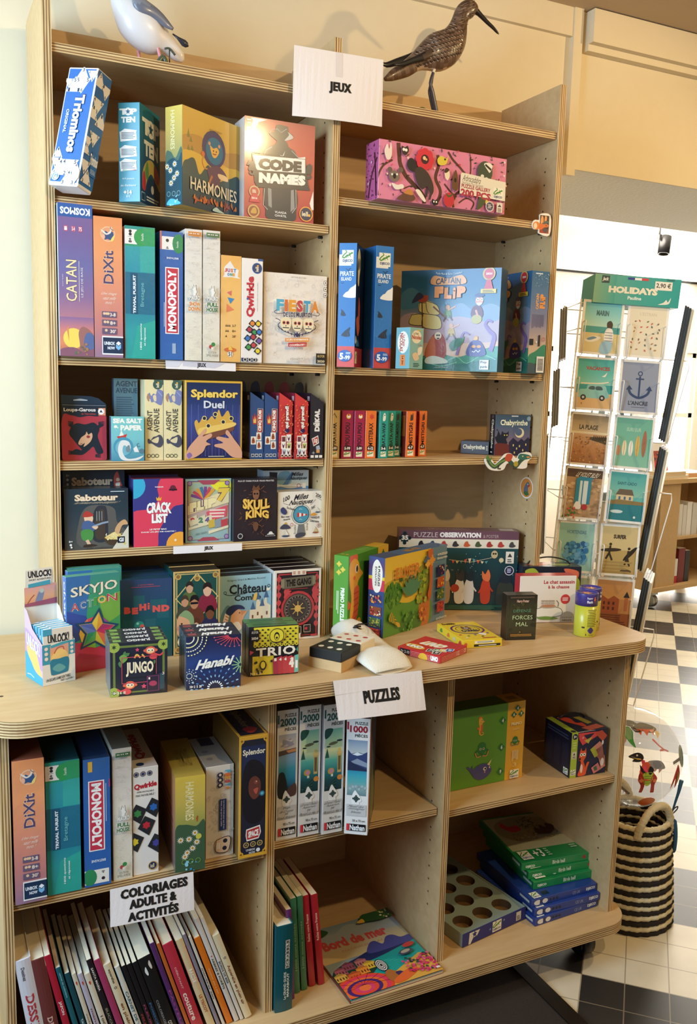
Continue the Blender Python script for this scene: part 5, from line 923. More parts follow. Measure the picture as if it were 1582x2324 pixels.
b = Box(.112, .048, .108, 'EFE6D6', 'gloss_card', top='D8D4CC', left='D8D0C4'); f = b.f(); f.t('Milles', .37, .05, .68, .17, '262832', b=.03, sh=.15, tilt=-.03); f.t('Nautiques', .26, .17, .77, .30, '262832', b=.03, sh=.15, tilt=-.03)
f.t('100', .12, .09, .26, .19, '262832', b=.02, tilt=-.06); f.l([(.12, .21), (.27, .12)], .006, '262832'); f.t('200', .84, .06, .96, .14, '262832', b=.02, tilt=.06); f.l([(.83, .12), (.97, .20)], .006, '262832'); f.l([(.28, .29), (.12, .24)], .006, '262832'); f.l([(.72, .30), (.84, .18)], .006, '262832')
f.ring(.52, .49, .215, .008, '3A4A56'); f.c(.52, .49, .185, '2E6278'); f.c(.52, .49, .165, '4E98B0')
for k in range(5): f.p([(.43+.045*k, .45+.008*k), (.475+.045*k, .455+.008*k), (.475+.045*k, .54-.008*k), (.43+.045*k, .55-.008*k)], 'C8403A' if k % 2 == 0 else 'F0EAE0')
for y in (.38, .60): f.l([(.47, y), (.5, y-.01), (.54, y+.005)], .008, 'D8ECF0', True)
for s_, x0, y0, x1, y1, tl in (('Fin d’avarie', .20, .33, .38, .38, .05), ('Bon vent !', .08, .50, .28, .545, 0), ('Avarie', .12, .56, .27, .60, -.02), ('PANIQUE', .74, .545, .93, .60, 0), ('Détresse', .72, .62, .92, .67, .03), ('Prenez', .74, .30, .82, .38, -.06)): f.t(s_, x0, y0, x1, y1, '262832', b=.015, tilt=tl)
f.t('Excalibur', .36, .70, .40, .90, '262832', r=90); f.t('Avarie', .64, .68, .68, .84, '262832', r=-90); f.p([(.46, .70), (.58, .70), (.62, .92), (.42, .95)], '7A7A78'); f.s([(.40, .92), (.5, .88), (.62, .9), (.58, .97), (.42, .99)], '4A4A56')
f.s([(.06, .78), (.12, .69), (.22, .70), (.28, .78)], '4A4A5A'); f.s([(.14, .68), (.18, .64), (.20, .68)], 'D8A83A'); f.ring(.31, .70, .035, .008, 'B8403A', 14); f.ring(.92, .745, .045, .008, 'B8403A', 16); f.t('!', .91, .72, .93, .77, '262832', b=.04); sails(f, .17, .92, .09); sails(f, .84, .88, .07, 'E0C08A', 'A8542E'); sails(f, .88, .44, .06); f.s([(.06, .36), (.12, .32), (.2, .42), (.16, .48), (.08, .44)], '3E4470'); f.s([(.72, .50), (.80, .46), (.86, .50), (.78, .53)], 'E0A040')
b.put(.4915, .012, 1.0967+E_, 1, 'white sailing game box with a wind sock, front one beside the middle upright')
b = Box(.112, .045, .152, 'B8BCC0', 'shrink_wrap', top='A8A8A8'); f = b.f(); f.g(0, 0, 1, .3, ['C8CCCC', 'B8CCD4', 'D8D4CA']); f.p([(.12, .02), (.30, .03), (.28, .22), (.14, .20)], '1E222A'); f.s([(.30, .20), (.34, .04), (.56, .02), (.60, .2)], '7EA8B8'); f.p([(.62, .02), (.66, .06), (.52, .24), (.40, .24)], '4E7AA8'); f.t('Milles', .62, .03, .88, .09, '262832', b=.03, sh=.15); f.t('Nautiques', .58, .095, .96, .16, '262832', b=.03, sh=.15); f.s([(0, .29), (.3, .24), (.6, .28), (1, .25), (1, .40), (0, .42)], '5A8AC0'); f.l([(.1, .26), (.5, .23), (.9, .25)], .02, 'EDEFEA', True); f.ring(.78, .24, .045, .01, 'B8403A', 14); f.r(.86, .20, .94, .28, 'EDE8DA')
b.put(.476, .064, 1.0967+E_, 0, 'taller white sailing game box standing behind the wind sock one')

# ================================================================== on the worktop, left half
def jung_top(f, word, rot=180): f.t(word, .30, .15, .72, .85, 'E8E4DC', r=rot, b=.04); f.r(.06, .2, .2, .8, '7A9A4A'); f.r(.8, .2, .95, .8, '7A9A4A')
t = thing('display_box', 'small white counter display of pocket escape games at the left end of the worktop', 'display box', (-.0405, -.138, ZC+E_), 17)
w_, d_ = .066, .078; m = MB(); c = 'EFE6D6'
m.face([(0, 0, 0), (w_, 0, 0), (w_, 0, .082), (0, 0, .082)], 0, c); m.face([(0, d_, 0), (0, 0, 0), (0, 0, .082), (0, d_*.55, .104), (0, d_*.85, .135), (0, d_, .140)], 0, 'C8A8C8'); m.face([(w_, 0, 0), (w_, d_, 0), (w_, d_, .140), (w_, d_*.85, .135), (w_, d_*.55, .104), (w_, 0, .082)], 0, c); m.face([(w_, d_, 0), (0, d_, 0), (0, d_, .150), (w_, d_, .150)], 0, c); m.face([(0, d_, 0), (w_, d_, 0), (w_, 0, 0), (0, 0, 0)], 0, c); m.face([(0, .002, .082), (w_, .002, .082), (w_, .002, 0), (0, .002, 0)], 0, c); m.face([(.0, d_-.001, .150), (.0, d_-.001, .0), (w_, d_-.001, .0), (w_, d_-.001, .150)], 0, c)
f = Face(m, (0, 0, .082), (1, 0, 0), (0, 0, -1), (0, -1, 0), w_, .082); f.r(.0, .02, .26, .50, '3E9AB0'); f.r(.80, .0, 1, .34, '3E9AB0'); f.p([(.24, .06), (.80, -.02), (.80, .68), (.72, .76), (.32, .80), (.24, .72)], 'E8A888'); f.g(.25, .08, .79, .40, ['E0A090', 'E8A070', 'F0C060']); f.s([(.28, .36), (.36, .24), (.52, .16), (.70, .22), (.78, .36), (.7, .46), (.36, .46)], 'F2C878'); f.s([(.25, .42), (.5, .40), (.79, .40), (.79, .70), (.7, .76), (.32, .78), (.25, .72)], '2E8098'); f.s([(.3, .62), (.5, .52), (.7, .64), (.5, .72)], '6AA8A8'); f.l([(.36, .26), (.46, .14), (.62, .12), (.66, .20)], .03, 'B85A48', True); f.p([(.25, .06), (.8, -.03), (.8, .05), (.27, .12)], '4AA2B4')
for y in (.12, .24, .36): f.c(.12, y, .055, 'F0D8C8')
for y in (.08, .18, .28): f.c(.90, y, .05, 'F0D8C8')
f.t('UN ESCAPE GAME SUR TABLE', .10, .83, .84, .90, '3A3A38', b=.02, tilt=-.04); f.t('PRÊT À JOUER !', .54, .90, .94, .96, '3A3A38', b=.02, tilt=-.02)
f = Face(m, (0, d_, .104), (0, -1, 0), (0, 0, -1), (-1, 0, 0), d_, .104); f.s([(0, .05), (.5, .16), (1, .30), (1, .70), (.8, .66), (.5, .5), (0, .5)], 'B890C0'); f.s([(.1, .40), (.3, .24), (.6, .36), (.8, .6), (.95, .86), (.6, .78), (.3, .66)], 'F0B868'); f.s([(0, .5), (.3, .62), (.6, .8), (1, .86), (1, 1), (0, 1)], '3E9CB8'); f.t('UNLOCK!', .08, .16, .86, .42, 'E4DCE4', b=.04, o='6A6A7A', ow=.04, tilt=.12); f.l([(.1, .92), (.3, .90), (.5, .93)], .02, 'E8F4F4')
m.build('tray', 'printed_card', t)
m = MB(); m.face([(.0, d_-.002, .150), (w_, d_-.002, .150), (w_, d_-.0015, .182), (.0, d_-.0015, .178)], 0, 'E8A890'); m.face([(.006, d_-.002, .178), (.054, d_-.002, .180), (.058, d_-.002, .214), (.004, d_-.002, .212)], 0, 'EFE6D6'); m.face([(.004, d_-.001, .212), (.058, d_-.001, .214), (w_, d_-.001, .14), (0, d_-.001, .14)], 0, 'EFE6D6')
f = Face(m, (0, d_-.002, .214), (1, 0, 0), (0, 0, -1), (0, -1, 0), w_, .074); f.t('UNLOCK!', .12, .05, .84, .24, '24262A', b=.05); f.t('SHORT ADVENTURES', .14, .27, .82, .32, '24262A', b=.02); f.p([(.12, .40), (.80, .34), (.80, .46), (.12, .50)], '4AA2B4'); f.g(0, .50, 1, 1, ['E8A8A0', 'F0B080', 'E8906A']); f.s([(.30, .98), (.40, .70), (.50, .58), (.60, .60), (.58, .76), (.48, .98)], '8A90A8'); f.c(.53, .61, .07, 'C8D0C0'); f.l([(.06, .95), (.2, .78), (.3, .70)], .03, 'A85A48'); f.p([(0, .92), (1, .84), (1, 1), (0, 1)], 'A8586A')
m.build('header_card', 'printed_card', t)
TR = Matrix.Translation((-.0405, -.138, ZC)) @ Matrix.Rotation(math.radians(17), 4, 'Z')
nm = ('front', 'second', 'third', 'fourth', 'rearmost')
for k in range(5):
    b = Box(.060, .0095, .109, 'EFE6D6', top='4AA6C4', left='3E9CBC'); f = b.f(); f.r(0, 0, .3, .12, '4AA6C4'); f.t('UNLOCK!', .16, .10, .88, .28, '24262A', b=.05); f.t('SHORT ADVENTURES', .20, .30, .84, .335, '24262A', b=.02); g = b.f('top'); g.r(.04, .2, .3, .8, 'E8F0F0'); g.t('Le Chat aux yeux', .36, .25, .9, .75, 'D0E8EE')
    p_ = TR @ Vector((.003, .0025+.0135*k, 0)); b.put(p_.x, p_.y, ZC+.001, 17, 'pocket escape game box in the white counter display, %s of five' % nm[k], group='pocket escape games')

b = Box(.110, .022, .197, '3A9A70', left='3A66B0', top='5AA088', mat='shrink_wrap'); f = b.f()
f.g(0, 0, 1, .42, ['3E8E86', '3E9A70', '3F9A62']); 
for P, c in (([(0, 0), (.45, 0), (.35, .5), (0, .75)], '3A6EA8'), ([(0, .35), (.35, .42), (.5, .6), (0, .72)], '3A4E9A'), ([(.6, .28), (1, .20), (1, .6), (.75, .62)], '7AB04A'), ([(.5, .6), (1, .45), (1, .70), (.7, .72)], '4A9A5A'), ([(0, .68), (.4, .70), (1, .70), (1, 1), (0, 1)], 'C83A56')): f.p(P, c)
f.g(0, .70, 1, 1, ['C23E5E', 'D03A4E'])
f.t('SKYJO', .08, .09, .95, .22, 'F2E6CC', b=.02, o='2A3A4A', ow=.025, tilt=-.05)
for i, (ch_, c) in enumerate(zip('ACTION', ('C83A4E', '5A7AA8', '3A9A8A', '4AA04A', 'E0B030', 'C83A4E'))): f.t(ch_, (.08, .24, .37, .50, .57, .75)[i], .275-.012*i, (.23, .36, .50, .56, .74, .94)[i], .355-.012*i, c, o='F2E6CC', ow=.03)
R0_ = .30; cx_, cy_ = .52, .60
for k in range(12):
    a0, a1 = 2*math.pi*k/12, 2*math.pi*(k+1)/12; f.p([(cx_, cy_), (cx_+R0_*math.cos(a0), cy_+R0_*math.sin(a0)*f.W/f.H), (cx_+R0_*math.cos(a1), cy_+R0_*math.sin(a1)*f.W/f.H)], ['5A6AB0', '5A9ACA', '4AA06A', '8AB84A', 'D8D050', 'F0C040', 'F0B83C', 'E08040', 'D84A50', 'C83A60', '9A4A90', '6A5AA8'][k])
f.star(cx_+.02, cy_-.01, .44, 5, '2A4A6A', .50, 8); f.star(cx_+.02, cy_-.01, .36, 5, 'B8A060', .50, 8)
for k in range(5):
    a0 = math.radians(-90+8+72*k); a1 = a0+math.radians(36); a2 = a0-math.radians(36); A_ = f.W/f.H
    for a, c in ((a1, ['E0A040', 'C83A60', 'D0C848', '3A9A6A', '5A6AB0'][k]), (a2, ['E8C848', 'A83A6A', 'E07050', '5AA860', '6A80C0'][k])): f.p([(cx_+.02, cy_-.01), (cx_+.02+.34*math.cos(a0), cy_-.01+.34*math.sin(a0)*A_), (cx_+.02+.17*math.cos(a), cy_-.01+.17*math.sin(a)*A_)], c)
f.r(.03, .91, .13, .98, '2A2A30'); f.s([(.84, .95), (.9, .90), (.96, .94), (.9, .97)], 'F0D8C8')
f = b.f('left'); f.t('SKYJO', .3, .05, .8, .4, 'F2E6D8', r=90, b=.03); f.t('ACTION', .3, .42, .7, .75, 'E8D8D0', r=90)
sk = b.put(.0135, -.0795, ZC+E_, 10, 'tall rainbow star card box at the left of the worktop row')
again(sk, .0240, -.028, ZC+E_, 5, 'rainbow star card box directly behind the front rainbow one'); again(sk, .028, -.001, ZC+E_, 2, 'rainbow star card box third back behind the front rainbow one')
b = Box(.116, .042, .171, '23405A', left='1E3448', top='2A4A5E'); f = b.f(); f.g(0, 0, 1, 1, ['2E4266', '2A4A66', '1F5660', '1C5A56', '23484E'])
for x, y, w2 in ((.3, .2, .2), (.6, .26, .3), (.72, .36, .22), (.1, .5, .3), (.5, .5, .2)): f.r(x, y, x+w2, y+.14, '2A5E66')
for i, (ch_, dy) in enumerate(zip('BEHiND', (0, .01, -.03, -.04, .0, .0))): f.t(ch_, (.13, .27, .40, .55, .64, .80)[i], .335+dy, (.25, .38, .53, .59, .78, .95)[i], .42+dy, 'E25A52', b=.08)
f.t('A. GRANDE MISSION', .38, .06, .66, .075, 'C85A62'); f.lines(.26, .085, .78, .10, 1, 'A84A5A', ragged=0); f.c(.40, .58, .09, '2E8A7A'); f.c(.45, .59, .04, 'D85A48'); f.c(.37, .55, .025, '8AD0B8'); f.p([(.40, .66), (.64, .62), (.64, .70), (.50, .74)], 'E4D8C0')
bh = b.put(.121, -.028, ZC+E_, -3, 'dark teal game box with red block title, front one of its row')
again(bh, .127, .020, ZC+E_, -2, 'dark teal game box with red block title, directly behind the front one'); again(bh, .127, .067, ZC+E_, -1, 'dark teal game box with red block title, third back in its row')
b = Box(.102, .05, .184, 'C9A460', left='12403E', top='3A3226'); f = b.f(); f.r(.04, .02, .96, .98, '1C4A44')
for w_2, c in ((.020, 'D8B870'), ): f.box(.07, .035, .93, .965, w_2, c); f.l([(.5, .03), (.95, .32), (.5, .60), (.05, .32), (.5, .03)], .025, 'D8B870')
for x, y in ((.10, .06), (.90, .06), (.5, .09), (.10, .93)): f.c(x, y, .065, 'C8A058'); f.c(x, y, .04, '8A6A38')
for x, y, s_, cl, hair, sk_ in ((.34, .20, .10, '5A6A3A', '2A2420', 'C89A78'), (.72, .24, .12, '8A2A3E', '2A1A1C', 'E0B090'), (.24, .36, .10, '4A4A3A', '4A3A2E', 'C8906A'), (.44, .38, .12, '6A3A2A', '1E1A1E', 'B8805A'), (.78, .52, .12, '2E2E4E', '1A1414', '7A4A32'), (.48, .66, .12, '5A3A28', '5A3422', 'E0B088')):
    f.s([(x-s_*1.6, y+s_*2.0), (x-s_*1.3, y+s_*.7), (x, y+s_*.4), (x+s_*1.3, y+s_*.7), (x+s_*1.6, y+s_*2.0)], cl); f.e(x, y, s_*.75, s_*.62, sk_); f.s([(x-s_*.8, y-s_*.1), (x-s_*.5, y-s_*.7), (x+s_*.4, y-s_*.75), (x+s_*.8, y-s_*.1), (x, y-s_*.35)], hair)
f.r(.36, .37, .52, .395, '1E1A1E'); f.s([(.06, .62), (.14, .50), (.32, .50), (.40, .60), (.36, .76), (.20, .82), (.08, .74)], 'DCA47A'); f.s([(.12, .52), (.26, .46), (.42, .54), (.42, .70), (.34, .76), (.34, .60), (.2, .54)], '8AA070'); f.c(.17, .62, .02, '3A2A22'); f.s([(.10, .64), (.06, .68), (.11, .70)], 'C88A66')
f.t('C', .08, .77, .26, .90, 'EDE0B8', b=.05)
gd = b.put(.2385, -.038, ZC+E_, -1.5, 'gold framed box with a band of masked thieves, front one of two'); again(gd, .243, .018, ZC+E_, -1, 'gold framed box with a band of masked thieves, rear one of two')
b = Box(.1215, .036, .159, '93B9C6', left='7AA4B4', top='3E4448'); f = b.f(); f.g(0, 0, 1, 1, ['9CC4CE', '8FBACA', '86B2C4', 'B8C8C0']); f.t('Grégory Grard & Mathieu Roussel', .14, .05, .88, .085, '3A4A52', b=.01, tilt=-.01)
f.t('Château', .18, .13, .90, .27, '22282E', b=.03); f.t('Combo', .28, .285, .80, .37, '22282E', b=.03); f.l([(.10, .26), (.2, .28), (.5, .27)], .012, '22282E', True); f.l([(.6, .26), (.85, .25), (.95, .2)], .012, '22282E', True); f.ring(.10, .24, .03, .01, '22282E', 12); f.ring(.95, .18, .03, .01, '22282E', 12)
f.s([(0, .62), (.08, .48), (.16, .42), (.26, .50), (.34, .58), (.2, .70), (0, .72)], '5E8A98')
k_ = f.o.copy(); f.o = f.o-f.uy*(.19*f.H); f.p([(.56, .98), (.58, .70), (.64, .66), (.70, .70), (.70, .60), (.74, .52), (.78, .60), (.84, .62), (.90, .50), (.92, .62), (.99, .66), (.99, .98)], 'E8DCBE')
for x, y in ((.74, .50), (.90, .48), (.64, .64), (.82, .60)): f.p([(x-.05, y+.06), (x, y-.06), (x+.05, y+.06)], '4E6A8E')
for x, y in ((.62, .78), (.72, .74), (.80, .80), (.90, .74), (.86, .88), (.68, .88), (.96, .86)): f.r(x, y, x+.03, y+.05, '7A4A3A')
f.p([(.90, .40), (.98, .40), (.96, .44), (.90, .44)], 'F0E8D0'); f.s([(.66, .48), (.72, .46), (.70, .56), (.64, .56)], 'E8C060')
f.s([(.20, .86), (.24, .72), (.34, .66), (.44, .72), (.54, .70), (.46, .80), (.44, .92), (.36, .99), (.22, .99)], 'E6B088'); f.s([(.12, .70), (.22, .62), (.40, .62), (.48, .68), (.34, .68), (.20, .76)], '2E3A66'); f.p([(.40, .70), (.52, .71), (.42, .77)], 'D89468'); f.s([(.24, .88), (.36, .86), (.42, .96), (.30, 1), (.22, .98)], 'F0E8DC'); f.p([(.02, .94), (.10, .72), (.18, .76), (.12, .98)], 'E8DCD8'); f.c(.38, .73, .012, '22282E'); 
for k in range(5): f.l([(.05+.015*k, .92-.04*k), (.13+.01*k, .95-.04*k)], .012, 'C85A5A')
f.o = k_; ch = b.put(.3515, -.003, ZC+E_, 0, 'pale blue castle game box with a grey-bearded man, front one of its row'); again(ch, .354, .036, ZC+E_, 0, 'pale blue castle game box with a grey-bearded man, directly behind the front one'); again(ch, .356, .075, ZC+E_, 0, 'pale blue castle game box with a grey-bearded man, third back')
b = Box(.115, .036, .166, 'EBDDCC', left='D8C8B8', top='241C1E'); f = b.f(); f.r(.05, .035, .95, .965, '2A1E22'); f.box(.09, .06, .91, .94, .03, 'B83A3E')
for x in (.1, .9):
    for k in range(7): f.s([(x-.05, .12+.11*k), (x, .08+.11*k), (x+.05, .12+.11*k), (x, .17+.11*k)], 'C84448')
for s_ in (-1, 1):
    for k in range(7): a = math.radians(20*k-60); f.e(.5+s_*.30+.09*math.cos(a), .34+.08*math.sin(a), .08, .018, 'C8484A', math.degrees(a))
f.c(.50, .55, .36, 'B83A3E'); f.c(.50, .55, .31, '332A2C'); f.ring(.5, .55, .29, .03, '6A5A4E'); f.c(.5, .55, .22, '4E4440'); f.c(.5, .55, .19, '3A3230'); f.c(.5, .55, .07, 'D8A850')
for k in range(8): a = k*math.pi/4; f.l([(.5, .55), (.5+.15*math.cos(a), .55+.15*math.sin(a)*f.W/f.H)], .014, 'D8B060')
for k in range(24): a = k*math.pi/12; f.l([(.5+.23*math.cos(a), .55+.23*math.sin(a)*f.W/f.H), (.5+.26*math.cos(a), .55+.26*math.sin(a)*f.W/f.H)], .01, 'C8B090')
f.p([(.16, .11), (.84, .09), (.84, .24), (.16, .26)], '6A6250'); f.r(.13, .12, .2, .24, '8A8064'); f.r(.80, .10, .87, .22, '8A8064'); f.t('THE GANG', .24, .125, .77, .225, '1E1A18', b=.05, tilt=-.015); f.r(.36, .01, .66, .075, 'EADCC4')
for x in (.41, .51, .61): f.lines(x-.03, .02, x+.03, .065, 3, 'A84A40')
f.lines(.28, .26, .7, .272, 1, 'C8484A', ragged=0)
for x, y in ((.3, .84), (.5, .86), (.7, .84)): f.p([(x-.09, y-.05), (x+.07, y-.07), (x+.09, y+.06), (x-.06, y+.08)], '33282A'); f.box(x-.07, y-.05, x+.07, y+.05, .01, 'D8C8B0')
f.e(.68, .84, .03, .02, 'C83A40'); f.r(.44, .90, .56, .97, 'EADCC4'); f.r(.78, .93, .92, .955, 'C84448')
gg = b.put(.4755, -.015, ZC+E_, -1, 'dark red safe-dial game box, front one beside the middle upright')
for k, s_ in enumerate(('directly behind the front one', 'third back in its row', 'rearmost in its row')): again(gg, .4775, .023+.0375*k, ZC+E_, -.5, 'dark red safe-dial game box, '+s_)

b = Box(.1055, .0235, .1035, '1E2430', 'shrink_wrap', left='5A6A70', top='24292E'); f = b.f(); f.r(.05, .06, .95, .95, '6A7A3A'); f.r(.09, .10, .91, .92, '1C2233'); 
for x, y in ((.07, .08), (.93, .08), (.06, .93)): f.c(x, y, .10, '9AAA4A'); f.star(x, y, .05, 6, '2A3A2A', .4)
for x, y, fl in ((.70, .18, 1), (.34, .80, -1)):
    f.e(x, y, .095, .075, 'E0604A'); f.e(x, y+.005, .07, .05, 'F0C080'); f.c(x-.03, y-.005, .026, 'F6F0E0'); f.c(x+.03, y-.005, .026, 'F6F0E0'); f.c(x-.03, y, .013, '201A1A'); f.c(x+.03, y, .013, '201A1A'); f.l([(x+.06*fl, y+.06), (x+.16*fl, y+.10), (x+.22*fl, y+.06)], .03, 'D84A4E', True); f.c(x-.10, y, .025, 'E0604A'); f.c(x+.10, y, .025, 'E0604A'); f.e(x+.05*fl, y+.12, .07, .05, 'D84A4E')
for x, y, a in ((.20, .24, 40), (.26, .16, 100), (.34, .20, 150), (.16, .34, 80), (.78, .36, 120)): leaf(f, x, y, .12, a, '4E7A4A', .5)
f.s([(.16, .26), (.24, .22), (.30, .30), (.22, .38), (.18, .34)], '6E9A48'); f.star(.47, .15, .04, 5, 'D84A6A', .5); f.star(.58, .84, .05, 5, 'D84A6A', .5); f.l([(.42, .30), (.46, .24), (.52, .30)], .03, 'E8B050', True); f.l([(.55, .24), (.60, .30)], .03, 'E8B050'); f.box(.20, .28, .80, .76, .014, 'C84A5A')
f.r(.27, .36, .75, .66, '1C2233'); f.t('JUNGO', .27, .37, .75, .64, 'F0DDB8', b=.04); f.p([(.62, .66), (.93, .60), (.97, .93), (.66, .97)], '2A2236'); f.box(.64, .66, .84, .94, .012, '8A3A6A'); f.e(.74, .80, .07, .05, 'A83A5A'); f.r(.86, .62, .94, .92, '2E4A52'); f.t('1', .66, .68, .69, .72, 'F0D8D0'); f.t('3', .90, .60, .94, .65, 'F0D8D0'); f.t('10+ 3  6  15', .04, .90, .26, .95, 'F2EEE4', b=.03); f.lines(.44, .065, .58, .075, 1, 'C8D0A8', ragged=0)
jung_top(b.f('top'), 'JUNGO')
jo = b.put(.0665, -.244, ZC+E_, -5, 'jungle monkey card box, front one of a tight stack of four')
for k, s_ in enumerate(('second of a tight stack of four', 'third of a tight stack of four', 'rear one of a tight stack of four')): again(jo, .0665+.0024*(k+1), -.244+.0245*(k+1), ZC+E_, -5, 'jungle monkey card box, '+s_)
b = Box(.106, .0295, .1045, '1D2546', 'shrink_wrap', left='4A5058', top='1E2230'); f = b.f(); f.g(0, 0, 1, 1, ['1B2140', '23305E', '26407A', '20305E', '171E38'])
for k in range(4):
    for j in range(14):
        a = math.radians(-20+j*10); r_ = .10+.075*k; f.e(.04+r_*math.cos(a)*1.0, .02+r_*math.sin(a), .012, .018, 'EDE8A0' if k % 2 else 'E8E4C8', math.degrees(a), 8)
for j in range(9):
    a = math.radians(60+j*14); f.l([(.86+.10*math.cos(a), .0+.06*math.sin(a)), (.86+.36*math.cos(a), .0+.22*math.sin(a))], .022, 'D84A58', w2=.004); f.star(.86+.36*math.cos(a), .22*math.sin(a), .02, 4, 'E8687A', .4)
for j in range(11):
    a = math.radians(180+j*18); 
    for k, c in ((.10, 'E8F0F0'), (.19, '8AB8DC'), (.27, '4E8AC8'), (.34, 'A8D0E8')): f.e(.52+k*1.25*math.cos(a), .99+k*1.25*math.sin(a), .012, .026, c, math.degrees(a)+90, 8)
for j in range(12): a = j*math.pi/6; f.l([(.98+.03*math.cos(a), .57+.03*math.sin(a)), (.98+.16*math.cos(a), .57+.16*math.sin(a))], .016, '9ACB8A')
for k in (.05, .09, .13):
    for j in range(12): a = j*math.pi/6; f.c(.05+k*math.cos(a), .72+k*math.sin(a), .010, 'D8E0C8', 7)
f.t('Hanabi', .19, .40, .84, .58, 'F4EEE0', b=.04, sh=.12, tilt=-.06); f.t('10+ 2  5  30', .06, .90, .27, .95, 'F2EEE4', b=.03); g = b.f('top'); g.t('Hanabi', .30, .15, .85, .85, 'EDE8E0', r=180, b=.05, sh=.1); g.r(.05, .2, .2, .7, '8A3A44')
ha = b.put(.2065, -.2565, ZC+E_, -7, 'dark blue fireworks card box, front one of three'); again(ha, .2100, -.2265, ZC+E_, -7, 'dark blue fireworks card box, middle one of three'); again(ha, .2135, -.1965, ZC+E_, -6, 'dark blue fireworks card box, rear one of three')
b = Box(.104, .030, .103, '23222A', 'gloss_card', left='4A4A42', top='4E7A3E'); f = b.f(); q = random.Random(8); f.r(.10, .02, .99, .38, 'E4D23A'); f.r(.08, .60, .50, .98, 'E4D23A')
for k in range(12): f.c(.13+.075*k, .385, .035, 'E4D23A', 10); f.c(.13+.075*k, .385, .015, '23222A', 8)
for j in range(8):
    for i in range(6):
        x = .16+.11*j+(i % 2)*.055; y = .07+.055*i
        if x < .97 and abs(x-.55)+abs(y-.15)*1.2 > .16: f.p([(x, y-.02), (x+.028, y), (x, y+.02), (x-.028, y)], '23222A')
f.e(.55, .20, .17, .12, 'E4D23A'); f.ring(.55, .20, .15, .014, '23222A'); f.e(.55, .21, .055, .085, '23222A'); f.e(.55, .225, .04, .06, 'E4D23A'); f.c(.55, .24, .022, '23222A'); f.r(.03, .06, .20, .28, '1E1C1E'); f.t("AS D'OR", .05, .08, .18, .13, 'E8E0D0'); f.t('2024', .05, .20, .18, .25, 'E8E0D0', b=.04)
f.t('TRIO', .14, .42, .93, .60, 'F2EADA', b=.03, sp=1.12, tilt=-.02); f.p([(.02, .46), (.10, .50), (.02, .56)], 'C84A6A'); f.p([(.98, .44), (.94, .5), (.98, .56)], '4A9A8A')
for k in range(10): f.c(q.uniform(.12, .45), q.uniform(.64, .94), .025, '23222A', 8)
f.e(.28, .78, .07, .10, '23222A'); f.e(.28, .77, .045, .07, 'E4D23A')
for i, (x, s_) in enumerate(((.50, '1'), (.60, '4'), (.70, '4'), (.82, '4'))): f.p([(x-.03, .66), (x+.16, .61), (x+.16, .97), (x-.01, .98)], ['A8304A', 'B83A44', 'C0404A', 'C84448'][i]); f.t(s_, x, .65, x+.05, .71, 'F4ECE0', b=.05)
f.t('4', .80, .66, .90, .86, 'F8F0E4', b=.08); f.p([(.91, .62), (.99, .60), (.99, .96), (.91, .97)], '6ABEB0'); f.t('1', .93, .72, .975, .88, 'F4F4EC', b=.1); f.t('7+ 3  6  15', .03, .91, .25, .96, 'F4EEE4', b=.03); g = b.f('top'); g.lines(.1, .2, .9, .8, 3, '2A4A2A')
b.put(.3425, -.225, ZC+E_, -6.5, 'yellow and black avocado card box at the right of the front row, front one')
again(b.obj, .3455, -.194, ZC+E_, -6.5, 'yellow and black avocado card box at the right of the front row, rear one')

# ================================================================== on the worktop, right half
def seahorse(f, x, y, s_, A, eye=True):
    X = lambda a: x+a*s_; Y = lambda b_: y+b_*s_*A; body = 'F0B43C'; out = 'E8703E'
    for a, b_ in ((.05, -.02), (.12, -.07), (.20, -.06), (.27, -.01)): f.e(X(a), Y(b_), .05*s_, .09*s_*A, out, 0, 10)
    f.s([(X(.0), Y(.12)), (X(.06), Y(.02)), (X(.20), Y(-.02)), (X(.34), Y(.05)), (X(.42), Y(.20)), (X(.54), Y(.30)), (X(.44), Y(.36)), (X(.34), Y(.46)), (X(.36), Y(.70)), (X(.32), Y(1.0)), (X(.22), Y(1.28)), (X(.10), Y(1.32)), (X(.06), Y(1.0)), (X(.10), Y(.7)), (X(.02), Y(.4))], body)
    f.s([(X(.20), Y(.56)), (X(.38), Y(.52)), (X(.40), Y(.80)), (X(.34), Y(1.1)), (X(.20), Y(1.28)), (X(.14), Y(1.1)), (X(.22), Y(.9))], out)
    for k in range(5): f.l([(X(.20), Y(.64+.12*k)), (X(.38), Y(.62+.11*k))], .012*s_*2, 'C8502E')
    f.s([(X(.0), Y(.74)), (X(-.10), Y(.66)), (X(-.12), Y(.80)), (X(.0), Y(.90)), (X(.08), Y(.82))], out)
    f.l([(X(.16), Y(1.26)), (X(.30), Y(1.38)), (X(.46), Y(1.30)), (X(.44), Y(1.16)), (X(.34), Y(1.18))], .09*s_, body, True, .05*s_)
    if eye: f.e(X(.28), Y(.18), .055*s_, .085*s_*A, 'F6F0E0', 0, 14); f.e(X(.29), Y(.18), .035*s_, .065*s_*A, '1A1418', 0, 12); f.c(X(.20), Y(.34), .04*s_, out)
def puzzle_bit(f, x, y, r_, c):
    A = f.W/f.H; f.r(x-r_*.6, y-r_*.6*A, x+r_*.6, y+r_*.6*A, c)
    for dx, dy in ((r_*.8, 0), (-r_*.8, 0), (0, r_*.8), (0, -r_*.8)): f.c(x+dx, y+dy*A, r_*.32, c, 8)
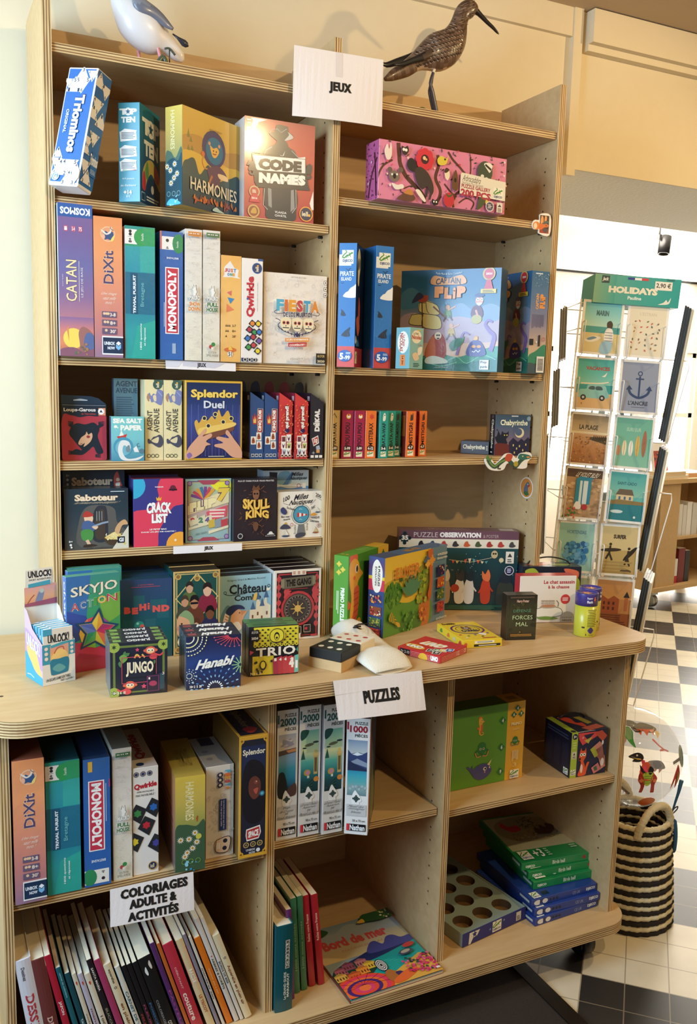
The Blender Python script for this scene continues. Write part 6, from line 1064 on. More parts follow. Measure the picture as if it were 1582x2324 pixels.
b = Box(.0385, .205, .197, '5A9A34', right='4E8E30', top='62A03A'); f = b.f(); [puzzle_bit(f, x, y, .16, 'E8C84A') for x, y in ((.35, .10), (.62, .16), (.35, .20))]; f.t('PRIMO PUZZLE', .50, .38, .78, .78, 'F4F4E0', r=-90, b=.05); f.lines(.22, .42, .40, .70, 2, 'DCE8C0', vert=True); gecko(f, .12, .87, .9, .985)
f = b.f('right'); seahorse(f, .02, .06, .62, f.W/f.H); f.r(.72, .0, 1, 1, 'E8B83C'); [puzzle_bit(f, x, .10+.06*k, .05, '2E7A4A') for k, x in enumerate((.86, .80))]; f.r(.36, .12, .72, .98, '2E5A24'); g = b.f('top'); g.r(0, 0, 1, .28, 'E8B83C'); g.lines(.2, .35, .8, .6, 3, '8ABE5A'); [puzzle_bit(g, x, .9, .12, 'E8C84A') for x in (.3, .6)]
b.put(.617, -.028, ZC+E_, -54, 'green and yellow seahorse puzzle box standing behind the cloth pouch')
b = Box(.0465, .262, .191, '2E4A7A', right='E0BE3A', top='4A6A86', left='2A4470'); f = b.f(); f.g(0, 0, 1, .40, ['34507E', '5A3E72', '3A66A0', '2E9A9A']); f.r(0, .24, 1, .28, 'E0BE3A'); f.r(0, .28, 1, .42, 'C83A50'); f.s([(.30, .08), (.5, .03), (.7, .07), (.86, .16), (.84, .30), (.70, .42), (.44, .44), (.26, .36), (.22, .18)], 'EFE6D2'); f.t('4 PUZZLES', .58, .10, .72, .36, '2A2A30', r=-90, b=.04); f.t('ÉVOLUTIFS', .40, .12, .54, .36, '2A2A30', r=-90, b=.03)
q = random.Random(21)
def mini(f, x0, y0, x1, y1, bg, cols, n=26):
    f.r(x0, y0, x1, y1, bg)
    for k in range(n): f.c(x0+(x1-x0)*(.08+.84*q.random()), y0+(y1-y0)*(.08+.84*q.random()), (x1-x0)*.07, q.choice(cols), 7)
for y, bg, cols in ((.47, '2E3A66', ['C84A3A', 'E8D8B0', '2A2A3A', 'E0A040']), (.62, '8A4A2E', ['E8C040', 'C83A3A', '6A2A2A', 'E8E0C0']), (.76, '4A6A3A', ['6A8A3A', 'C8B04A', '2E5A4A', '8A9A5A']), (.89, 'B03A34', ['D85A4A', '8A2A2A'])): mini(f, .12, y, .86, y+.115, bg, cols)
f = b.f('right'); f.g(0, 0, .74, .32, ['E6C23A', 'E8CA4A', 'EED06A']); f.r(.72, 0, 1, 1, '6A8AA0'); f.s([(0, .34), (.12, .29), (.26, .28), (.36, .34), (.30, .46), (0, .50)], 'C8B43A')
for P, c in (([(0, .44), (.1, .36), (.24, .38), (.28, .52), (.2, .62), (0, .64)], '4E8A34'), ([(0, .60), (.15, .58), (.4, .64), (.70, .58), (.72, 1), (0, 1)], '5A963A'), ([(.50, .26), (.62, .18), (.70, .2), (.72, .7), (.6, .74), (.52, .5)], '9A9A3A'), ([(.56, .70), (.72, .62), (.72, .98), (.58, .98)], 'C87A3A'), ([(.30, .80), (.5, .78), (.6, .98), (.26, .99)], '4A7E34')): f.s(P, c)
bush(f, .14, .47, .12, 40, ['3E7A30', '6AA040', '4A8A34'], .022, 2); bush(f, .58, .38, .08, 40, ['8AA83A', 'A8B440', '6A9438'], .024, 3); bush(f, .58, .56, .08, 26, ['8AA83A', 'A8B440', '6A9438'], .022, 4); bush(f, .36, .88, .10, 20, ['5A9A3A', '6EA844'], .02, 5); bush(f, .60, .84, .06, 14, ['D88A3A', 'E8A040', 'C86A34'], .02, 6)
for a in range(-150, -20, 22): leaf(f, .40, .54, .20, a, '4E8A6A', .35)
for k in range(10): leaf(f, .05+.02*k, .80+.012*k, .10, -70-8*k, 'D8A83A' if k % 2 else '3E7A34', .4)
f.s([(.64, .0), (.72, .0), (.72, .62), (.66, .6), (.69, .4)], 'C8682E'); f.t('ELMER', .13, .14, .52, .28, 'D4852A', b=.03, sp=1.08, tilt=-.01); f.t('tout en couleurs', .18, .285, .48, .325, '3A3A2A', b=.01, tilt=-.01); puzzle_bit(f, .63, .14, .05, '4A6A8A'); puzzle_bit(f, .71, .15, .05, 'E09A3A'); puzzle_bit(f, .64, .19, .04, 'E8B44A'); f.t('4 PUZZLES', .80, .08, .97, .11, 'F2EAD8', b=.03); f.t('ÉVOLUTIFS', .80, .13, .97, .16, 'F2EAD8', b=.03)
for y, bg, cols in ((.24, '2E2A56', ['C84A3A', 'E8D8B0', '2A2A3A']), (.40, 'B8602E', ['E8C040', 'C83A3A']), (.56, '4A6A3A', ['6A8A3A', 'C8B04A']), (.73, 'B03A34', ['D85A4A', '8A2A2A'])): mini(f, .81, y, .93, y+.14, bg, cols, 16)
f.t('orchestre', .80, .93, .98, .97, 'E8ECE8'); g = b.f('top'); g.t('ELMER', .3, .35, .7, .6, 'B0803A', r=-90, b=.06); g.r(0, .75, 1, 1, '4A5A70')
b.put(.705, -.034, ZC+E_, -64.5, 'yellow and blue garden puzzle box with four small pictures on its spine')
b = Box(.318, .055, .2135, '1E3A40', 'gloss_card', top='7A5A66', left='6A4A58'); f = b.f(); f.r(0, 0, 1, .105, '6E4A56'); f.r(0, .105, 1, .215, 'E8DEC8'); f.g(0, .215, 1, 1, ['1C4A4C', '1A3E46', '183038', '1A4440']); f.t('PUZZLE', .12, .025, .32, .085, 'D8CCC8', b=.0); f.t('OBSERVATION', .335, .02, .68, .085, 'F4EEE8', b=.06); f.t('& POSTER', .70, .045, .83, .085, 'BFA8A8')
puzzle_bit(f, .045, .10, .050, '183038'); f.t('35', .02, .065, .075, .125, 'F4EEE4', b=.05)
for k in range(9):
    x = .16+.095*k; f.s([(x, .19), (x+.01, .14), (x+.03, .13), (x+.04, .16), (x+.055, .18), (x+.03, .2)], ['2A2A2E', '2A4A6A', 'B0453A', '3A3A3E', 'C8603A', '4A5A3A', 'A83A34', 'B8403A', '4A4A46'][k])
for x, c, c2 in ((.40, 'B89A78', 'E0C8A0'), (.52, 'E8E4DA', '3A3A40'), (.60, 'DCD8D0', '23303A'), (.74, 'C8442E', 'E87A4A')):
    f.s([(x-.035, .90), (x-.045, .72), (x-.02, .60), (x+.02, .60), (x+.04, .74), (x+.03, .90)], c); f.s([(x-.03, .60), (x-.035, .50), (x-.01, .54), (x+.015, .48), (x+.035, .56), (x+.02, .63)], c2); f.l([(x-.03, .70), (x-.06, .78)], .012, c); f.l([(x+.03, .70), (x+.06, .76)], .012, c)
f.s([(.84, .96), (.84, .68), (.90, .64), (.97, .68), (.96, .96)], '3A4038'); f.s([(.86, .64), (.88, .52), (.94, .54), (.95, .64)], '28303A'); f.e(.80, .29, .028, .05, 'C8B488'); f.c(.792, .28, .008, '1A1A1A'); f.c(.81, .28, .008, '1A1A1A'); f.c(.86, .36, .02, 'D8C8A0'); f.e(.48, .72, .035, .05, 'B8402E')
for k in range(9): x = .44+.035*k; f.p([(x, .36+.02*math.sin(k)), (x+.028, .36+.02*math.sin(k+1)), (x+.014, .41)], ['D8604A', 'E8D8B0', '5A9AA0'][k % 3])
f.l([(.42, .36), (.60, .39), (.78, .33)], .003, 'E8D8B0'); f.e(.38, .44, .03, .02, 'C87A4A'); f.r(.895, .25, .965, .40, 'EFE6D4'); f.p([(.91, .32), (.93, .27), (.95, .32)], '3A3A34'); f.lines(.91, .34, .95, .39, 2, '4A4A44'); f.c(.93, .49, .040, 'E8E0E0'); f.c(.93, .49, .034, '2A2A50'); f.lines(.912, .46, .948, .52, 3, 'D8D8E8'); gecko(f, .90, .84, .955, .95); q = random.Random(31)
for k in range(40): f.s([(q.random(), .95), (q.random(), .93), (q.random(), .99)], q.choice(['2A5A4A', '1E4A40', '3A6A4A'])) if k < 12 else f.c(q.random(), q.uniform(.25, .55), .003, 'C8D8C8', 6)
g = b.f('top'); g.t('OBSERVATION', .25, .2, .6, .8, '9A7A84', r=180, b=.05); g.r(.85, .2, .97, .8, 'C8BCB8')
b.put(.888, .155, ZC+E_, -22, 'long dark forest animals puzzle box with a mauve title band behind the others')
cb = Box(.150, .038, .1215, 'F1E4D4', left='C23038', top='C23038'); f = cb.f(); f.t('Le chat assassin', .42, .09, .97, .17, 'B8333A', b=.03); f.t('à la chasse', .50, .20, .88, .27, 'B8333A', b=.03); f.c(.82, .50, .085, 'D03A40'); f.lines(.77, .46, .87, .54, 3, 'F4DCD8', ragged=.05)
f.s([(.30, .70), (.52, .66), (.74, .70), (.76, .84), (.54, .88), (.30, .86)], 'F6F0E4'); f.l([(.30, .70), (.52, .66), (.74, .70), (.76, .84), (.54, .88), (.30, .86), (.30, .70)], .008, '3A2A28', True); f.e(.52, .66, .15, .035, 'B8AE9C'); f.e(.52, .64, .13, .03, 'C88A6A')
for x in (.42, .48, .54, .60): f.c(x, .58, .03, 'C8B8A8'); f.c(x-.015, .53, .014, 'B0A090'); f.c(x+.015, .53, .014, 'B0A090'); f.c(x, .58, .005, '2A2020')
f.l([(.66, .52), (.70, .58), (.69, .66)], .01, '4A3A34'); f.s([(.33, .88), (.5, .86), (.70, .90), (.6, .93), (.4, .93)], '7A9A4A'); f.c(.87, .92, .13, 'B4A898'); f.t("l'école des loisirs", .76, .87, .96, .90, '5A4E48'); f.t('mémoire', .78, .93, .95, .965, '2A2424', b=.02); f.lines(.02, .985, .98, .995, 1, '8A3038', ragged=0)
cb.put(1.112, -.074, ZC+E_, -16, 'white children\'s game box with red spine and a dinner table drawing')
hb = thing('game_box', 'dark handled game box with colourful drawings standing behind the white red-spined box', 'game box', (1.172, .0, ZC+E_), -20)
b = Box(.160, .06, .128, '1E2230', top='2A2A34', right='1A1E2A'); g = b.f('top'); g.s([(.1, .6), (.3, .3), (.5, .5), (.3, .8)], 'C85A40'); g.s([(.5, .5), (.7, .3), (.9, .5), (.7, .8)], '8A9A4A'); g.s([(.3, .2), (.6, .15), (.5, .4)], 'E8A090'); f = b.f(); f.s([(.05, .1), (.2, .04), (.3, .2), (.15, .3)], 'A8B03A'); f.s([(.7, .05), (.95, .1), (.9, .3)], 'D86A4A'); f.s([(.85, .3), (.98, .3), (.97, .9), (.88, .8)], 'A8B83A'); f.s([(.8, .5), (.9, .45), (.92, .6)], 'E09080')
b.put(0, 0, 0, 0, None, 'carton', parent=hb); m = MB(); m.tube(smooth_pts([(.02, .03, .126), (.035, .03, .140), (.08, .03, .148), (.125, .03, .140), (.14, .03, .126)], 6, False), .002, 8); m.build('cord_handle', 'black_plastic', hb)
b = Box(.075, .034, .1085, '2E2A22', left='1E1B18', top='3A3228'); f = b.f(); f.g(0, 0, 1, 1, ['2A2620', '3E3A26', '46452A', '3E3A24', '241F1A']); q = random.Random(2)
for k in range(30): f.c(q.random(), q.uniform(.2, .95), q.uniform(.02, .08), q.choice(['3E4024', '4A4826', '2E2E1E', '33301F']), 9)
f.t('Harry Potter', .32, .10, .72, .18, 'E8B8A0', b=.03); f.t('DÉFENSE', .22, .30, .80, .38, '6A9A7A', b=-.005); f.t('FORCES', .20, .45, .86, .54, 'C8D8A0', b=.0); f.t('MAL', .32, .60, .72, .69, 'C8D8A0', b=.0); f.r(.1, .03, .9, .07, '5A4A38'); f.lines(.15, .86, .86, .92, 2, 'B8803A', ragged=.05); f.c(.46, .82, .02, 'B8803A'); f.l([(.03, .08), (.03, .97)], .01, '5A4A30')
b.put(.991, -.190, ZC+E_, -15, 'small dark green and bronze card box with glowing letters at the worktop front')
def flash(x, y, rz, lb):
    t = thing('card_tube', lb, 'tube', (x, y, ZC+E_), rz, 'yellow and violet card tubes'); R = .0265; n = 40; m = MB()
    prof = [(R-.001, 0), (R, .001), (R, .076)]; m.lathe(prof, n, 0, 'C9C43A')
    def wrap(a0, a1, z0, z1, c, k=1):
        r_ = R+.00008*k; N_ = max(2, int(abs(a1-a0)/6))
        for i in range(N_):
            b0, b1 = math.radians(a0+(a1-a0)*i/N_), math.radians(a0+(a1-a0)*(i+1)/N_); m.face([(r_*math.cos(b0), r_*math.sin(b0), z0), (r_*math.cos(b1), r_*math.sin(b1), z0), (r_*math.cos(b1), r_*math.sin(b1), z1), (r_*math.cos(b0), r_*math.sin(b0), z1)], 0, c)
    q = random.Random(1)
    for k in range(11): wrap(-120, -62-q.uniform(0, 14), .066-.0040*k, .0675-.0040*k, '4A4420')
    for j in range(12): # round violet badge
        z = .0145+.0075*math.sin(math.pi*(j-5.5)/12); 
    for j in range(9): h = .0078*math.cos((j-4)*.36); wrap(-100+4*(j-4)-2, -100+4*(j-4)+2, .017-h, .017+h, '3A3470', 2)
    wrap(-148, -132, .022, .026, '3A3420'); wrap(-126, -122, .004, .009, '2A2620'); wrap(-112, -84, .005, .006, '4A4420')
    m.build('tube_body', 'gloss_card', t); m = MB()
    m.lathe([(R+.0006, .076), (R+.0006, .104), (R, .106), (R-.002, .106), (R-.0022, .1035), (.0005, .1035)], n, 0, '433A86')
    f = Face(m, (-.02, .02, .1036), (1, 0, 0), (0, -1, 0), (0, 0, 1), .04, .04); f.star(.5, .5, .4, 7, 'D86A3A', .45); f.star(.5, .5, .25, 7, 'F0C040', .45); f.c(.6, .4, .12, 'B83A5A')
    def W(a, z): r_ = R+.0009; return (r_*math.cos(math.radians(a)), r_*math.sin(math.radians(a)), z)
    m.face([W(-88, .099), W(-82, .099), W(-84, .094), W(-78, .094), W(-88, .083), W(-86, .090), W(-92, .090)], 0, 'F0783A')
    for s_, z0, z1 in (('Super', .0925, .0985), ('flash', .084, .0905)):
        v, fc = text_mesh(s_, .03); base_ = len(m.v); m.v += [W(-128+30*a, z0+(z1-z0)*q_) for a, q_ in v]
        for p_ in fc: m.f.append(tuple(base_+i for i in p_)); m.m.append(0); m.c.append('F2F0F8'); m.uv.append(None); m.sm.append(False)
    m.build('tube_lid', 'gloss_card', t)
flash(1.205, -.2165, 0, 'yellow card tube with violet lid standing at the worktop front edge'); flash(1.251, -.176, 55, 'yellow card tube with violet lid standing behind the front tube')
ub = Box(.112, .110, .016, 'C02A30', top='C42C32'); g = ub.f('top'); g.e(.26, .76, .24, .12, 'E8B83A', 12); g.t('UNO', .08, .68, .44, .85, 'F6F2E8', b=.08, o='1E1414', ow=.05); g.e(.50, .42, .42, .2, 'C42C32'); g.t('UNO', .22, .28, .74, .56, 'F6F0DC', b=.09, o='E0A030', ow=.08, sh=.2)
for x, y, c, s_ in ((.62, .78, '2A2A2E', '7'), (.72, .70, '3E8A3E', '2'), (.82, .62, 'E8C03A', '0'), (.90, .52, '2E5AA8', '9'), (.80, .84, '1E1A1C', 'W')): g.p([(x-.08, y-.06), (x+.06, y-.12), (x+.12, y+.08), (x-.02, y+.14)], 'F4EEE4'); g.p([(x-.065, y-.05), (x+.05, y-.10), (x+.105, y+.07), (x-.01, y+.12)], c); g.t(s_, x-.02, y-.04, x+.06, y+.06, 'F4EEE4', b=.06)
for fc in ('front', 'right'):
    f = ub.f(fc); [f.l([(.05, y), (.95, y)], .004, 'F0E0D8') for y in (.25, .45, .65, .85)]
    if fc == 'front': f.r(.06, .1, .3, .9, '2A2224'); f.t('7+ 2-10', .08, .3, .28, .7, 'F4EEE4'); f.s([(.5, .9), (.55, .2), (.66, .2), (.7, .9)], 'E8B83A'); f.t('UNO', .78, .15, .95, .85, 'F6F2E8', b=.08)
    else: f.t('112', .6, .2, .7, .8, 'F4EEE4'); f.t('CE', .88, .25, .96, .75, 'F4EEE4')
ub.put(.703, -.189, ZC+E_, -64, 'red card game box with yellow title lying flat near the front edge')
db = Box(.098, .150, .019, 'E6C62E', top='E8C830'); g = db.f('top'); g.e(.52, .42, .42, .27, '4A2A6A'); g.e(.52, .42, .37, .235, 'E8C830'); g.e(.52, .42, .30, .19, '5A3A20'); g.e(.52, .42, .28, .175, 'E8C830'); g.t('Dobble', .32, .44, .74, .56, '3A2418', b=.07, o='F2E8D0', ow=.04); g.s([(.40, .40), (.44, .26), (.52, .30), (.60, .24), (.64, .40), (.52, .44)], '8A5A3A'); g.c(.52, .36, .05, 'F4ECD8'); g.c(.52, .36, .025, '1A1414'); g.t('Dobble', .08, .03, .42, .12, '3A2418', b=.06)
for x, y, c in ((.14, .70, 'C83A3A'), (.30, .78, '4A8A4A'), (.50, .74, '3A5AA8'), (.70, .76, 'D86A3A'), (.86, .68, '6A3A8A'), (.62, .84, '2A2A2A'), (.2, .86, 'F0E8D8')): g.c(x, y, .035, c, 9)
g.s([(.60, .70), (.7, .66), (.8, .72), (.7, .8)], 'F4ECDC'); g.lines(.55, .90, .9, .95, 1, 'B83A2E', ragged=0); f = db.f(); f.r(.30, .15, .80, .45, 'F2ECD8'); f.r(.28, .55, .96, .85, '23201C'); f.lines(.36, .2, .76, .4, 2, '6A6A4A'); f.c(.07, .5, .04, 'D8583A'); f.lines(.4, .62, .9, .8, 1, 'E8E0C8'); f = db.f('left'); [f.s([(x, .7), (x+.04, .25), (x+.09, .3), (x+.10, .7)], c) for x, c in ((.12, '4A8A3A'), (.4, 'D86A3A'), (.62, 'C8C0A0'), (.84, 'C83A3A'))]
db.put(.858, -.214, ZC+E_, -8, 'yellow card game box with an eye emblem lying flat beside the dark bronze box')
# wooden domino block and its cloth pouch
dm = thing('domino_set', 'wooden domino block with black and white halves lying at the front of the worktop', 'game', (.483, -.203, ZC+E_), -56)
L_ = .143; m = MB(); m.box((0, 0, 0), (.080, L_, .021)); m.build('wooden_base', 'raw_wood', dm)
for y0, y1, c, dc, nm_ in ((.0005, .0795, '1E1E1C', 'F0E8D0', 'black_half'), (.0815, L_-.0005, 'E8DCC4', 'B8403A', 'white_half')):
    b = Box(.079, y1-y0, .021, c, 'printed_card', ch=.0015); g = b.f('top')
    for i in range(3):
        for j in ((.25, .75) if nm_ == 'black_half' else (.25, .75)): g.e(.2+.3*i if nm_ != 'black_half' else .22+.28*i, j, .075, .085, dc)
    o = b.put(.0005, y0, .0212, 0, None, nm_, parent=dm)
pc = thing('cloth_pouch', 'cream cloth drawstring pouch with a black arrow emblem lying over the domino block', 'pouch', (.640, -.165, ZC+E_), 8)
m = MB(); R = []; 
for k in range(15):
    t_ = k/14; y = .135-.275*t_; wd = .022+.034*min(1, t_*2.2)*(1 if t_ < .9 else 1-.25*(t_-.9)/.1); ht = (.016+.008*math.sin(t_*9))*(1-.9*max(0, (t_-.55)/.45)**1.3)+.003; cx = .012-.035*t_+.006*math.sin(t_*5)
    R.append([(cx+wd*math.cos(a)*(1+.06*math.sin(3*a+k)), y+.004*math.sin(2*a+k), ht+ht*math.sin(a)*(1+.10*math.sin(5*a+k*1.3))) for a in [2*math.pi*j/20 for j in range(20)]])
m.rings(R, 0, 'E6DAC2'); m.build('bag', 'canvas', pc)
m = MB(); z = .048
pts = [(.022+.024*math.cos(a), .035+.030*math.sin(a)) for a in [math.radians(200-i*24) for i in range(11)]]
def zz(x, y): return .0475-.05*abs(x-.0)**1.4-max(0, (.02-y))*.14
P = [(x, y) for x, y in pts]
for k in range(len(P)-1):
    a, b_ = Vector(P[k]), Vector(P[k+1]); n_ = Vector((-(b_-a).y, (b_-a).x)).normalized()*.0035; m.face([(*(a+n_), z), (*(b_+n_), z), (*(b_-n_), z), (*(a-n_), z)], 0, '1E1E22')
m.build('arrow_emblem', 'black_plastic', pc); m = MB(); m.tube([(-.004, .060, .040), (.002, .05, .0485), (.012, .045, .048)], .0022, 6); m.build('drawstring', 'black_plastic', pc)
# ================================================================== base cabinet, upper left compartment
Z1, Z2, Z3, ZB = .4963, .5021, .497, .13
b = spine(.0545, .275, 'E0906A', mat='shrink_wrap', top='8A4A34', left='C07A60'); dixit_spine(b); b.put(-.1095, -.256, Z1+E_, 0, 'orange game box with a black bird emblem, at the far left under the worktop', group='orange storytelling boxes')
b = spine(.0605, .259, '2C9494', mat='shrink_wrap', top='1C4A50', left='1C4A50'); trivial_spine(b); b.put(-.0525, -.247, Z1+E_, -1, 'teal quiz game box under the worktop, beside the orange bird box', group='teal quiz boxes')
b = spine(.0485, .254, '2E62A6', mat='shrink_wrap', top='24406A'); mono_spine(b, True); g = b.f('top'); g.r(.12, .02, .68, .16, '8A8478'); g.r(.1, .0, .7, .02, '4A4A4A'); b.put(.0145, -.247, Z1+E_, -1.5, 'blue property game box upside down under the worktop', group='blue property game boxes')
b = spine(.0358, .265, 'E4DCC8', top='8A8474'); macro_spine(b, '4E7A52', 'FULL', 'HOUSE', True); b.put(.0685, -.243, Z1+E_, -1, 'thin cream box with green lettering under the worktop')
b = spine(.0490, .219, 'EFE8DE', top='D8CCC4'); f = b.f()
for x, y in ((.14, .06), (.40, .06), (.66, .06)): f.c(x, y, .11, '1E3A66'); f.c(x, y, .085, 'B8A080'); f.c(x, y, .06, '1E3A66')
f.t('Qwirkle', .05, .14, .94, .20, 'C02A3A', b=.05, tilt=-.015); f.t('IMPRONONÇABLE', .16, .215, .82, .235, '2A2A2E'); f.t('MAIS INOUBLIABLE !', .12, .245, .86, .265, '2A2A2E')
for x, y, c in ((.18, .42, '3E8A4A'), (.80, .38, '2E6AB8'), (.52, .54, 'C8303C'), (.06, .68, 'E0C83A'), (.90, .72, '4A4A9A')): f.p([(x-.34, y+.02), (x-.06, y-.09), (x+.36, y-.03), (x+.1, y+.10)], '2A2C30'); f.star(x, y, .17, 6, c, .7)
f.c(.76, .93, .17, '1E2E50'); f.ring(.76, .93, .18, .03, 'C89A50'); f.t('iell', .66, .91, .82, .95, 'E8D8B0', b=.02); g = b.f('top'); g.t('Qwirkle', .3, .15, .75, .8, 'B84A5A', r=90, b=.05); g.c(.35, .92, .16, '24406E')
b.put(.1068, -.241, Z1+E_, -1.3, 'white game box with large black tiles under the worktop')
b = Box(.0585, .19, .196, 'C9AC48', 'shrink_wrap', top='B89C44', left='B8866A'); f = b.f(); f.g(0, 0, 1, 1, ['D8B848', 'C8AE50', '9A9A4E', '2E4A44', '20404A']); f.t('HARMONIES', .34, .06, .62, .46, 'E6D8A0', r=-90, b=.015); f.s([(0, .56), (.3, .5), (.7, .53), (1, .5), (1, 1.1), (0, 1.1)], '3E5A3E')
for x, y in ((.66, .60), (.46, .66), (.18, .66), (.72, .70), (.58, .76), (.40, .80), (.32, .84)): f.star(x, y, .13, 11, 'F0EAD6', .45); f.c(x, y, .045, 'C88A2A')
f.c(.78, .64, .10, 'C8C04A'); f.l([(.7, .46), (.74, .42), (.72, .48)], .03, 'C84A2A')
for x in (.30, .52, .76): f.ring(x, .895, .09, .02, '7AA048')
bush(f, .5, .97, .25, 10, ['3E9AC8', '8AD0E4'], .05, 3); g = b.f('top'); g.t('HARMONIES', .3, .3, .75, .75, '8A7030', b=.01); f = b.f('left'); f.g(0, 0, 1, 1, ['C8905A', 'B07A62', '6A5A60']); f.lines(.1, .3, .9, .8, 6, '8A5A4A')
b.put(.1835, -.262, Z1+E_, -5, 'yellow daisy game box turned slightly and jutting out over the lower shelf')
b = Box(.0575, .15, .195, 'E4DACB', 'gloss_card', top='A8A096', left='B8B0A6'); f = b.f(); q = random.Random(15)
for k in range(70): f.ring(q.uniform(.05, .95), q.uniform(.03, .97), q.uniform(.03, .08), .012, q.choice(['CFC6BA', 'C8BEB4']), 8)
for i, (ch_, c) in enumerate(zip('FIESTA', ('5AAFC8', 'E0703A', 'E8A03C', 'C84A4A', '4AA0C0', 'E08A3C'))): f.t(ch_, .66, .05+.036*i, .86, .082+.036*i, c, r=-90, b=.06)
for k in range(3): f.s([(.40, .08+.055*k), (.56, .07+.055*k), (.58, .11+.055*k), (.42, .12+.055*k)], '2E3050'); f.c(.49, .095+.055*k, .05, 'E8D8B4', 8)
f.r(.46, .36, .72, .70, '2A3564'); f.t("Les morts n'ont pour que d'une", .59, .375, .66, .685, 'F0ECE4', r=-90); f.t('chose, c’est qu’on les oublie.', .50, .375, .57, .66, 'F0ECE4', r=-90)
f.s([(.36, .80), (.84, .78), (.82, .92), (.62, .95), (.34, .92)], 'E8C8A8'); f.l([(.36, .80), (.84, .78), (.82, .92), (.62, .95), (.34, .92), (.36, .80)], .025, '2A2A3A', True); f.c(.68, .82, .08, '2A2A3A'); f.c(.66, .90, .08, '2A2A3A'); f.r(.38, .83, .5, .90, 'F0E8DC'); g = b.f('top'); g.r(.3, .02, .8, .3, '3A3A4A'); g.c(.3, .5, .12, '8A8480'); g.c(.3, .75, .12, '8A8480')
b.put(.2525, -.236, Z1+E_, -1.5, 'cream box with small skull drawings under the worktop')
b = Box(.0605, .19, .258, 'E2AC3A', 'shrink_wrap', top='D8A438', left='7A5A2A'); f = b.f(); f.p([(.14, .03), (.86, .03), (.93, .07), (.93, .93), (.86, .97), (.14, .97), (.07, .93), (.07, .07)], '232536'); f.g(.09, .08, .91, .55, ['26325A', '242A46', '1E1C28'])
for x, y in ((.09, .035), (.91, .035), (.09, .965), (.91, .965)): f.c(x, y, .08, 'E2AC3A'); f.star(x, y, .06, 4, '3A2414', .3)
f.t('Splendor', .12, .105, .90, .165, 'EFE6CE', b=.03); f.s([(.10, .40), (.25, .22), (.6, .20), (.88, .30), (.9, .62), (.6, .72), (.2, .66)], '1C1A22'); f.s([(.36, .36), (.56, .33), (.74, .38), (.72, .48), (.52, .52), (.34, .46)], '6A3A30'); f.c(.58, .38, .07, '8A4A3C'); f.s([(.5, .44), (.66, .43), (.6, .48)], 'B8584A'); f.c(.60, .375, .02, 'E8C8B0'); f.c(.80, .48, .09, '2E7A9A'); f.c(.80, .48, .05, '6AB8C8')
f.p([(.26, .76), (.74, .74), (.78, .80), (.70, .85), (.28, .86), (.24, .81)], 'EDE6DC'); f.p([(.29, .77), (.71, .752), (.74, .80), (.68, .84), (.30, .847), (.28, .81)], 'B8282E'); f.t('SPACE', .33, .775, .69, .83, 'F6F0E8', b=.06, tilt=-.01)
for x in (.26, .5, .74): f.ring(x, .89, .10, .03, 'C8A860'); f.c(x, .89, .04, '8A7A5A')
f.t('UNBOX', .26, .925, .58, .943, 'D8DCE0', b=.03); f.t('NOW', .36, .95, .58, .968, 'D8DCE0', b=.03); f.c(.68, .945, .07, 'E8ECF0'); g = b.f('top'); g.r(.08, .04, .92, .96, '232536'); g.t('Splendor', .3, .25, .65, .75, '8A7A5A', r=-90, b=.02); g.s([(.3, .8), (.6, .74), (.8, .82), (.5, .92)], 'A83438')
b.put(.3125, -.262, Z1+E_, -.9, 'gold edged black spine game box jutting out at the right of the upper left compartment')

# ------------------------------------------------------------------ upper middle compartment: slim puzzle boxes
def puzzle_spine(b, n, c, pic, lines_, size, cut=.95):
    f = b.f(); f.r(.02, .035, .10, .10, c); f.t('PUZZLE', .36, .030, .90, .055, '22262A', b=.03); f.t(n, .14, .063, .90, .122, c, b=.04); f.t('PIÈCES', .36, .130, .90, .16, '22262A', b=.03)
    pic(f, .08, .185, .90, .66); f.s([(.30, .665), (.42, .615), (.54, .64), (.62, .66), (.72, .70), (.62, .715), (.60, .74), (.30, .73)], 'F2EEE6'); puzzle_bit(f, .48, .685, .19, 'F2EEE6'); puzzle_bit(f, .48, .685, .15, '3A4A46')
    f.r(.08, .735, .92, .835, 'C8C4BE'); y = .742
    for s_, w in lines_: f.t(s_, .5-w/2, y, .5+w/2, y+.02, '2A2A2C', sh=.15); y += .024
    f.t(size, .34, .865, .88, .885, '2A2A2C', b=.01); f.r(.10, .905, .92, .965, '1A191B'); f.r(.10, .905, .22, .965, 'D8343A'); f.t('Nathan', .24, .912, .88, .96, 'F4F2EE', b=.03)
def pic_beach(f, x0, y0, x1, y1):
    h = y1-y0; f.g(x0, y0, x1, y0+h*.26, ['A8ACBC', 'C8BEB4', 'D4C4B0']); f.g(x0, y0+h*.26, x1, y1, ['8AA0C0', '7EA8C4', '3E98B0', '2E88A8', '24506E', '2A2A36']); q = random.Random(1)
    for k in range(9): f.s([(x0+q.uniform(0, .5), y0+h*q.uniform(.03, .22)), (x0+q.uniform(.1, .7), y0+h*q.uniform(.03, .2)), (x0+q.uniform(.2, .75), y0+h*q.uniform(.1, .24))], q.choice(['D8CCC0', 'C0B4B4', '9A96A4']))
    f.p([(x0, y0+h*.26), (x1, y0+h*.23), (x1, y0+h*.30), (x0, y0+h*.34)], '5A4A46'); f.p([(x0+.35, y0+h*.26), (x1, y0+h*.24), (x1, y0+h*.29), (x0+.45, y0+h*.30)], 'C88A5A'); f.s([(x0, y0+h*.66), (x0+.2, y0+h*.60), (x0+.35, y0+h*.70), (x0+.45, y1), (x0, y1)], '262A2A'); f.s([(x0+.3, y1-.001), (x0+.5, y1-.06), (x1, y1-.09), (x1, y1-.001)], '5A3E3A')
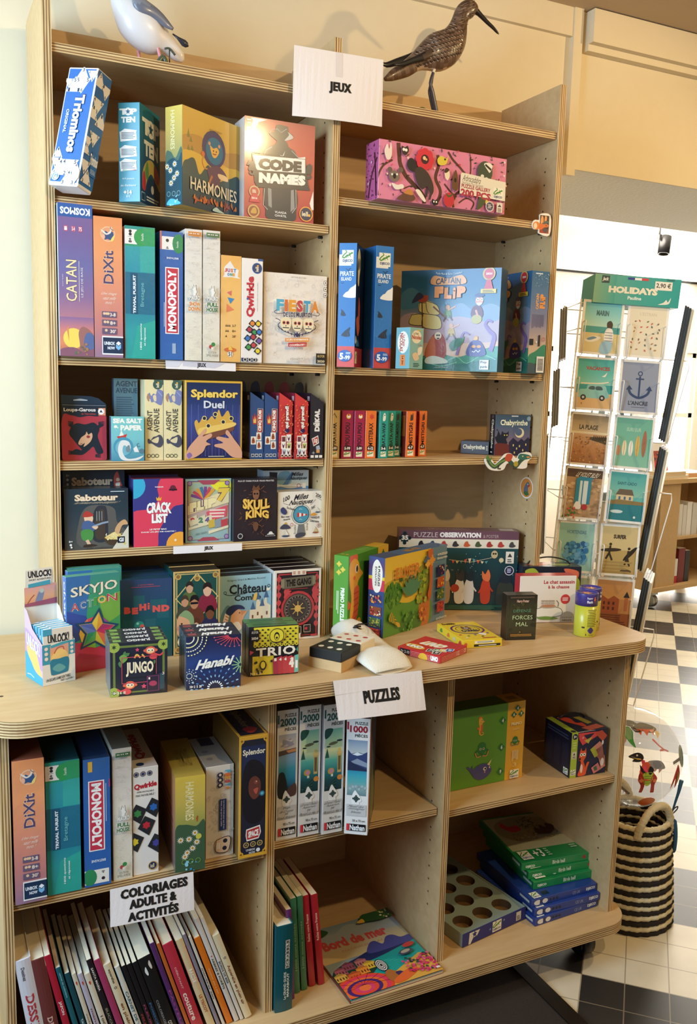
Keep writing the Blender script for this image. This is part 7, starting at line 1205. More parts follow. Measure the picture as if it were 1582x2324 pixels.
def pic_aqua(f, x0, y0, x1, y1):
    h = y1-y0; f.g(x0, y0, x1, y1, ['7ABEA4', 'B8D8A8', 'D8DCA0', '5AB0A0', '2A7A80', '1E4A4E', '183434']); f.s([(x0, y0), (x0+.35, y0), (x0+.25, y0+h*.10), (x0, y0+h*.15)], '1E5048'); f.e(x1-.14, y0+h*.20, .14, .008, '2A3A3E'); f.e(x0+.38, y0+h*.235, .22, .012, '6A6A4A', -8); f.e(x0+.16, y0+h*.28, .10, .006, '2A3A3E')
    f.p([(x0, y0+h*.46), (x0+.10, y0+h*.30), (x0+.2, y0+h*.46)], '24564E'); f.r(x1-.22, y0+h*.40, x1-.04, y0+h*.72, 'C8A860'); f.r(x1-.26, y0+h*.38, x1, y0+h*.42, 'D8B870'); f.r(x1-.19, y0+h*.45, x1-.07, y0+h*.68, '6A5A3A'); f.s([(x1-.18, y0+h*.38), (x1-.2, y0+h*.33), (x1-.08, y0+h*.33), (x1-.1, y0+h*.38)], 'E0BC6A'); f.e(x0+.30, y0+h*.68, .16, .025, 'B89A3A'); f.e(x0+.32, y0+h*.68, .10, .018, 'C88AA0'); f.r(x0+.3, y0+h*.73, x0+.4, y0+h*.77, 'D8D8D0'); f.e(x1-.1, y0+h*.80, .12, .02, 'D88A3A')
    for k in range(7): f.l([(x0+.05, y0+h*(.98-.01*k)), (x0+.55, y0+h*(.80+.028*k))], .025, '3E6A5E' if k % 2 else '1A3030')
def pic_mount(f, x0, y0, x1, y1):
    h = y1-y0; f.g(x0, y0, x1, y0+h*.3, ['7E94B0', 'A8B4BC', 'C8C8BC']); f.g(x0, y0+h*.5, x1, y1, ['2E7AA0', '3AA0B0', '5AA8A8', '8AA8A4', '6A8488']); f.p([(x0, y0+h*.55), (x0, y0+h*.18), (x0+.15, y0+h*.25), (x0+.3, y0+h*.23), (x0+.5, y0+h*.22), (x0+.65, y0+h*.24), (x1, y0+h*.20), (x1, y0+h*.55)], '34446E'); f.p([(x0+.18, y0+h*.26), (x0+.4, y0+h*.22), (x0+.65, y0+h*.25), (x0+.4, y0+h*.28)], 'E0E4E8'); f.p([(x0+.1, y0+h*.40), (x0+.4, y0+h*.33), (x1, y0+h*.40), (x1, y0+h*.48)], '8A94A8'); f.p([(x0, y0+h*.55), (x0, y0+h*.36), (x0+.35, y0+h*.44), (x1, y0+h*.52), (x1, y0+h*.55)], '28304E')
    for k in range(12): f.c(x0+.06+.065*k, y0+h*(.85+.03*math.sin(k*2)), .06, 'A8B8B8' if k % 2 else '8AA0A4', 8)
L1 = [('Plage', .34), ('de Crozon', .64), ('par', .16), ('Franck Behemins', .86)]; L2 = [('Grand Palais', .78), ('Aquarium', .6), ('par', .16), ('Patrick Le Hec’h', .88)]; L3 = [('Massif des', .64), ('montagnes', .66), ('bleues', .4)]
b = Box(.0465, .19, .284, 'E6E0D8', top='5A5450', left='3A4A4A'); puzzle_spine(b, '2000', '1E5A56', pic_beach, L1, '98 x 75 cm'); g = b.f('top'); g.t('2000', .1, .1, .9, .45, '2A2A2C', r=180, b=.04); b.put(.4035, -.233, Z2+E_, -1, 'slim puzzle box with a bay under clouds, leftmost of the four')
b = Box(.0480, .19, .287, 'E6E0D8', top='5A5450', left='8A8480'); puzzle_spine(b, '2000', '1E5A56', pic_aqua, L2, '98 x 75 cm'); g = b.f('top'); g.t('2000', .1, .1, .9, .45, '2A2A2C', r=180, b=.04)
aq = b.put(.4525, -.235, Z2+E_, -2, 'slim puzzle box with a green underwater palace, second from the left of the four', group='underwater palace puzzle boxes'); again(aq, .5025, -.246, Z2+E_, -1, 'slim puzzle box with a green underwater palace, partly under the PUZZLES sign')
b = Box(.0500, .13, .259, 'E8E2DA', top='6A4A44', right='4A3A36'); puzzle_spine(b, '1000', 'A82636', pic_mount, L3, '50 x 70 cm'); g = b.f('right'); g.r(.0, .0, .16, 1, 'D8CCBC'); g.s([(.02, .1), (.12, .05), (.14, .3), (.06, .4)], 'B83A34'); g.s([(.02, .7), (.12, .62), (.14, .9), (.06, .95)], 'D86A34'); g.g(.16, 0, 1, 1, ['2A2630', '4A5660', '3A4A48', '2A2A2A']); g.s([(.3, .1), (.8, .05), (.9, .4), (.5, .6), (.3, .4)], '56687A'); g.s([(.3, .5), (.7, .6), (.9, .9), (.4, .95)], '6A7A5A'); g.s([(.25, .2), (.4, .3), (.3, .6)], '7A5A7A')
b.put(.5495, -.258, Z2+E_, -33, 'slim puzzle box with blue mountains and red numerals, turned at the right of the four')

# ------------------------------------------------------------------ upper right compartment
b = Box(.213, .055, .199, '5E9A2E', right='D8A030', top='3E6A22'); f = b.f(); f.r(.755, 0, 1, 1, 'EAB036'); seahorse(f, -.19, .14, .40, f.W/f.H); seahorse(f, .36, .14, .145, f.W/f.H*1.0)
def octo(f, x, y, s_, A):
    f.s([(x-.5*s_, y+.1*s_*A), (x-.45*s_, y-.5*s_*A), (x, y-.75*s_*A), (x+.45*s_, y-.5*s_*A), (x+.5*s_, y+.1*s_*A), (x+.3*s_, y+.5*s_*A), (x-.3*s_, y+.5*s_*A)], '2E7A3A'); f.l([(x-.4*s_, y+.1*s_*A), (x-.8*s_, y+.3*s_*A), (x-.6*s_, y+.8*s_*A), (x, y+.7*s_*A), (x+.6*s_, y+.8*s_*A), (x+.8*s_, y+.3*s_*A), (x+.4*s_, y+.1*s_*A)], .22*s_, '2E7A3A', True); f.l([(x-.85*s_, y+.35*s_*A), (x-.62*s_, y+.85*s_*A), (x-.1*s_, y+.78*s_*A)], .10*s_, 'E8905A', True); f.l([(x+.85*s_, y+.35*s_*A), (x+.62*s_, y+.85*s_*A), (x+.1*s_, y+.78*s_*A)], .10*s_, 'E8905A', True)
    for d in (-.2, .2): f.c(x+d*s_, y, .13*s_, 'F4F0E4', 12); f.c(x+d*s_, y, .085*s_, '1A1A20', 10)
octo(f, .42, .53, .105, f.W/f.H); octo(f, .875, .50, .070, f.W/f.H)
f.s([(.30, .80), (.36, .74), (.46, .72), (.54, .76), (.56, .83), (.50, .90), (.40, .92), (.32, .87)], '4A4A8E'); f.s([(.26, .78), (.22, .74), (.25, .73), (.28, .76), (.30, .72), (.31, .80), (.34, .84), (.30, .84)], '4A4A8E'); f.p([(.50, .74), (.56, .68), (.53, .76)], 'E8D8A0'); f.c(.47, .79, .022, 'F4F0E4'); f.c(.475, .79, .013, '1A1A20'); f.c(.54, .78, .014, 'F4F0E4'); f.c(.545, .78, .009, '1A1A20'); f.c(.47, .83, .010, 'E8A0A0')
for x, y, s_ in ((.685, .21, '4'), (.685, .55, '6'), (.685, .865, '9')): puzzle_bit(f, x, y, .040, '1E7A4A'); f.t(s_, x-.012, y-.025, x+.012, y+.025, 'F0F0E0', b=.04)
for x, y, s_ in ((.885, .08, '4'), (.835, .155, '6'), (.935, .155, '9')): puzzle_bit(f, x, y, .034, '1E6A4A'); f.t(s_, x-.01, y-.02, x+.01, y+.02, 'F0F0E0', b=.04)
f.t('PRIMO', .80, .255, .95, .295, 'F2DCA0', b=.06); f.t('puzzle', .83, .33, .92, .36, 'F2DCA0'); f.lines(.83, .62, .92, .76, 5, 'F2DCA0', vert=True); f.t('3', .85, .78, .90, .83, 'F2DCA0'); gecko(f, .815, .87, .94, .98); g = b.f('top'); g.r(.755, 0, 1, 1, 'C08A2A'); g.r(.82, .3, .95, .7, '8A6A2A')
b.put(.868, -.166, Z3+E_, .5, 'big green and yellow sea animals puzzle box on the right shelf under the worktop')
kb = thing('game_box', 'dark blue cube game box with a cord handle and a red squirrel', 'game box', (1.187, -.217, Z3+E_), -3)
b = Box(.109, .112, .1175, '1D2340', left='14182A', top='1A1E38', right='1D2340'); f = b.f(); f.r(.0, 0, .17, 1, 'A8BC3A'); f.c(.09, .09, .07, '1D2340'); f.t('3+', .05, .06, .13, .12, 'E8E8D8', b=.04); f.r(.03, .42, .15, .58, 'D8D0B8'); f.p([(.06, .50), (.09, .44), (.12, .50)], '3A3A34'); f.lines(.05, .52, .13, .57, 2, '4A4A40'); gecko(f, .02, .82, .16, .94); f.lines(.04, .2, .14, .36, 3, 'C8D47A')
f.s([(.22, .58), (.25, .42), (.28, .36), (.30, .42), (.38, .42), (.40, .36), (.42, .44), (.42, .56), (.36, .66), (.40, .76), (.44, .96), (.22, .97), (.27, .80), (.28, .66), (.22, .62)], 'E2582E'); f.s([(.42, .80), (.46, .70), (.52, .70), (.48, .80), (.44, .92)], 'E2582E'); f.e(.31, .82, .035, .10, 'F2D8C0'); f.c(.29, .51, .04, 'F6EEDC'); f.c(.37, .51, .04, 'F6EEDC'); f.c(.29, .51, .018, '1A1A1A'); f.c(.37, .51, .018, '1A1A1A'); f.c(.25, .60, .03, '1A1414')
for P, c in (([(.17, .02), (.78, .04), (.74, .12), (.30, .30), (.20, .16)], 'D8484A'), ([(.32, .08), (.62, .06), (.44, .20)], '1D2340'), ([(.62, .06), (.82, .02), (.98, .16), (.86, .28)], 'C8503A'), ([(.34, .20), (.56, .14), (.46, .28)], 'B8B04A'), ([(.52, .42), (.78, .26), (.86, .36), (.66, .46), (.76, .60), (.86, .90), (.98, .84), (.94, .60), (.72, .50)], 'D88A7A'), ([(.52, .42), (.64, .36), (.76, .58), (.66, .62)], 'A8A83A'), ([(.58, .84), (.76, .74), (.86, .90), (.66, .98)], 'D87A7A'), ([(.64, .84), (.72, .80), (.76, .90), (.68, .92)], '3E6A4A')): f.p(P, c)
f.c(.30, .13, .02, 'F4EEE0'); f.c(.30, .13, .01, '1A1A1A'); f.e(.86, .30, .03, .05, 'EEDCD0'); f.e(.88, .74, .05, .09, 'EEDCD0')
g = b.f('left'); g.r(.05, .3, .32, .86, '1C2236'); g.r(.38, .3, .62, .86, '1C2236'); g.r(.68, .3, .92, .86, '1C2236'); g.lines(.1, .08, .9, .2, 2, '3A4256'); gecko(g, .76, .82, .93, .96)
g = b.f('top'); g.r(.0, 0, .17, 1, '98AA36'); g.s([(.25, .1), (.5, .2), (.48, .5), (.62, .55), (.56, .8), (.42, .6), (.3, .4)], 'D84A34'); g.p([(.62, .2), (.8, .2), (.86, .6), (.7, .65)], 'A89A3A'); g.p([(.4, .8), (.9, .7), (.98, .9), (.5, .98)], 'D0604A'); g.c(.09, .92, .06, '1D2340')
b.put(0, 0, 0, 0, None, 'carton', parent=kb); m = MB(); m.tube(smooth_pts([(.020, .085, .117), (.030, .085, .128), (.060, .085, .132), (.092, .085, .124), (.104, .085, .112)], 6, False), .0022, 8); m.build('cord_handle', 'black_plastic', kb)

# ------------------------------------------------------------------ lower right compartment
ty = thing('game_box', 'shallow tray game box with round holes leaning beside the stacked boxes', 'game box', (.884, -.232, ZB+E_), 10)
tw, td, th = .213, .40, .034; m = MB(); hx = [(.040+.066*i, .045+.066*j) for j in range(5) for i in range(3)]; r_ = .025; n = 24
def ringpts(cx, cy, z, r, nn=24): return [(cx+r*math.cos(2*math.pi*k/nn), cy+r*math.sin(2*math.pi*k/nn), z) for k in range(nn)]
GR = '8A9A90'
for (cx, cy) in hx:
    x0, x1, y0, y1 = cx-.033, cx+.033, cy-.033, cy+.033; out = []
    for k in range(n):
        a = 2*math.pi*k/n; c_, s_ = math.cos(a), math.sin(a); q_ = .033/max(abs(c_), abs(s_)); out.append((cx+c_*q_, cy+s_*q_, th-.004))
    inn = ringpts(cx, cy, th-.004, r_); low = ringpts(cx, cy, .010, r_)
    for k in range(n):
        k2 = (k+1) % n; m.face([out[k], out[k2], inn[k2], inn[k]], 0, GR); m.face([inn[k], inn[k2], low[k2], low[k]], 0, '5A4632')
    m.face(low, 0, '7A5A34')
X0, X1, Y0, Y1 = .007, .205, .012, .342
for q_ in ([(0, 0), (tw, 0), (tw, Y0), (0, Y0)], [(0, Y1), (tw, Y1), (tw, td), (0, td)], [(0, Y0), (X0, Y0), (X0, Y1), (0, Y1)], [(X1, Y0), (tw, Y0), (tw, Y1), (X1, Y1)]): m.face([(x, y, th-.004) for x, y in q_], 0, GR)
m.build('punched_insert', 'printed_card', ty)
m = MB(); NV = '2C2E78'; t2 = .0018
m.box((0, 0, 0), (tw, t2, th), 0, NV); m.box((0, td-t2, 0), (tw, td, th), 0, GR); m.box((0, t2, 0), (t2, td-t2, th), 0, '8E9E92'); m.box((tw-t2, t2, 0), (tw, td-t2, th), 0, '9AA898'); m.box((0, 0, 0), (tw, td, .0015), 0, 'A8844E')
f = Face(m, (0, 0, th), (1, 0, 0), (0, 0, -1), (0, -1, 0), tw, th); f.p([(.10, .10), (.26, .12), (.22, .5), (.16, .55), (.12, .95), (.09, .95)], 'E8E0D0'); f.star(.18, .32, .04, 5, '2C2E78'); gecko(f, .46, .06, .60, .86); f.star(.42, .5, .02, 4, '8AB0E0', .3); f.star(.64, .25, .02, 4, '8AB0E0', .3); f.r(.84, .12, .92, .80, 'D8D0C0'); f.lines(.85, .4, .91, .75, 3, '4A4A44')
m.build('box_tray', 'printed_card', ty)
def flatbox(w, d, h, c, top_draw, front_draw, lb, x, y, z, rz, grp):
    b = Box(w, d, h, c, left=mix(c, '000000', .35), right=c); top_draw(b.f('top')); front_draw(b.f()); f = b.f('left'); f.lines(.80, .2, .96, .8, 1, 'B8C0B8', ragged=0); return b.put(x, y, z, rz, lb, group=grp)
def bt(f): gecko(f, .05, .88, .16, .98); f.r(.2, .9, .3, .96, '14203E')
def bf(f):
    f.e(.09, .5, .055, .34, 'E8E4DA'); f.r(.12, .22, .16, .78, '2A3A6A'); f.e(.20, .5, .04, .32, 'E8E4DA')
    for k in range(3): f.c(.28+.05*k, .5, .018, '12203A')
    f.t('CE UK', .62, .3, .74, .7, '9AA8C8'); f.t('DJECO', .83, .25, .97, .75, 'E4E8EC', b=.05)
def gt(f):
    f.r(.03, .03, .97, .76, 'B4B496'); f.s([(.10, .2), (.3, .08), (.62, .06), (.9, .2), (.88, .5), (.6, .62), (.25, .58), (.08, .42)], '9A9070'); f.s([(.18, .22), (.24, .15), (.28, .25), (.40, .24), (.42, .34), (.30, .38), (.22, .32)], 'C8304A'); q = random.Random(6)
    for k in range(40): f.c(q.uniform(.46, .68), q.uniform(.10, .34), .012, '3A3430', 7)
    for k in range(50): f.c(q.uniform(.2, .85), q.uniform(.40, .60), .012, q.choice(['5A4A34', 'C8A050', '8A5A34', 'D8C070']), 7)
    f.p([(.56, .50), (.60, .36), (.66, .42), (.70, .32), (.76, .40), (.80, .30), (.90, .36), (.84, .46), (.72, .54)], '4A1E24'); gecko(f, .05, .80, .20, .97); f.t('+3', .24, .80, .38, .96, 'F0F0E4', b=.02); f.lines(.42, .80, .48, .96, 4, 'A8D0A8'); f.lines(.80, .80, .90, .88, 2, 'A8D0A8')
def gf(f): f.t('DJECO', .06, .40, .19, .80, 'F0F0E4', b=.05); f.t('Birds ball', .44, .25, .62, .75, 'E8EED8', b=.02); f.star(.90, .45, .035, 6, 'B02A34', .5)
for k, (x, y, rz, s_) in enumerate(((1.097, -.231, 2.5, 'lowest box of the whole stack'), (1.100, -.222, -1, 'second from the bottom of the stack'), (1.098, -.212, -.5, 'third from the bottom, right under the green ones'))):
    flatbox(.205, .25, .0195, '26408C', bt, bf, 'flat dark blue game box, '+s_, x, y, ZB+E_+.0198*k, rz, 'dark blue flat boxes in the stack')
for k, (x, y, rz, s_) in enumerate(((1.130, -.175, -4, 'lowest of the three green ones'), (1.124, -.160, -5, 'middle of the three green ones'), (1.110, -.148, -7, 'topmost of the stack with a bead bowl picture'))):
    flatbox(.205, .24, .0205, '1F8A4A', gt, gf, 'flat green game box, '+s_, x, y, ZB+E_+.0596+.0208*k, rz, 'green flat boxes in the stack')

# ------------------------------------------------------------------ books
def book(w, h, d, cov, x, z, y, lean, draw, lb, grp=None, pages='E2D3B2', hard=False, rz=0):
    """a book standing on its tail, spine to the front; lean in degrees to the left about the foot"""
    t = thing('book', lb, 'book', (x, y, z), 0, grp); t.rotation_euler = (0, math.radians(-lean), math.radians(rz)); c = .0022 if hard else .0009; ov = .003 if hard else 0
    m = MB(); m.box((0, 0, 0), (c, d, h), 0, cov); m.box((w-c, 0, 0), (w, d, h), 0, cov)
    n_ = 5; bulge = min(w*.10, .0025); ed = [(w*i/n_, -bulge*math.sin(math.pi*i/n_)) for i in range(n_+1)]
    for i in range(n_): m.face([(*ed[i], 0), (*ed[i+1], 0), (*ed[i+1], h), (*ed[i], h)], 0, cov); m.face([(ed[i][0], .0012, h), (ed[i+1][0], .0012, h), (*ed[i+1], h), (*ed[i], h)][::-1], 0, cov)
    f = Face(m, (0, -bulge, h), (1, 0, 0), (0, 0, -1), (0, -1, 0), w, h); 
    f.pt = lambda X, Y: Vector((X*w, -bulge*math.sin(math.pi*min(max(X, 0), 1))-f.k*.00004-.0001, h-Y*h))
    draw(f); m.build('cover', 'gloss_card', t)
    m = MB(); m.box((c, .0015, ov), (w-c, d-ov, h-ov), 0, pages); m.build('page_block', 'book_pages', t); return t
def B(c0=None, c0h=.08, txt=(), extra=None):
    def d_(f):
        if c0: f.r(0, 0, 1, c0h, c0)
        for s_, y0, y1, x0, x1, c in txt: f.t(s_, x0, y0, x1, y1, c, r=-90, b=.03)
        if extra: extra(f)
    return d_
def heart(f): f.s([(.35, .10), (.5, .085), (.65, .10), (.5, .13)], 'C8402A')
def fleur(f): f.star(.5, .27, .26, 5, '2A2A26', .45); f.c(.5, .27, .08, 'F2E8D2')
BK = [
 (.029, .255, 'D8D4D8', 8.0, -.0795, 'B33A56', B('C0485E', .045, (('Dessinez', .06, .17, .30, .52, '5A5660'), ('DESSIN', .29, .62, .25, .78, 'B83A40'))), 'white spined drawing manual with a pink head band, first of the leaning books', True),
 (.0245, .249, '6E3430', 9.0, -.0475, None, B('D0C298', .08, (('DESSIN', .50, .72, .3, .7, 'D8B0A0'),)), 'brown spined book with a beige face drawing at its head, second of the leaning books', False),
 (.0122, .254, 'B01E34', 12.0, -.0105, None, B(None, 0, (('JAPON', .40, .52, .25, .75, 'F2DCD8'),)), 'thin bright red book, third of the leaning books', False),
 (.0092, .225, '1E5E68', 13.3, .0090, None, B(None, 0, (('carnet de coloriage', .05, .3, .3, .7, '8AC0C4'),)), 'thin teal book, left one of two beside the thin red book', False),
 (.0095, .209, '1A4A54', 13.9, .0235, None, B(None, 0, (('TARTINES', .5, .7, .3, .7, 'C8D8D8'),)), 'thin dark teal book, right one of two, left of the heart spines', False),
 (.0082, .205, 'D8CCB4', 14.0, .0355, None, B(None, 0, (('coloriages', .45, .8, .3, .7, '8A7A6A'),), heart), 'thin beige book with a red heart, left one of three heart spines', False),
 (.0095, .202, 'BEB6C4', 14.6, .0475, None, B(None, 0, (('mandalas', .4, .75, .3, .7, '8A5A5A'),), heart), 'thin lilac grey book with a red heart, middle one of three heart spines', False),
 (.0112, .199, 'DED2BA', 15.2, .0610, None, B(None, 0, (('1000 motifs', .5, .9, .3, .7, '6A5A4A'),), heart), 'thin cream book with a red heart, right one of three heart spines', False),
 (.0102, .228, '241C22', 15.8, .0755, None, B(None, 0, (('SANTA MARIA', .08, .32, .3, .7, 'D8D0C8'), ('SUCCULENTES', .5, .9, .3, .7, '9A9478'))), 'thin black book with pale lettering left of the pink book', False),
 (.0122, .224, 'A83A60', 15.9, .0885, None, B('E05A74', .07), 'thin dark pink book among the leaning books', False),
 (.0148, .210, 'E2D2AE', 16.6, .1045, None, B(None, 0, (('aquarelles', .06, .22, .3, .7, '5A5040'), ('en plein nature', .45, .95, .25, .75, '8A5A34')), fleur), 'cream book with a dark flower right of the pink book', False),
 (.0102, .199, 'DAD4C4', 16.8, .1235, None, B('1E7E96', .20, (('CARNET DE VOYAGE', .3, .95, .25, .75, '3A6A74'),)), 'white book with a blue head block, left of the black books', False),
 (.0085, .197, '1B1A1C', 17.0, .1370, None, B(None, 0, (('FEUILLES', .6, .9, .3, .7, 'A03A34'),)), 'thin black book with red lettering, first of the four black ones', False),
 (.0092, .198, '1B191C', 17.1, .1475, None, B(None, 0, (('FLEURS', .5, .8, .3, .7, '9A3A5A'),)), 'thin black book with pink lettering, second of the four black ones', False),
 (.0100, .199, '1A1A1D', 17.2, .1590, None, B(None, 0, (('POISSONS', .5, .85, .3, .7, '3A6A9A'),)), 'thin black book with blue lettering, third of the four black ones', False),
 (.0262, .203, '1A191A', 17.2, .1710, None, B(None, 0, (('OISEAUX', .78, .95, .45, .75, 'C8C4BC'), ('COLORIAGES ET', .5, .9, .2, .36, '8A8680')), lambda f: (f.s([(.2, .15), (.35, .10), (.4, .18), (.3, .2)], 'E8E4DC'), f.s([(.6, .09), (.75, .05), (.8, .13), (.7, .15)], 'E8E4DC'))), 'thick black bird colouring book, last of the four black ones', False),
 (.0098, .232, '5A2E68', 17.2, .2030, None, B('6A6670', .22, (('PASTELS', .5, .9, .3, .75, '9A4A8A'),)), 'purple book with a grey head, between black and red books', False),
 (.0070, .228, 'C8682A', 17.3, .2160, None, B(), 'very thin orange book beside the thick red sewing book', False),
 (.0218, .222, 'C23444', 17.3, .2255, None, B(None, 0, (('couture', .55, .86, .2, .62, 'F6DCC8'), ('DÉBUTANT', .26, .50, .32, .52, 'E8A8A0'))), 'thick red sewing book with a cream title', False),
 (.0150, .226, 'E0C89A', 17.9, .2555, None, B('C88A3A', .09, (('LE TRICOT', .62, .82, .3, .7, 'B8602E'),), lambda f: (f.r(0, .09, 1, .50, 'B8262A'), f.t('FACILE', .25, .33, .75, .48, 'F4E4D0', r=-90, b=.05))), 'tan and red knitting book right of the red sewing book', False),
 (.0072, .235, '8E8694', 18.3, .2740, None, B(), 'very thin grey lilac book right of the knitting book', False),
 (.0056, .228, 'DCD4C6', 18.5, .2850, None, B(None, 0, (('mandalas zen', .35, .7, .2, .8, '6A6258'),)), 'very thin white book left of the bright orange one', False),
 (.0124, .221, 'E0781E', 18.6, .2945, None, B(None, 0, (('dessiner pas a pas', .35, .65, .3, .65, 'F2B070'),)), 'bright orange book near the right end of the leaning row', False),
 (.0098, .266, 'DCD6CE', 19.0, .3110, None, B(None, 0, (('ARBRES & FORÊTS', .38, .68, .25, .75, '2E4A34'),), lambda f: f.star(.5, .36, .22, 5, '9A3A34')), 'tall white book with green lettering, left one of the tall pair', False),
 (.0075, .265, 'E0DAD0', 19.1, .3235, None, B(None, 0, (('BORDS DE MER', .42, .64, .2, .8, '2A4A5A'),)), 'tall white book with blue lettering, right one of the tall pair', False),
 (.0155, .217, 'E4D4AC', 19.3, .3335, None, B(None, 0, (('Aquarelle en plein air', .36, .84, .25, .72, '8A4A34'),), fleur), 'cream watercolour book, last of the leaning row at the divider', False)]
for w, h, c, lean, xb, hard_c, d_, lb, hard in BK:
    lift = math.sin(math.radians(lean))*w
    book(w, h, .205, c, xb, ZB+E_+lift*0+.0002, -.252, lean, d_, lb, 'colouring and activity books leaning left', hard=hard)
# middle compartment, bottom: upright books and a big flat colouring book
def d_scrab(f):
    f.t('Le GRAND GUIDE', .46, .54, .60, .86, 'E4E4DA', r=90, b=.03); f.t('MARABOUT', .64, .56, .78, .84, 'E4E4DA', r=90, b=.04)
    for k, ch_ in enumerate('SCRABBLE'): y = .50-.042*k; f.r(.54, y-.036, .78, y, 'E8E2D4'); f.t(ch_, .58, y-.032, .74, y-.005, '1E2A2C', r=90, b=.05)
book(.039, .197, .15, '0E5058', .3965, ZB+E_, -.262, 0, d_scrab, 'thick dark teal word game guide book standing beside the divider', hard=True)
book(.0125, .212, .15, '6A2A6E', .4395, ZB+E_, -.236, 3, lambda f: (f.t('JEUX RÉUNIS', .25, .18, .75, .46, 'E08A3A', r=90, b=.04), f.t('ENIGMES', .25, .5, .7, .66, 'C8A0C0', r=90)), 'thin purple puzzle book right of the dark teal guide')
def d_green(f): f.r(0, .13, 1, .22, '22305E'); f.r(0, .80, 1, .90, '22305E'); f.t('1000 mots croisés', .3, .26, .62, .76, 'A8C49A', r=90)
g1 = book(.0135, .226, .155, '3E7A56', .4575, ZB+E_, -.222, 3.5, d_green, 'green book with two navy bands, left one of the pair', 'green banded puzzle books')
g2 = again(g1, .4755, -.219, ZB+E_, 0, 'green book with two navy bands, right one of the pair'); g2.rotation_euler = (0, math.radians(-4), 0)
def d_red(f): f.t('Reliez votre France', .28, .20, .66, .50, 'F2D4C0', r=90, b=.02)
r1 = book(.0150, .221, .165, 'B0222C', .4960, ZB+E_, -.214, 5.5, d_red, 'red book with white title, left one of the pair', 'red dot-to-dot books')
r2 = again(r1, .5170, -.217, ZB+E_, 0, 'red book with white title, right one of the pair beside the seaside book'); r2.rotation_euler = (0, math.radians(-6), 0)
sb = thing('book', 'large flat seaside colouring book with striped parasols lying on the bottom board', 'book', (.556, -.300, ZB+E_), 2)
sw, sd = .238, .258; m = MB(); m.box((0, 0, .0058), (sw, sd, .0066), 0, '8A9A9A'); m.box((0, 0, 0), (sw, sd, .0006), 0, '6A1E22'); m.box((-.0006, 0, 0), (.0004, sd, .0066), 0, '6A1E22')
f = Face(m, (0, sd, .0066), (1, 0, 0), (0, -1, 0), (0, 0, 1), sw, sd); f.g(0, 0, 1, .5, ['7E96A0', '98A4A0', 'C0AE88', 'C8B07A']); f.s([(0, .05), (.3, .12), (.5, .04), (.8, .14), (1, .1), (1, .25), (.6, .22), (.3, .28), (0, .2)], 'A0A8A8')
f.t('Bord de mer', .10, .19, .82, .33, 'C8504A', b=.05, tilt=0); f.t('COLORIAGES RELAX', .25, .37, .72, .40, 'B88A6A', b=.02)
f.s([(0, .66), (.14, .57), (.34, .52), (.5, .48), (.7, .5), (1, .44), (1, .66), (.5, .72), (0, .8)], '28305A'); f.s([(.50, .52), (.54, .40), (.62, .37), (.68, .44), (.76, .36), (.84, .36), (.9, .42), (1, .42), (1, .5)], '4A4A86'); f.p([(.0, .72), (.35, .62), (.62, .58), (1, .50), (1, .92), (.2, 1), (0, 1)], '1E9A8E')
for k in range(14): f.l([(.3+.05*k, .66+.02*(k % 5)), (.38+.05*k, .655+.02*(k % 5))], .006, '3EB8A8')
f.s([(0, .66), (.16, .56), (.34, .58), (.46, .66), (.42, .74), (.2, .86), (0, .92)], '22402E')
for x, y, c in ((.10, .64, 'A85A62'), (.2, .60, '8A4A5A'), (.34, .60, 'B06A6A'), (.40, .66, 'D8B03A'), (.3, .70, 'E08A34'), (.12, .76, 'D8642E'), (.2, .74, 'D8642E'), (.05, .82, 'C8502E'), (.06, .72, 'D8A848')):
    f.r(x-.06, y-.03, x+.06, y+.05, c); [f.r(x-.05+.03*k, y, x-.037+.03*k, y+.03, '5A2A24') for k in range(4)]; f.p([(x-.07, y-.03), (x, y-.06), (x+.07, y-.03)], mix(c, '3A1A1A', .4))
f.p([(.36, .98), (.58, .84), (.92, .70), (1, .74), (1, 1), (.3, 1)], 'D8A040')
for k, c in enumerate(('E0482E', 'D83A5A', 'E86A2E', '4A2A6A', 'E0482E', 'D8406A', 'E8703A')): f.e(.20, .92, .30-.040*k, .17-.022*k, c, 0, 26)
for k in range(9): a = math.pi*k/8+math.pi; f.l([(.20, .885), (.20+.30*math.cos(a), .92+.17*math.sin(a))], .003, '3A1A2A')
for k, c in enumerate(('2A2A3E', 'E8E0D0', '2A2A3E', 'E8E0D0', '2A2A3E', 'E8E0D0', '2A2A3E')): f.e(.49, .72, .055-.007*k, .085-.011*k, c, 0, 18)
f.s([(.46, .84), (.52, .80), (.60, .86), (.72, .88), (.76, .82), (.80, .84), (.74, .92), (.58, .92), (.50, .96), (.46, .92)], 'A8642E'); f.s([(.56, .86), (.62, .86), (.64, .92), (.58, .92)], '3A2A5A'); f.s([(.50, .94), (.7, .86), (.8, .9), (.62, .98), (.5, .99)], 'E0642E'); q = random.Random(3)
for k in range(80): f.c(q.uniform(.70, 1), q.uniform(.74, .96), .016, q.choice(['D83A6A', 'C8285A', 'E05A80', '1E4A34']), 7)
f.e(.80, .66, .08, .035, '4A4A5A', -8); f.e(.80, .655, .055, .02, 'B8A88A', -8); f.e(.88, .58, .07, .03, 'C8403A', -8); f.s([(0, .02), (.06, .0), (.2, .06), (.24, .12), (.12, .16), (0, .14)], '2E5A34'); f.s([(.03, .08), (.10, .05), (.16, .12), (.08, .16)], 'E8B83A'); f.s([(.62, .10), (.7, .0), (1, .0), (1, .1), (.86, .14), (.7, .12)], '2E5A34'); f.s([(.58, .10), (.66, .06), (.66, .12)], 'E8B83A'); bush(f, .92, .07, .06, 14, ['D8C88A', '4A7A3A', 'E8E0B0'], .014, 4)
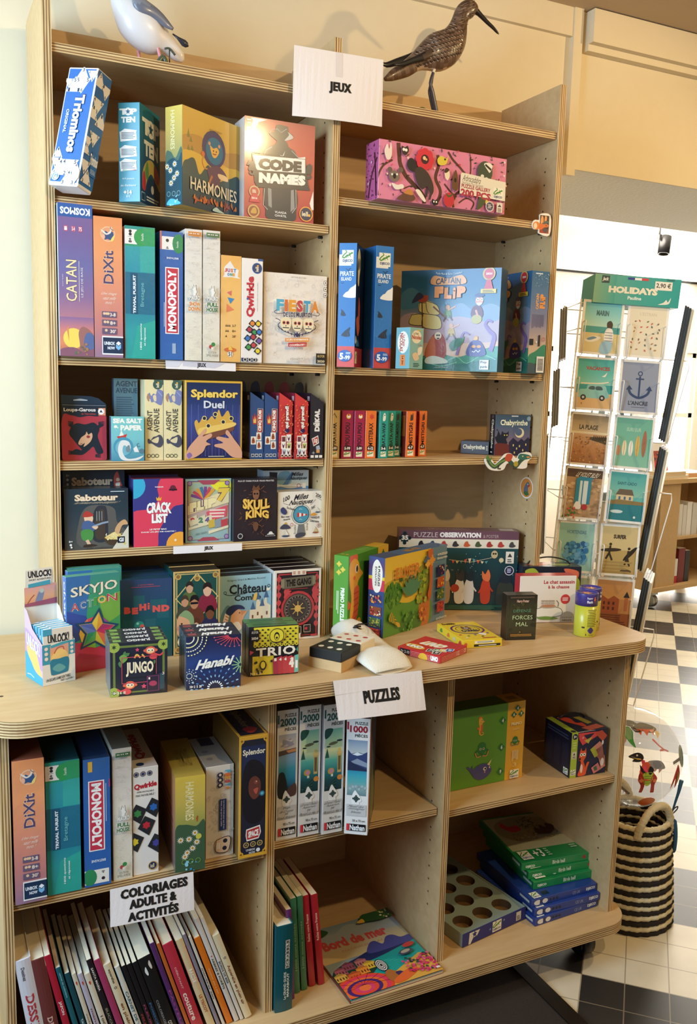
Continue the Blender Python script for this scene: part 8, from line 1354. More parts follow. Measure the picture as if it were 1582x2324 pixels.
f.r(.94, .96, .98, .985, 'E8E0D0'); m.build('cover', 'gloss_card', sb); m = MB(); m.box((.0005, .0008, .0007), (sw-.001, sd-.001, .0057), 0, 'E4DAC4'); m.build('page_block', 'book_pages', sb)
# ================================================================== carved birds on top of the unit
def loft(m, st, y, n=20, colf=None, flat=.8):
    """st: (x, z, radius) stations in the plane y; rings perpendicular to the path"""
    P = [Vector((a, y, b)) for a, b, r in st]; R = []
    for k, (a, b, r) in enumerate(st):
        t = (P[min(k+1, len(P)-1)]-P[max(k-1, 0)]).normalized(); u = Vector((0, 1, 0)); w = t.cross(u)
        R.append([P[k]+w*(r*math.cos(2*math.pi*j/n))+u*(r*flat*math.sin(2*math.pi*j/n)) for j in range(n)])
    m.rings(R, 0, colf)
def paint(m, fn, start=0):
    for i in range(start, len(m.f)):
        c = [sum(m.v[v][k] for v in m.f[i])/len(m.f[i]) for k in range(3)]; m.c[i] = fn(*c)
bt_ = thing('bird_figure', 'carved brown speckled wader with long drooping bill on top of the right bay', 'bird figure', (0, 0, 0))
st = [(.776, 2.158, .004), (.790, 2.166, .010), (.803, 2.174, .0135), (.831, 2.190, .0180), (.856, 2.209, .0205), (.882, 2.225, .0312), (.908, 2.238, .0420), (.936, 2.254, .0420), (.957, 2.276, .0345), (.968, 2.300, .0260), (.974, 2.322, .0205), (.981, 2.340, .0205), (.993, 2.351, .0215), (1.006, 2.356, .0195), (1.016, 2.356, .0130), (1.021, 2.354, .006)]
S2 = smooth_pts(st, 3, False); m = MB(); loft(m, S2, .10, 44)
def curlew(x, y, z):
    d = (z-2.16)-(x-.78)*.48
    under = z < 2.150+.42*(x-.78)-.008 and x < .95
    if under or (x < .965 and z < 2.200 and x > .86): return 'C9AE93'
    if x > .966 and z > 2.29: return ['5A4232', '6E5440', '4A362A'][int((x*310+z*170+y*90)) % 3]
    return ['6A5140', '7A6150', '5E4636'][int((x*90+z*130)) % 3]
paint(m, curlew)
# dark feather marks: small darts lying on the flank facing the room
q = random.Random(5)
def surf(x, z):
    best = min(range(len(S2)), key=lambda k: (S2[k][0]-x)**2+(S2[k][1]-z)**2); a, b, r = S2[best]; t_ = Vector((S2[min(best+1, len(S2)-1)][0]-S2[max(best-1, 0)][0], S2[min(best+1, len(S2)-1)][1]-S2[max(best-1, 0)][1])).normalized()
    w = abs((x-a)*(-t_.y)+(z-b)*t_.x); return .10-.8*math.sqrt(max(r*r-w*w, 0))-.0010 if w < r*.93 else None
for i in range(15):
    for j in range(11):
        x = .852+.0082*i+.002*(j % 2); z = 2.196+.0105*j+.40*(x-.88); yy = surf(x, z)
        if yy is None or z < 2.205+.35*(x-.88) or (x > .955 and z > 2.30): continue
        s_ = .0042
        for P in ([(x-s_, z+s_*.7), (x+s_*.2, z+s_*.1), (x-s_*.1, z-s_*.5)], [(x+s_, z+s_*.6), (x+s_*.2, z-s_*.3), (x-s_*.1, z+s_*.1)]): m.face([(a, (surf(a, b) or yy)-.0004, b) for a, b in P], 0, '1E1918')
        m.face([(a, (surf(a, b) or yy)-.0003, b) for a, b in ((x-s_*.9, z-s_*.5), (x+s_*.3, z-s_*1.1), (x+s_*.4, z-s_*.7), (x-s_*.5, z-s_*.2))], 0, 'A88E78')
for k in range(60):
    x, z = q.uniform(.966, 1.012), q.uniform(2.30, 2.372); yy = surf(x, z)
    if yy: L = .011; m.face([(x-L, (surf(x-L, z-.004) or yy)-.0004, z-.004), (x, yy-.0006, z+.0006), (x+L*.4, (surf(x+L*.4, z+.003) or yy)-.0004, z+.003), (x, yy-.0006, z-.0004)], 0, q.choice(['9A8268', 'B09A80', '3A2C24', '2A201A']))
for k in range(16):
    x = .80+.0036*k; z = 2.178+.0022*k*1.0; yy = surf(x, z)
    if yy: m.face([(x, yy-.0004, z+.002), (x+.003, yy-.0004, z+.003), (x+.002, yy-.0004, z-.003)], 0, '1E1918')
m.build('body', 'gloss_card', bt_)
for yo, z0, z1 in ((-.012, 2.200, 2.188), (.016, 2.206, 2.196)):
    m = MB(); W_ = [(.780, z0, .002), (.795, z0-.004, .006), (.825, z0+.008, .0085), (.856, z0+.020, .011), (.885, z0+.036, .010), (.905, z0+.046, .004)] if yo > 0 else [(.790, 2.187, .002), (.806, 2.190, .005), (.832, 2.202, .006), (.862, 2.215, .009), (.890, 2.232, .010), (.915, 2.250, .004)]
    loft(m, smooth_pts(W_, 3, False), .10+yo*1.9, 12, '221C1A', .5); paint(m, lambda x, y, z: '1C1A1C' if x < .865 else '4A382C'); m.build('wing', 'gloss_card', bt_)
m = MB(); loft(m, smooth_pts([(1.015, 2.3555, .0095), (1.028, 2.349, .0065), (1.052, 2.3345, .0050), (1.070, 2.325, .0042), (1.082, 2.317, .0030), (1.088, 2.3135, .0012)], 3, False), .10, 10, '191618'); m.build('bill', 'gloss_card', bt_)
for yo, pts in ((-.006, [(.907, 2.203), (.903, 2.192), (.896, 2.168), (.902, 2.152), (.912, 2.120), (.9235, 2.0787)]), (.008, [(.910, 2.200), (.908, 2.182), (.904, 2.163), (.903, 2.150), (.9125, 2.119), (.926, 2.0787)])):
    m = MB(); m.tube([(a, .10+yo, b) for a, b in smooth_pts(pts, 3, False)], [.0035]*4+[.0042]*12, 8, 0, '4A4048'); paint(m, lambda x, y, z: 'E8DCC0' if z > 2.193 else '46404A'); m.build('leg', 'gloss_card', bt_)
m = MB(); [m.tube([(.925, .10, 2.0800), (.935+.006*k, .085+.014*k, 2.0845), (.947+.005*k, .078+.02*k, 2.0800)], .0012, 6, 0, '3A342E') for k in range(3)]; m.build('toes', 'gloss_card', bt_)
m = MB(); m.tube(smooth_pts([(.858, .09, 2.0795), (.868, .092, 2.102), (.880, .094, 2.104), (.888, .096, 2.09)], 4, False), [.001]+[.005]*10+[.002, .001], 8, 0, '5A6A2E'); m.tube(smooth_pts([(.876, .088, 2.104), (.888, .088, 2.098), (.899, .088, 2.0800)], 4, False), [.004]*8+[.0015], 8, 0, '3E4A24'); m.build('grass_tuft', 'gloss_card', bt_)
gl = thing('bird_figure', 'white and grey carved gull leaning forward on top of the left bay', 'bird figure', (0, 0, 0))
st = [(.132, 2.292, .006), (.137, 2.292, .014), (.146, 2.289, .020), (.157, 2.278, .0225), (.163, 2.258, .022), (.168, 2.235, .0245), (.176, 2.211, .030), (.185, 2.197, .0365), (.199, 2.180, .0433), (.217, 2.165, .0433), (.235, 2.154, .0381), (.254, 2.147, .027), (.271, 2.138, .0185), (.288, 2.125, .0135), (.297, 2.117, .004)]
m = MB(); loft(m, smooth_pts(st, 3, False), .10, 28); paint(m, lambda x, y, z: 'E9E4E2'); m.build('body', 'gloss_card', gl)
for yo, P in ((-.030, [(.187, 2.212, .004), (.196, 2.203, .0135), (.208, 2.196, .0165), (.224, 2.192, .013), (.240, 2.184, .0105), (.255, 2.173, .008), (.268, 2.166, .003)]), (.020, [(.205, 2.226, .004), (.216, 2.220, .012), (.232, 2.206, .012), (.244, 2.192, .006)])):
    m = MB(); loft(m, smooth_pts(P, 3, False), .10+yo, 14, None, .45); paint(m, lambda x, y, z: '6E707C' if z < 2.2 else '82848E'); m.build('wing', 'gloss_card', gl)
m = MB(); loft(m, [(.273, 2.166, .0015), (.284, 2.160, .003), (.297, 2.152, .0075), (.303, 2.149, .006), (.307, 2.147, .001)], .095, 10, '2A2C36'); m.build('tail_tip', 'gloss_card', gl)
m = MB(); loft(m, [(.134, 2.293, .006), (.122, 2.288, .004), (.112, 2.281, .0015)], .10, 10, 'D8A83A'); m.build('bill', 'gloss_card', gl)
for pts in ([(.203, .112, 2.140), (.206, .112, 2.118), (.209, .112, 2.0790)], [(.232, .085, 2.152), (.238, .085, 2.134), (.246, .085, 2.105), (.247, .085, 2.0790)]):
    m = MB(); m.tube(pts, .0036, 8, 0, 'E09AA0'); paint(m, lambda x, y, z: 'E8DED4' if z > 2.138 else 'E0979E'); m.build('leg', 'gloss_card', gl)
m = MB(); m.tube(smooth_pts([(.225, .07, 2.0800), (.236, .07, 2.095), (.246, .07, 2.108), (.252, .07, 2.100), (.249, .07, 2.085)], 3, False), .0052, 8, 0, '4E5A44'); m.tube(smooth_pts([(.252, .078, 2.128), (.262, .078, 2.130), (.274, .078, 2.119)], 3, False), .0022, 6, 0, '4A5248'); m.tube([(.262, .078, 2.128), (.262, .078, 2.098)], .0014, 6, 0, '3A4038'); m.build('seaweed', 'gloss_card', gl)

# ================================================================== postcard stand
RK = Matrix.Translation((1.368, .127, 0)) @ Matrix.Rotation(math.radians(-27.4), 4, 'Z') @ Matrix.Translation((0, 0, .926)) @ Matrix.Rotation(math.radians(2.9), 4, 'Y') @ Matrix.Translation((0, 0, -.926))
rk = bpy.data.objects.new('card_stand', None); C.objects.link(rk); rk.matrix_world = RK; rk.empty_display_size = .05
tag(rk, 'tall white wire postcard stand with clear panels right of the wooden unit', 'card stand')
m = MB()
for x in (.002, .118, .236):
    for y in (.012, .235): m.tube([(x, y, .30), (x, y, 1.70)], .0024, 6)
for z in (.34, .52, .68, .84, 1.0, 1.15, 1.31, 1.46, 1.62, 1.69):
    m.tube([(.002, .012, z), (.236, .012, z), (.236, .235, z), (.002, .235, z)], .0016, 6, 0, None, True)
m.build('wire_frame', 'white_wire', rk)
m = MB(); m.tube([(.119, .12, .02), (.119, .12, 1.70)], .009, 12); m.build('centre_post', 'white_wire', rk)
for k in range(4):
    a = math.radians(45+90*k); m = MB(); m.tube(smooth_pts([(.119, .12, .34), (.119+.05*math.cos(a), .12+.05*math.sin(a), .18), (.119+.20*math.cos(a), .12+.20*math.sin(a), .012)], 4, False), .005, 8); m.build('leg', 'white_wire', rk)
for x0, x1, y0, y1 in ((.004, .116, .020, .0215), (.120, .234, .020, .0215), (.2285, .2300, .03, .22)):
    m = MB(); m.box((x0, y0, .36), (x1, y1, 1.69)); m.build('clear_panel', 'clear_acrylic', rk)
b = Box(.232, .150, .076, '2E9A8C', 'printed_card', right='E8E4D2', top='4A4A44'); f = b.f(); f.g(0, 0, 1, 1, ['6AB09A', '3AA090', '1E9C92'], True); f.g(.0, .0, .25, 1, ['8AB894', '3FA290'], True); f.t('HOLIDAYS', .17, .38, .74, .62, 'EDE4C4', b=.07, o='1E6A66', ow=.02); f.t('Pauline', .40, .70, .56, .82, 'E8EEE0', b=.03); f.r(.08, .04, .17, .30, '2E4A48'); f.t('Jack', .09, .09, .16, .25, 'E8E8DC', b=.04, sh=.1)
for k, c in enumerate(('2A3A8A', 'F0EEE8', 'D83A44')): f.r(.38+.08*k, .05, .46+.08*k, .13, c)
f.s([(.76, .92), (.82, .84), (.85, .74), (.87, .82), (.90, .66), (.89, .84), (.86, .90), (.80, .92)], 'E8E4D0'); f.r(.70, .12, .90, .42, 'EFE6D2'); f.t('2,90 €', .715, .17, .885, .36, '1E1E22', b=.02); f.r(.83, .03, .92, .08, '2A6A64')
g = b.f('right'); g.lines(.3, .3, .7, .4, 1, 'C8B89A', ragged=0); b.put(.030, .0, 1.692, 0, None, 'header_box', parent=rk)
CARDS = []
def card(col, row, bg, draw, lb, w=.112, h=.147):
    b = Box(w, .0016, h, 'EFE9DC', 'printed_card', ch=.0002); f = b.f(); f.r(.06, .045, .94, .955, bg); draw(f)
    o = b.put(0, 0, 0, 0, lb, 'postcard', 'postcard', 'postcards on the front of the stand')
    x = (.006, .128)[col]; z = (1.5530, 1.4000, 1.2480, 1.0970, .9420, .7880)[row]
    o.matrix_world = RK @ Matrix.Translation((x, -.006-.002*(row % 2), z)) @ Matrix.Rotation(math.radians(-5), 4, 'X') @ Matrix.Rotation(math.radians((.8, -.6, .5, 1.0, -.8, .3)[row]), 4, 'Y')
    # the two bent wires of the pocket that holds it
    for dx in (.008, .104):
        m = MB(); m.tube(smooth_pts([(x+dx, .010, z+.086), (x+dx, -.016, z+.088), (x+dx, -.0185, z+.080)], 3, False)+[(x+dx, -.014, z-.004), (x+dx, .010, z-.004)], .0015, 6)
        m.build('wire_pocket', 'white_wire', rk)
def c_marin(f):
    f.g(.06, .045, .94, .5, ['5AB8C4', '8ACCC8', 'B8DCC8']); f.r(.06, .48, .94, .62, '3E9A94'); f.r(.06, .60, .94, .955, 'D8C48A'); f.t('MARIN', .34, .18, .64, .28, '3A6A70', b=.05); f.s([(.62, .40), (.70, .36), (.76, .42), (.74, .5), (.64, .5)], '3A2A22'); f.s([(.58, .60), (.64, .50), (.76, .52), (.80, .66), (.76, .78), (.60, .76)], 'F0EAE0'); [f.l([(.59, .58+.05*k), (.78, .58+.05*k)], .012, '2A4A6A') for k in range(4)]; f.s([(.54, .76), (.78, .76), (.74, .955), (.5, .955)], '9AC0D0'); f.s([(.12, .74), (.3, .66), (.5, .68), (.36, .76), (.2, .78)], 'E8E0CC'); f.s([(.16, .72), (.3, .67), (.4, .69), (.24, .74)], '6A8A9A')
def c_table(f):
    f.t("L'ESTRAN", .3, .16, .7, .22, 'C8BCA4'); q = random.Random(2)
    for i in range(5):
        for j in range(6): leaf(f, .18+.15*i, .34+.10*j, .07, q.uniform(0, 360), q.choice(['8A5A4A', '4A5A5A', 'B07A50', '6A6A5A', 'C85A4A']), .5)
def c_vac(f):
    f.g(.06, .045, .94, .55, ['3AA8A4', '5ABAB0', '8ACCBC']); f.r(.06, .52, .94, .68, '2E9A9A'); f.r(.06, .68, .94, .955, 'D8B078'); f.t('VACANCES', .26, .18, .84, .25, 'A8504A', b=.05); f.s([(.12, .74), (.14, .62), (.30, .60), (.36, .52), (.72, .52), (.80, .60), (.82, .76), (.12, .76)], '8AC4BC'); f.s([(.36, .60), (.40, .55), (.5, .55), (.5, .61)], '3A5A60'); f.s([(.54, .61), (.54, .55), (.66, .55), (.70, .61)], '3A5A60'); f.l([(.16, .5), (.6, .49), (.84, .46)], .03, 'EDE2C4', True); [(f.c(x, .76, .07, '2A2E34'), f.c(x, .76, .03, 'C8C8C4')) for x in (.24, .70)]; f.s([(.66, .36), (.72, .33), (.78, .28), (.74, .36)], 'F2EAD8'); f.l([(.2, .86), (.22, .89)], .02, '8A6A40')
def c_anc(f):
    f.l([(.5, .30), (.5, .68)], .045, '23406A'); f.ring(.5, .25, .06, .025, '23406A'); f.l([(.40, .35), (.60, .35)], .035, '23406A'); f.l([(.24, .52), (.30, .63), (.5, .70), (.70, .63), (.76, .52)], .06, '23406A', True); f.p([(.18, .56), (.25, .47), (.34, .55)], '23406A'); f.p([(.66, .55), (.75, .47), (.82, .56)], '23406A'); f.t("L'ANCRE", .26, .76, .74, .84, '3A3E4A', b=.03); f.lines(.34, .87, .66, .885, 1, '3A3E4A', ragged=0)
def c_plage(f):
    f.g(.06, .045, .94, .36, ['8A7A62', 'B09A78', 'C8B08A']); f.t('LA PLAGE', .24, .23, .70, .32, '2E2A26', b=.03); f.r(.06, .36, .94, .40, 'E0D0AA'); f.g(.06, .40, .94, .955, ['C8A078', 'B87E4A', '9A6434']); f.p([(.4, .46), (.94, .44), (.94, .58), (.5, .50)], '5A4A34'); q = random.Random(4)
    for k in range(60): f.c(q.uniform(.1, .9), q.uniform(.46, .94), .02, q.choice(['D89A50', 'A86A34', 'C88A48', '8A5A30']), 7)
    for k in range(7): f.l([(.62+.045*k, .42), (.60+.05*k, .52)], .015, '3A2E22')
def c_surf(f):
    f.g(.06, .045, .94, .955, ['6AAE96', '74B49A', '86BCA0']); f.t('SURFEUR', .32, .22, .68, .29, 'A8CCB0', b=.03)
    for k, (x, h, c) in enumerate(((.16, .20, 'C08A60'), (.30, .30, 'E8D8B0'), (.46, .30, 'EDE8D8'), (.62, .40, 'D8B060'), (.78, .50, 'A86A50'))): f.e(x, .76-h*.5, .055, h*.5, c); f.l([(x, .76-h), (x, .76)], .008, '7A6A50')
def c_volet(f):
    f.r(.06, .045, .94, .955, 'B8946A'); f.r(.06, .045, .94, .2, '5A4436'); q = random.Random(6)
    for k in range(60): f.e(q.uniform(.06, .94), q.uniform(.2, .94), .06, .03, q.choice(['C8A478', 'A88460', 'D8B890', '9A7A58']), 0, 8)
    f.t('LE VOLET BLEU', .30, .10, .84, .19, 'E8DCC8', b=.02, sh=.15); f.r(.34, .26, .66, .70, 'D8E4E4'); f.r(.30, .22, .40, .70, '2E8AA8'); f.r(.60, .24, .68, .70, '2E8AA8'); f.r(.46, .26, .49, .70, '2E8AA8'); f.p([(.28, .26), (.40, .18), (.72, .20), (.66, .26)], '2E8AA8'); f.s([(.3, .74), (.36, .66), (.46, .70), (.46, .80), (.3, .80)], 'EDEAE4'); f.c(.56, .76, .07, 'B8303A'); bush(f, .2, .88, .14, 20, ['B8303A', '4A7A3A', 'D85A5A'], .03)
def c_cado(f):
    f.g(.06, .045, .94, .5, ['4AA4A0', '66B0A4', '86BCA8']); f.t('SAINT-CADO', .24, .22, .72, .28, '2E6A74', b=.03); f.r(.06, .58, .94, .955, '2A7A80'); f.p([(.22, .48), (.30, .36), (.62, .36), (.68, .48)], '6A5A48'); f.r(.24, .47, .66, .58, 'D8C090'); [f.r(x, .50, x+.05, .56, '4A6A8A') for x in (.30, .43, .56)]; f.p([(.06, .60), (.3, .56), (.94, .58), (.94, .64), (.06, .66)], '8A7448'); f.s([(.14, .78), (.3, .76), (.44, .78), (.38, .82), (.18, .82)], 'C8D8D0'); f.c(.74, .88, .03, 'E8E8DC')
def c_hort(f): f.t('HORTENSIAS', .26, .18, .74, .25, '5A8AA0', b=.03); bush(f, .5, .62, .26, 90, ['2E78B0', '4A94C8', '6AAAD4', '2A6498'], .06, 8)
def c_surfer(f):
    f.r(.06, .5, .94, .955, 'B89A5A'); f.t('SURFER', .34, .20, .66, .28, '33281C', b=.05); f.e(.30, .50, .26, .035, '3A2C1E', -4); f.e(.78, .56, .24, .04, '2A2018', -48); [f.l(p_, .05, '33281C') for p_ in ([(.28, .42), (.26, .56), (.18, .68)], [(.26, .56), (.34, .70)], [(.74, .50), (.72, .64), (.66, .78)], [(.72, .64), (.78, .80)])]; f.c(.28, .39, .035, '33281C'); f.c(.75, .46, .035, '33281C'); f.e(.7, .9, .14, .04, '5A4430'); f.lines(.1, .7, .9, .95, 4, 'A8894E')
def c_port(f):
    f.g(.06, .045, .94, .40, ['C8905A', 'D8A46A']); f.p([(.06, .40), (.2, .34), (.36, .42), (.5, .34), (.64, .40), (.64, .7), (.06, .7)], 'A85A3A'); [f.r(x, y, x+.05, y+.06, '5A3026') for x in (.12, .24, .36, .48) for y in (.46, .56)]; f.r(.78, .36, .86, .62, 'B8704A'); f.p([(.74, .36), (.82, .24), (.90, .36)], '2A2A2E'); f.r(.06, .68, .94, .955, '9A5A34'); f.lines(.08, .7, .9, .95, 6, '6A3A26')
card(0, 0, '7AC0B8', c_marin, 'postcard of a woman on a beach under the word MARIN'); card(1, 0, 'E4D8BC', c_table, 'beige postcard with rows of tiny shore objects'); card(0, 1, '4AA8A0', c_vac, 'postcard of a pale green van on sand under the word VACANCES'); card(1, 1, '8E96A8', c_anc, 'grey postcard with a dark blue anchor'); card(0, 2, 'B09A78', c_plage, 'postcard of a fenced sand path with the words LA PLAGE'); card(1, 2, '74B49A', c_surf, 'green postcard with five surfboards of growing size')
card(0, 3, 'B8946A', c_volet, 'postcard of a stone house with blue shutters'); card(1, 3, '66B0A4', c_cado, 'postcard of a small house on a rock above the water'); card(0, 4, '9ACAC0', c_hort, 'pale turquoise postcard with a blue hydrangea'); card(1, 4, 'D0B880', c_surfer, 'sepia postcard of two surfers carrying boards'); card(1, 5, 'C8905A', c_port, 'brown postcard of a harbour with a lighthouse, lowest on the right'); card(0, 5, 'A8B8A0', c_hort, 'postcard low on the left of the stand, mostly hidden by the worktop')
def print_stack(x, y, z, h, lean, n, lb, side):
    t = thing('print', lb, 'print', (0, 0, 0)); 
    for k in range(n):
        m = MB(); last = k == n-1 and side > 0; m.box((0, 0, 0), (.0048, .17, h), 0, 'CDBE9E' if last else '1E2220' if side > 0 else '6A6A68'); m.box((.0049, .002, .002), (.0060, .168, h-.002), 0, 'D8C8A4' if last else 'E2DCCE'); o = m.build('board', 'printed_card', t, (.0065*k*side, -.002*k, -.003*k))
    t.matrix_world = RK @ Matrix.Translation((x, y, z)) @ Matrix.Rotation(math.radians(-20 if side > 0 else -12), 4, 'Z') @ Matrix.Rotation(math.radians(lean), 4, 'Y'); return t
for xx, z, h, lb in ((.262, 1.335, .37, 'upper bundle of large black backed prints on the right side of the stand'), (.243, .965, .35, 'middle bundle of large black backed prints on the right side of the stand'), (.243, .57, .37, 'lowest bundle of large black backed prints on the right side of the stand')): print_stack(xx, .03, z, h, 4, 4, lb, 1)
for z, h, lb in ((1.54, .14, 'upper bundle of prints seen edge-on at the left side of the stand'), (1.35, .16, 'second bundle of prints seen edge-on at the left side of the stand'), (.98, .34, 'long bundle of curled prints at the left side of the stand')): print_stack(-.022, .05, z, h, -4, 3, lb, -1)
for z in (1.335, .965, .57):
    m = MB(); m.tube([(.236, .04, z+.22), (.315, .02, z+.22), (.318, .02, z+.20), (.285, .02, z-.012), (.236, .04, z-.01)], .0018, 6); m.build('print_holder', 'white_wire', rk)

# ================================================================== striped basket with clear inflatable
bk_ = thing('basket', 'tall black and cream striped woven rope basket on the floor beside the base cabinet', 'basket', (1.515, -.110, 0)); n = 56
m = MB(); turns = 22; R0b, R1b, Hb = .118, .094, .30; pts = []
for k in range(turns):
    z = .007+k*(Hb-.014)/(turns-1); r = R0b+(R1b-R0b)*(k/(turns-1))**1.2
    ring = []
    mm = MB()
    P = [((r+.0012*math.sin(a*26))*math.cos(a), (r+.0012*math.sin(a*26))*math.sin(a), z+.0022*math.sin(a*1.0+k*.9)+.0008*math.sin(a*52)) for a in [2*math.pi*j/156 for j in range(156)]]
    m.tube(P, .0076, 6, 0 if k % 2 else 1, None, True)
m.lathe([(R0b-.004, .004), (R0b-.004, .010), (R1b-.004, Hb-.01)], 40, 1, None, cap=False); m.face([((R0b-.003)*math.cos(2*math.pi*j/30), (R0b-.003)*math.sin(2*math.pi*j/30), .003) for j in range(30)], 1); m.build('woven_body', ['rope_cream', 'rope_black'], bk_)
for sgn in (-1, 1):
    m = MB(); H = smooth_pts([(-.062, sgn*.080, Hb-.03), (-.056, sgn*.088, Hb+.012), (-.026, sgn*.088, Hb+.046), (.018, sgn*.086, Hb+.050), (.050, sgn*.080, Hb+.018), (.062, sgn*.076, Hb-.03)], 10, False); rr = [.0088+.0022*abs(math.sin(k*1.15)) for k in range(len(H))]; m.tube(H, rr, 8); m.build('handle', 'rope_cream', bk_)
bl = thing('inflatable_ball', 'clear inflatable with printed colourful dinosaurs sitting in the striped basket', 'inflatable', (1.505, -.095, .455)); m = MB(); n1, n2, Rb = 28, 36, .133; R = []
for i in range(n1+1):
    t_ = math.pi*(i+.02)/(n1+.04); R.append([(Rb*math.sin(t_)*math.cos(a)*(1+.015*math.sin(7*a)), Rb*math.sin(t_)*math.sin(a)*(1+.015*math.sin(7*a)), Rb*1.02*math.cos(t_)+.004*math.sin(3*a)*math.sin(t_)**4) for a in [2*math.pi*j/n2 for j in range(n2)]])
m.rings(R); m.build('vinyl_skin', 'clear_vinyl', bl)
def ballprint(draw, az, el, s_):
    """artwork wrapped on the ball round a centre direction (degrees)"""
    m = MB(); a0, e0 = math.radians(az), math.radians(el); n_ = Vector((math.cos(e0)*math.cos(a0), math.cos(e0)*math.sin(a0), math.sin(e0))); u = Vector((-math.sin(a0), math.cos(a0), 0)); v_ = n_.cross(u)
    f = Face(m, (0, 0, 0), (1, 0, 0), (0, -1, 0), (0, 0, 1), s_, s_)
    f.pt = lambda x, y: (n_+u*((x-.5)*s_/Rb)+v_*(-(y-.5)*-1*-1*s_/Rb)).normalized()*(Rb*1.012+f.k*.00005)
    draw(f); return m.build('printed_motif', 'gloss_card', bl)
def dino(f):
    f.s([(.40, .40), (.46, .30), (.56, .28), (.64, .44), (.70, .54), (.66, .66), (.44, .66), (.38, .52)], 'E8603C'); f.s([(.14, .16), (.30, .08), (.42, .10), (.46, .20), (.38, .28), (.22, .28), (.26, .22), (.16, .20)], '1E1A1E'); f.l([(.22, .22), (.40, .22)], .025, 'E8C84A'); f.c(.32, .14, .02, 'F2EAD8'); f.p([(.40, .22), (.48, .24), (.56, .50), (.46, .46)], 'E8506A'); f.s([(.38, .34), (.46, .44), (.52, .52), (.42, .48)], '1E1A1E'); f.s([(.60, .36), (.68, .44), (.60, .54), (.56, .46)], '1E1A1E'); f.s([(.46, .52), (.66, .50), (.62, .74), (.54, .80), (.48, .72)], 'B8C83A')
    for k in range(4): f.l([(.48, .58+.05*k), (.63, .57+.05*k)], .012, '6A8A2A')
    f.s([(.38, .52), (.46, .58), (.50, .76), (.46, 1.0), (.40, 1.0), (.42, .80), (.36, .68)], 'B8382E'); f.s([(.68, .52), (.76, .62), (.72, .78), (.74, 1.0), (.66, 1.0), (.64, .80), (.62, .64)], 'B8382E'); f.c(.42, .68, .04, 'E8804A'); f.c(.71, .67, .04, 'E8804A')
def palm(f):
    f.c(.40, .36, .34, '2E7A4A'); f.star(.40, .36, .30, 7, 'A8B43A', .45); f.l([(.40, .40), (.95, .86)], .10, '1E1A1E'); [f.l([(.46+.07*k, .40+.065*k), (.42+.07*k, .49+.065*k)], .02, 'C8642E') for k in range(7)]
def fern(f): f.s([(.2, .3), (.4, .12), (.6, .3), (.66, .6), (.8, .9), (.6, .8), (.4, .6)], '3A9A4A'); f.s([(.5, .1), (.9, .2), (.7, .3)], '3A3A3A')
def frill(f): f.s([(.1, .3), (.4, .1), (.9, .3), (.7, .5), (.4, .45)], '4A3A34'); f.p([(.2, .35), (.3, .6), (.4, .38), (.5, .62), (.62, .42), (.74, .6), (.8, .36)], 'D8583A'); f.p([(.8, .3), (1, .5), (.85, .7)], 'D8B03A')
def claw(f): f.l([(.3, .1), (.5, .4), (.7, .6), (.5, .62), (.7, .6), (.95, .7)], .07, 'D8482E', True)
def wingd(f): f.s([(.5, 0), (.66, .3), (.7, .6), (.64, .95), (.56, .6), (.5, .3), (.36, .6), (.28, .9), (.34, .5)], 'B8382E'); f.s([(.52, .25), (.62, .5), (.6, .75), (.54, .5)], 'B8C83A')
def spot(f): f.c(.5, .5, .45, 'E8702A')
for dr, az, el, s_ in ((dino, -118, 5, .125), (palm, -152, -12, .09), (fern, -140, 44, .07), (frill, -112, 50, .08), (claw, -98, 32, .06), (wingd, -72, -8, .08), (spot, -108, -38, .05), (fern, -160, 20, .05), (claw, -165, -30, .05), (palm, -30, 0, .09), (dino, 60, 5, .12), (frill, 10, -30, .07), (wingd, 120, 0, .08)): ballprint(dr, az, el, s_)
tg = thing('tag', 'dark blue tassel tag tied with black cord to the basket handle', 'tag', (1.575, -.180, .300)); m = MB(); m.tube(smooth_pts([(-.03, -.005, .028), (-.012, -.014, .018), (.012, -.012, .026), (.018, -.01, .034), (.004, -.01, .03), (-.01, -.012, .014)], 5, False), .0018, 6, 0); m.build('cord', 'black_plastic', tg)
m = MB(); m.tube(smooth_pts([(-.008, -.012, .014), (.006, -.014, -.004), (.012, -.016, -.05), (.010, -.016, -.095)], 4, False), [.002]*4+[.006]*8+[.003], 8, 0); m.build('tassel', 'tassel_blue', tg); m = MB(); m.tube([(-.004, -.012, .022), (.014, -.012, .075), (.022, -.012, .11)], [.002, .004, .006], 8, 0); m.build('strap', 'tassel_blue', tg)

# ================================================================== the room beyond the opening
sp = thing('track_lamp', 'black cylindrical spotlight hanging from the far ceiling', 'spotlight', (3.50, 2.0, 2.41)); m = MB(); m.box((-.12, -.012, -.012), (.12, .012, 0)); m.build('track', 'black_metal', sp)
m = MB(); m.tube([(-.02, 0, -.012), (-.02, 0, -.115)], .005, 8); m.box((-.028, -.01, -.125), (-.012, .01, -.1)); m.build('stem', 'black_metal', sp)
m = MB(); R = []; ax = Vector((-.18, -.1, -1)).normalized(); u = ax.cross(Vector((0, 1, 0))).normalized(); w = ax.cross(u); c0 = Vector((.026, 0, -.105))
for d_, r_ in ((0, .028), (.002, .032), (.10, .032), (.10, .026), (.085, .024)): R.append([c0+ax*d_+u*(r_*math.cos(2*math.pi*j/24))+w*(r_*math.sin(2*math.pi*j/24)) for j in range(24)])
m.rings(R); m.build('lamp_head', 'black_plastic', sp)
fc = thing('book_cabinet', 'pale wooden mobile book cabinet in the bright far room', 'cabinet', (4.14, 2.5, 0), 8)
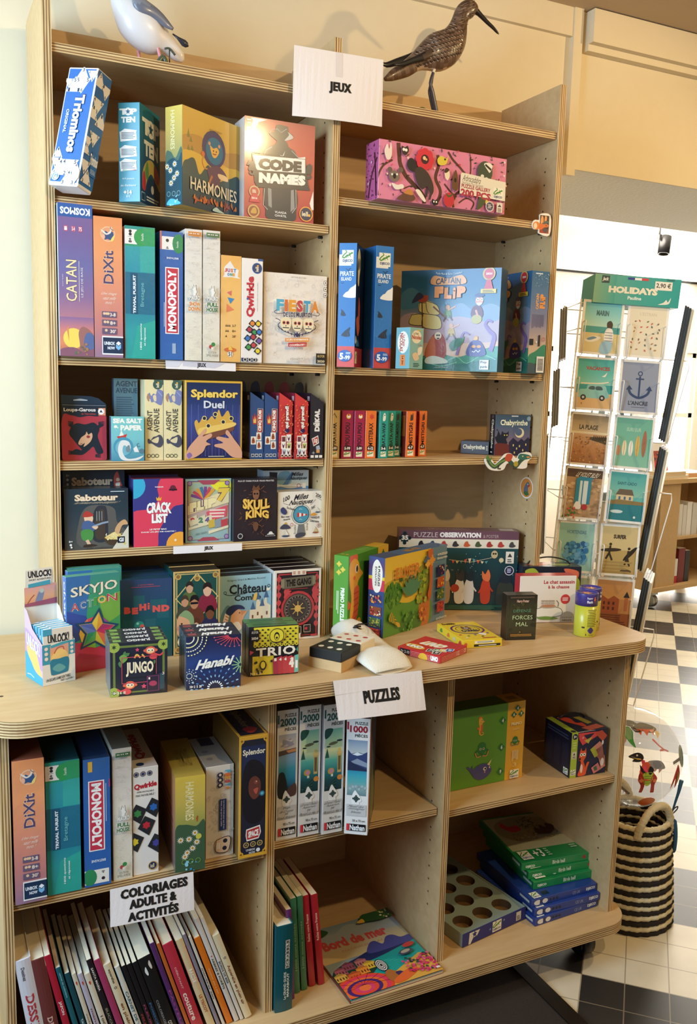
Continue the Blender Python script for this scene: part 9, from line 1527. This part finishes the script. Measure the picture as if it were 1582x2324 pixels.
for a, b_, nm in (((0, 0, .12), (.9, .45, .15), 'base_board'), ((0, 0, .85), (.9, .45, .88), 'top_board'), ((0, .02, .15), (.03, .43, .85), 'side_panel'), ((.20, .02, .15), (.23, .43, .85), 'divider'), ((.87, .02, .15), (.9, .43, .85), 'side_panel'), ((.23, .03, .46), (.87, .42, .48), 'shelf'), ((.03, .42, .15), (.87, .43, .85), 'back_panel')):
    m = MB(); m.box(a, b_); m.build(nm, 'raw_wood', fc)
m = MB(); m.box((0, .02, .15), (.2, .03, .85)); m.build('end_panel', 'raw_wood', fc)
for x, y in ((.08, .08), (.82, .08), (.08, .38), (.82, .38)):
    m = MB(); R = [[(x+s_, y+.045*rr*math.cos(2*math.pi*j/16), .048+.045*rr*math.sin(2*math.pi*j/16)) for j in range(16)] for s_, rr in ((-.02, .8), (-.016, 1), (.016, 1), (.02, .8))]; m.rings(R); m.box((x-.03, y-.03, .09), (x+.03, y+.03, .12)); m.build('caster', 'steel', fc)
FM = fc.matrix_basis.copy(); FM = Matrix.Translation((4.14, 2.5, 0)) @ Matrix.Rotation(math.radians(8), 4, 'Z')
def farbook(x, y, z, w, d, h, c, lb, rz=8, tilt=0, grp=None, extra=None):
    b = Box(w, d, h, c, 'printed_card', top='E8E0CC'); 
    if extra: extra(b.f())
    p_ = FM @ Vector((x, y, z)); return b.put(p_.x, p_.y, p_.z, rz, lb, 'book', 'book', grp, tilt=tilt)
farbook(.26, .05, .4802, .05, .2, .22, 'EDE8E0', 'white book first on the middle shelf of the far cabinet', grp='books in the far cabinet'); farbook(.315, .05, .4802, .04, .2, .21, 'E4E0D8', 'off-white book second on the middle shelf of the far cabinet', grp='books in the far cabinet'); farbook(.36, .05, .4802, .05, .2, .23, 'F0ECE6', 'tall white book third on the middle shelf of the far cabinet', grp='books in the far cabinet'); farbook(.42, .05, .4802, .06, .2, .22, 'D8D4CC', 'grey white book fourth on the middle shelf of the far cabinet', grp='books in the far cabinet')
farbook(.25, .05, .1502, .05, .2, .17, 'EDE8E4', 'white and red book first on the lowest shelf of the far cabinet', grp='books in the far cabinet', extra=lambda f: f.r(0, .7, 1, 1, 'C8303A')); farbook(.305, .05, .1502, .07, .2, .24, '7A2A2E', 'dark red book second on the lowest shelf of the far cabinet', grp='books in the far cabinet'); farbook(.38, .05, .1502, .05, .2, .22, '2A2A30', 'black book third on the lowest shelf of the far cabinet', grp='books in the far cabinet')
farbook(.04, .10, .931, .13, .02, .19, 'EDE4D8', 'white and red book standing up on the far cabinet', rz=2, tilt=-12, extra=lambda f: (f.r(.05, .3, .95, .68, 'A8503A'), f.r(.05, .68, .95, 1, 'D8404A'), speck(f, 20, ['E8C060', '3A3A5A', 'D8704A'], .03, .06, 3, .1, .35, .9, .65)))
farbook(.0, .02, .8802, .30, .2, .022, 'E8D8B8', 'pale book lying at the bottom of the pile on the far cabinet', grp='books lying on the far cabinet'); farbook(.01, .02, .9025, .26, .19, .026, 'E4C89A', 'tan book lying on top of the pile on the far cabinet', grp='books lying on the far cabinet'); farbook(.34, .05, .8802, .22, .2, .03, 'D8A878', 'orange tan book lying right of the pile on the far cabinet', grp='books lying on the far cabinet')
# a second stand of cards half hidden behind the unit
r2_ = thing('card_stand', 'second wire card stand seen as a sliver behind the right upright', 'card stand', (2.20, 1.42, 0), -20); m = MB()
for x in (-.06, .06):
    for y in (-.06, .06): m.tube([(x, y, .04), (x, y, 1.85)], .003, 6)
for z in (.3, .6, .9, 1.2, 1.5, 1.8): m.tube([(-.06, -.06, z), (.06, -.06, z), (.06, .06, z), (-.06, .06, z)], .0025, 6, 0, None, True)
m.tube([(-.2, 0, .02), (.2, 0, .02)], .006, 8); m.tube([(0, -.2, .02), (0, .2, .02)], .006, 8); m.build('wire_frame', 'white_wire', r2_)
for k, (z, h, c, dr, lb) in enumerate(((1.60, .18, '4A7AA0', lambda f: (f.r(.1, .1, .5, .9, 'D8C8A0'), f.r(.55, .1, .7, .9, '2A4A6A')), 'blue card on the second stand, highest one seen'), (1.40, .16, 'A8B4B8', lambda f: f.r(.1, .1, .9, .3, 'E8E8E0'), 'grey card on the second stand under the blue one'), (1.10, .22, 'F0EEE8', lambda f: [f.l([(0, .1+.12*i), (.4, .16+.12*i), (1, .08+.12*i)], .10, '3A3E4A', True) for i in range(8)], 'zebra striped card on the second stand'), (.84, .16, 'D8C070', lambda f: speck(f, 30, ['5A8A4A', 'C84A3A', '3A6A9A'], .04, .08, 3), 'colourful floral card on the second stand'), (.64, .17, '3E6A9A', lambda f: f.t('Bretagne', .1, .2, .9, .35, 'E8E8F0', r=0, b=.03), 'deep blue card low on the second stand'))):
    b = Box(.12, .002, h, c, 'printed_card'); dr(b.f()); p_ = Matrix.Translation((2.20, 1.42, 0)) @ Matrix.Rotation(math.radians(-20), 4, 'Z') @ Vector((-.04, -.075, z)); b.put(p_.x, p_.y, p_.z, -20, lb, 'postcard', 'postcard', 'cards on the second stand', tilt=-4)
tb = thing('display_table', 'dark topped low display table in front of the far window', 'table', (4.46, 3.4, 0)); m = MB(); m.box((0, 0, .60), (.8, .5, .68)); m.build('table_top', 'black_plastic', tb)
for x, y in ((.04, .04), (.72, .04), (.04, .42), (.72, .42)): m = MB(); m.box((x, y, 0), (x+.05, y+.05, .60)); m.build('leg', 'raw_wood', tb)
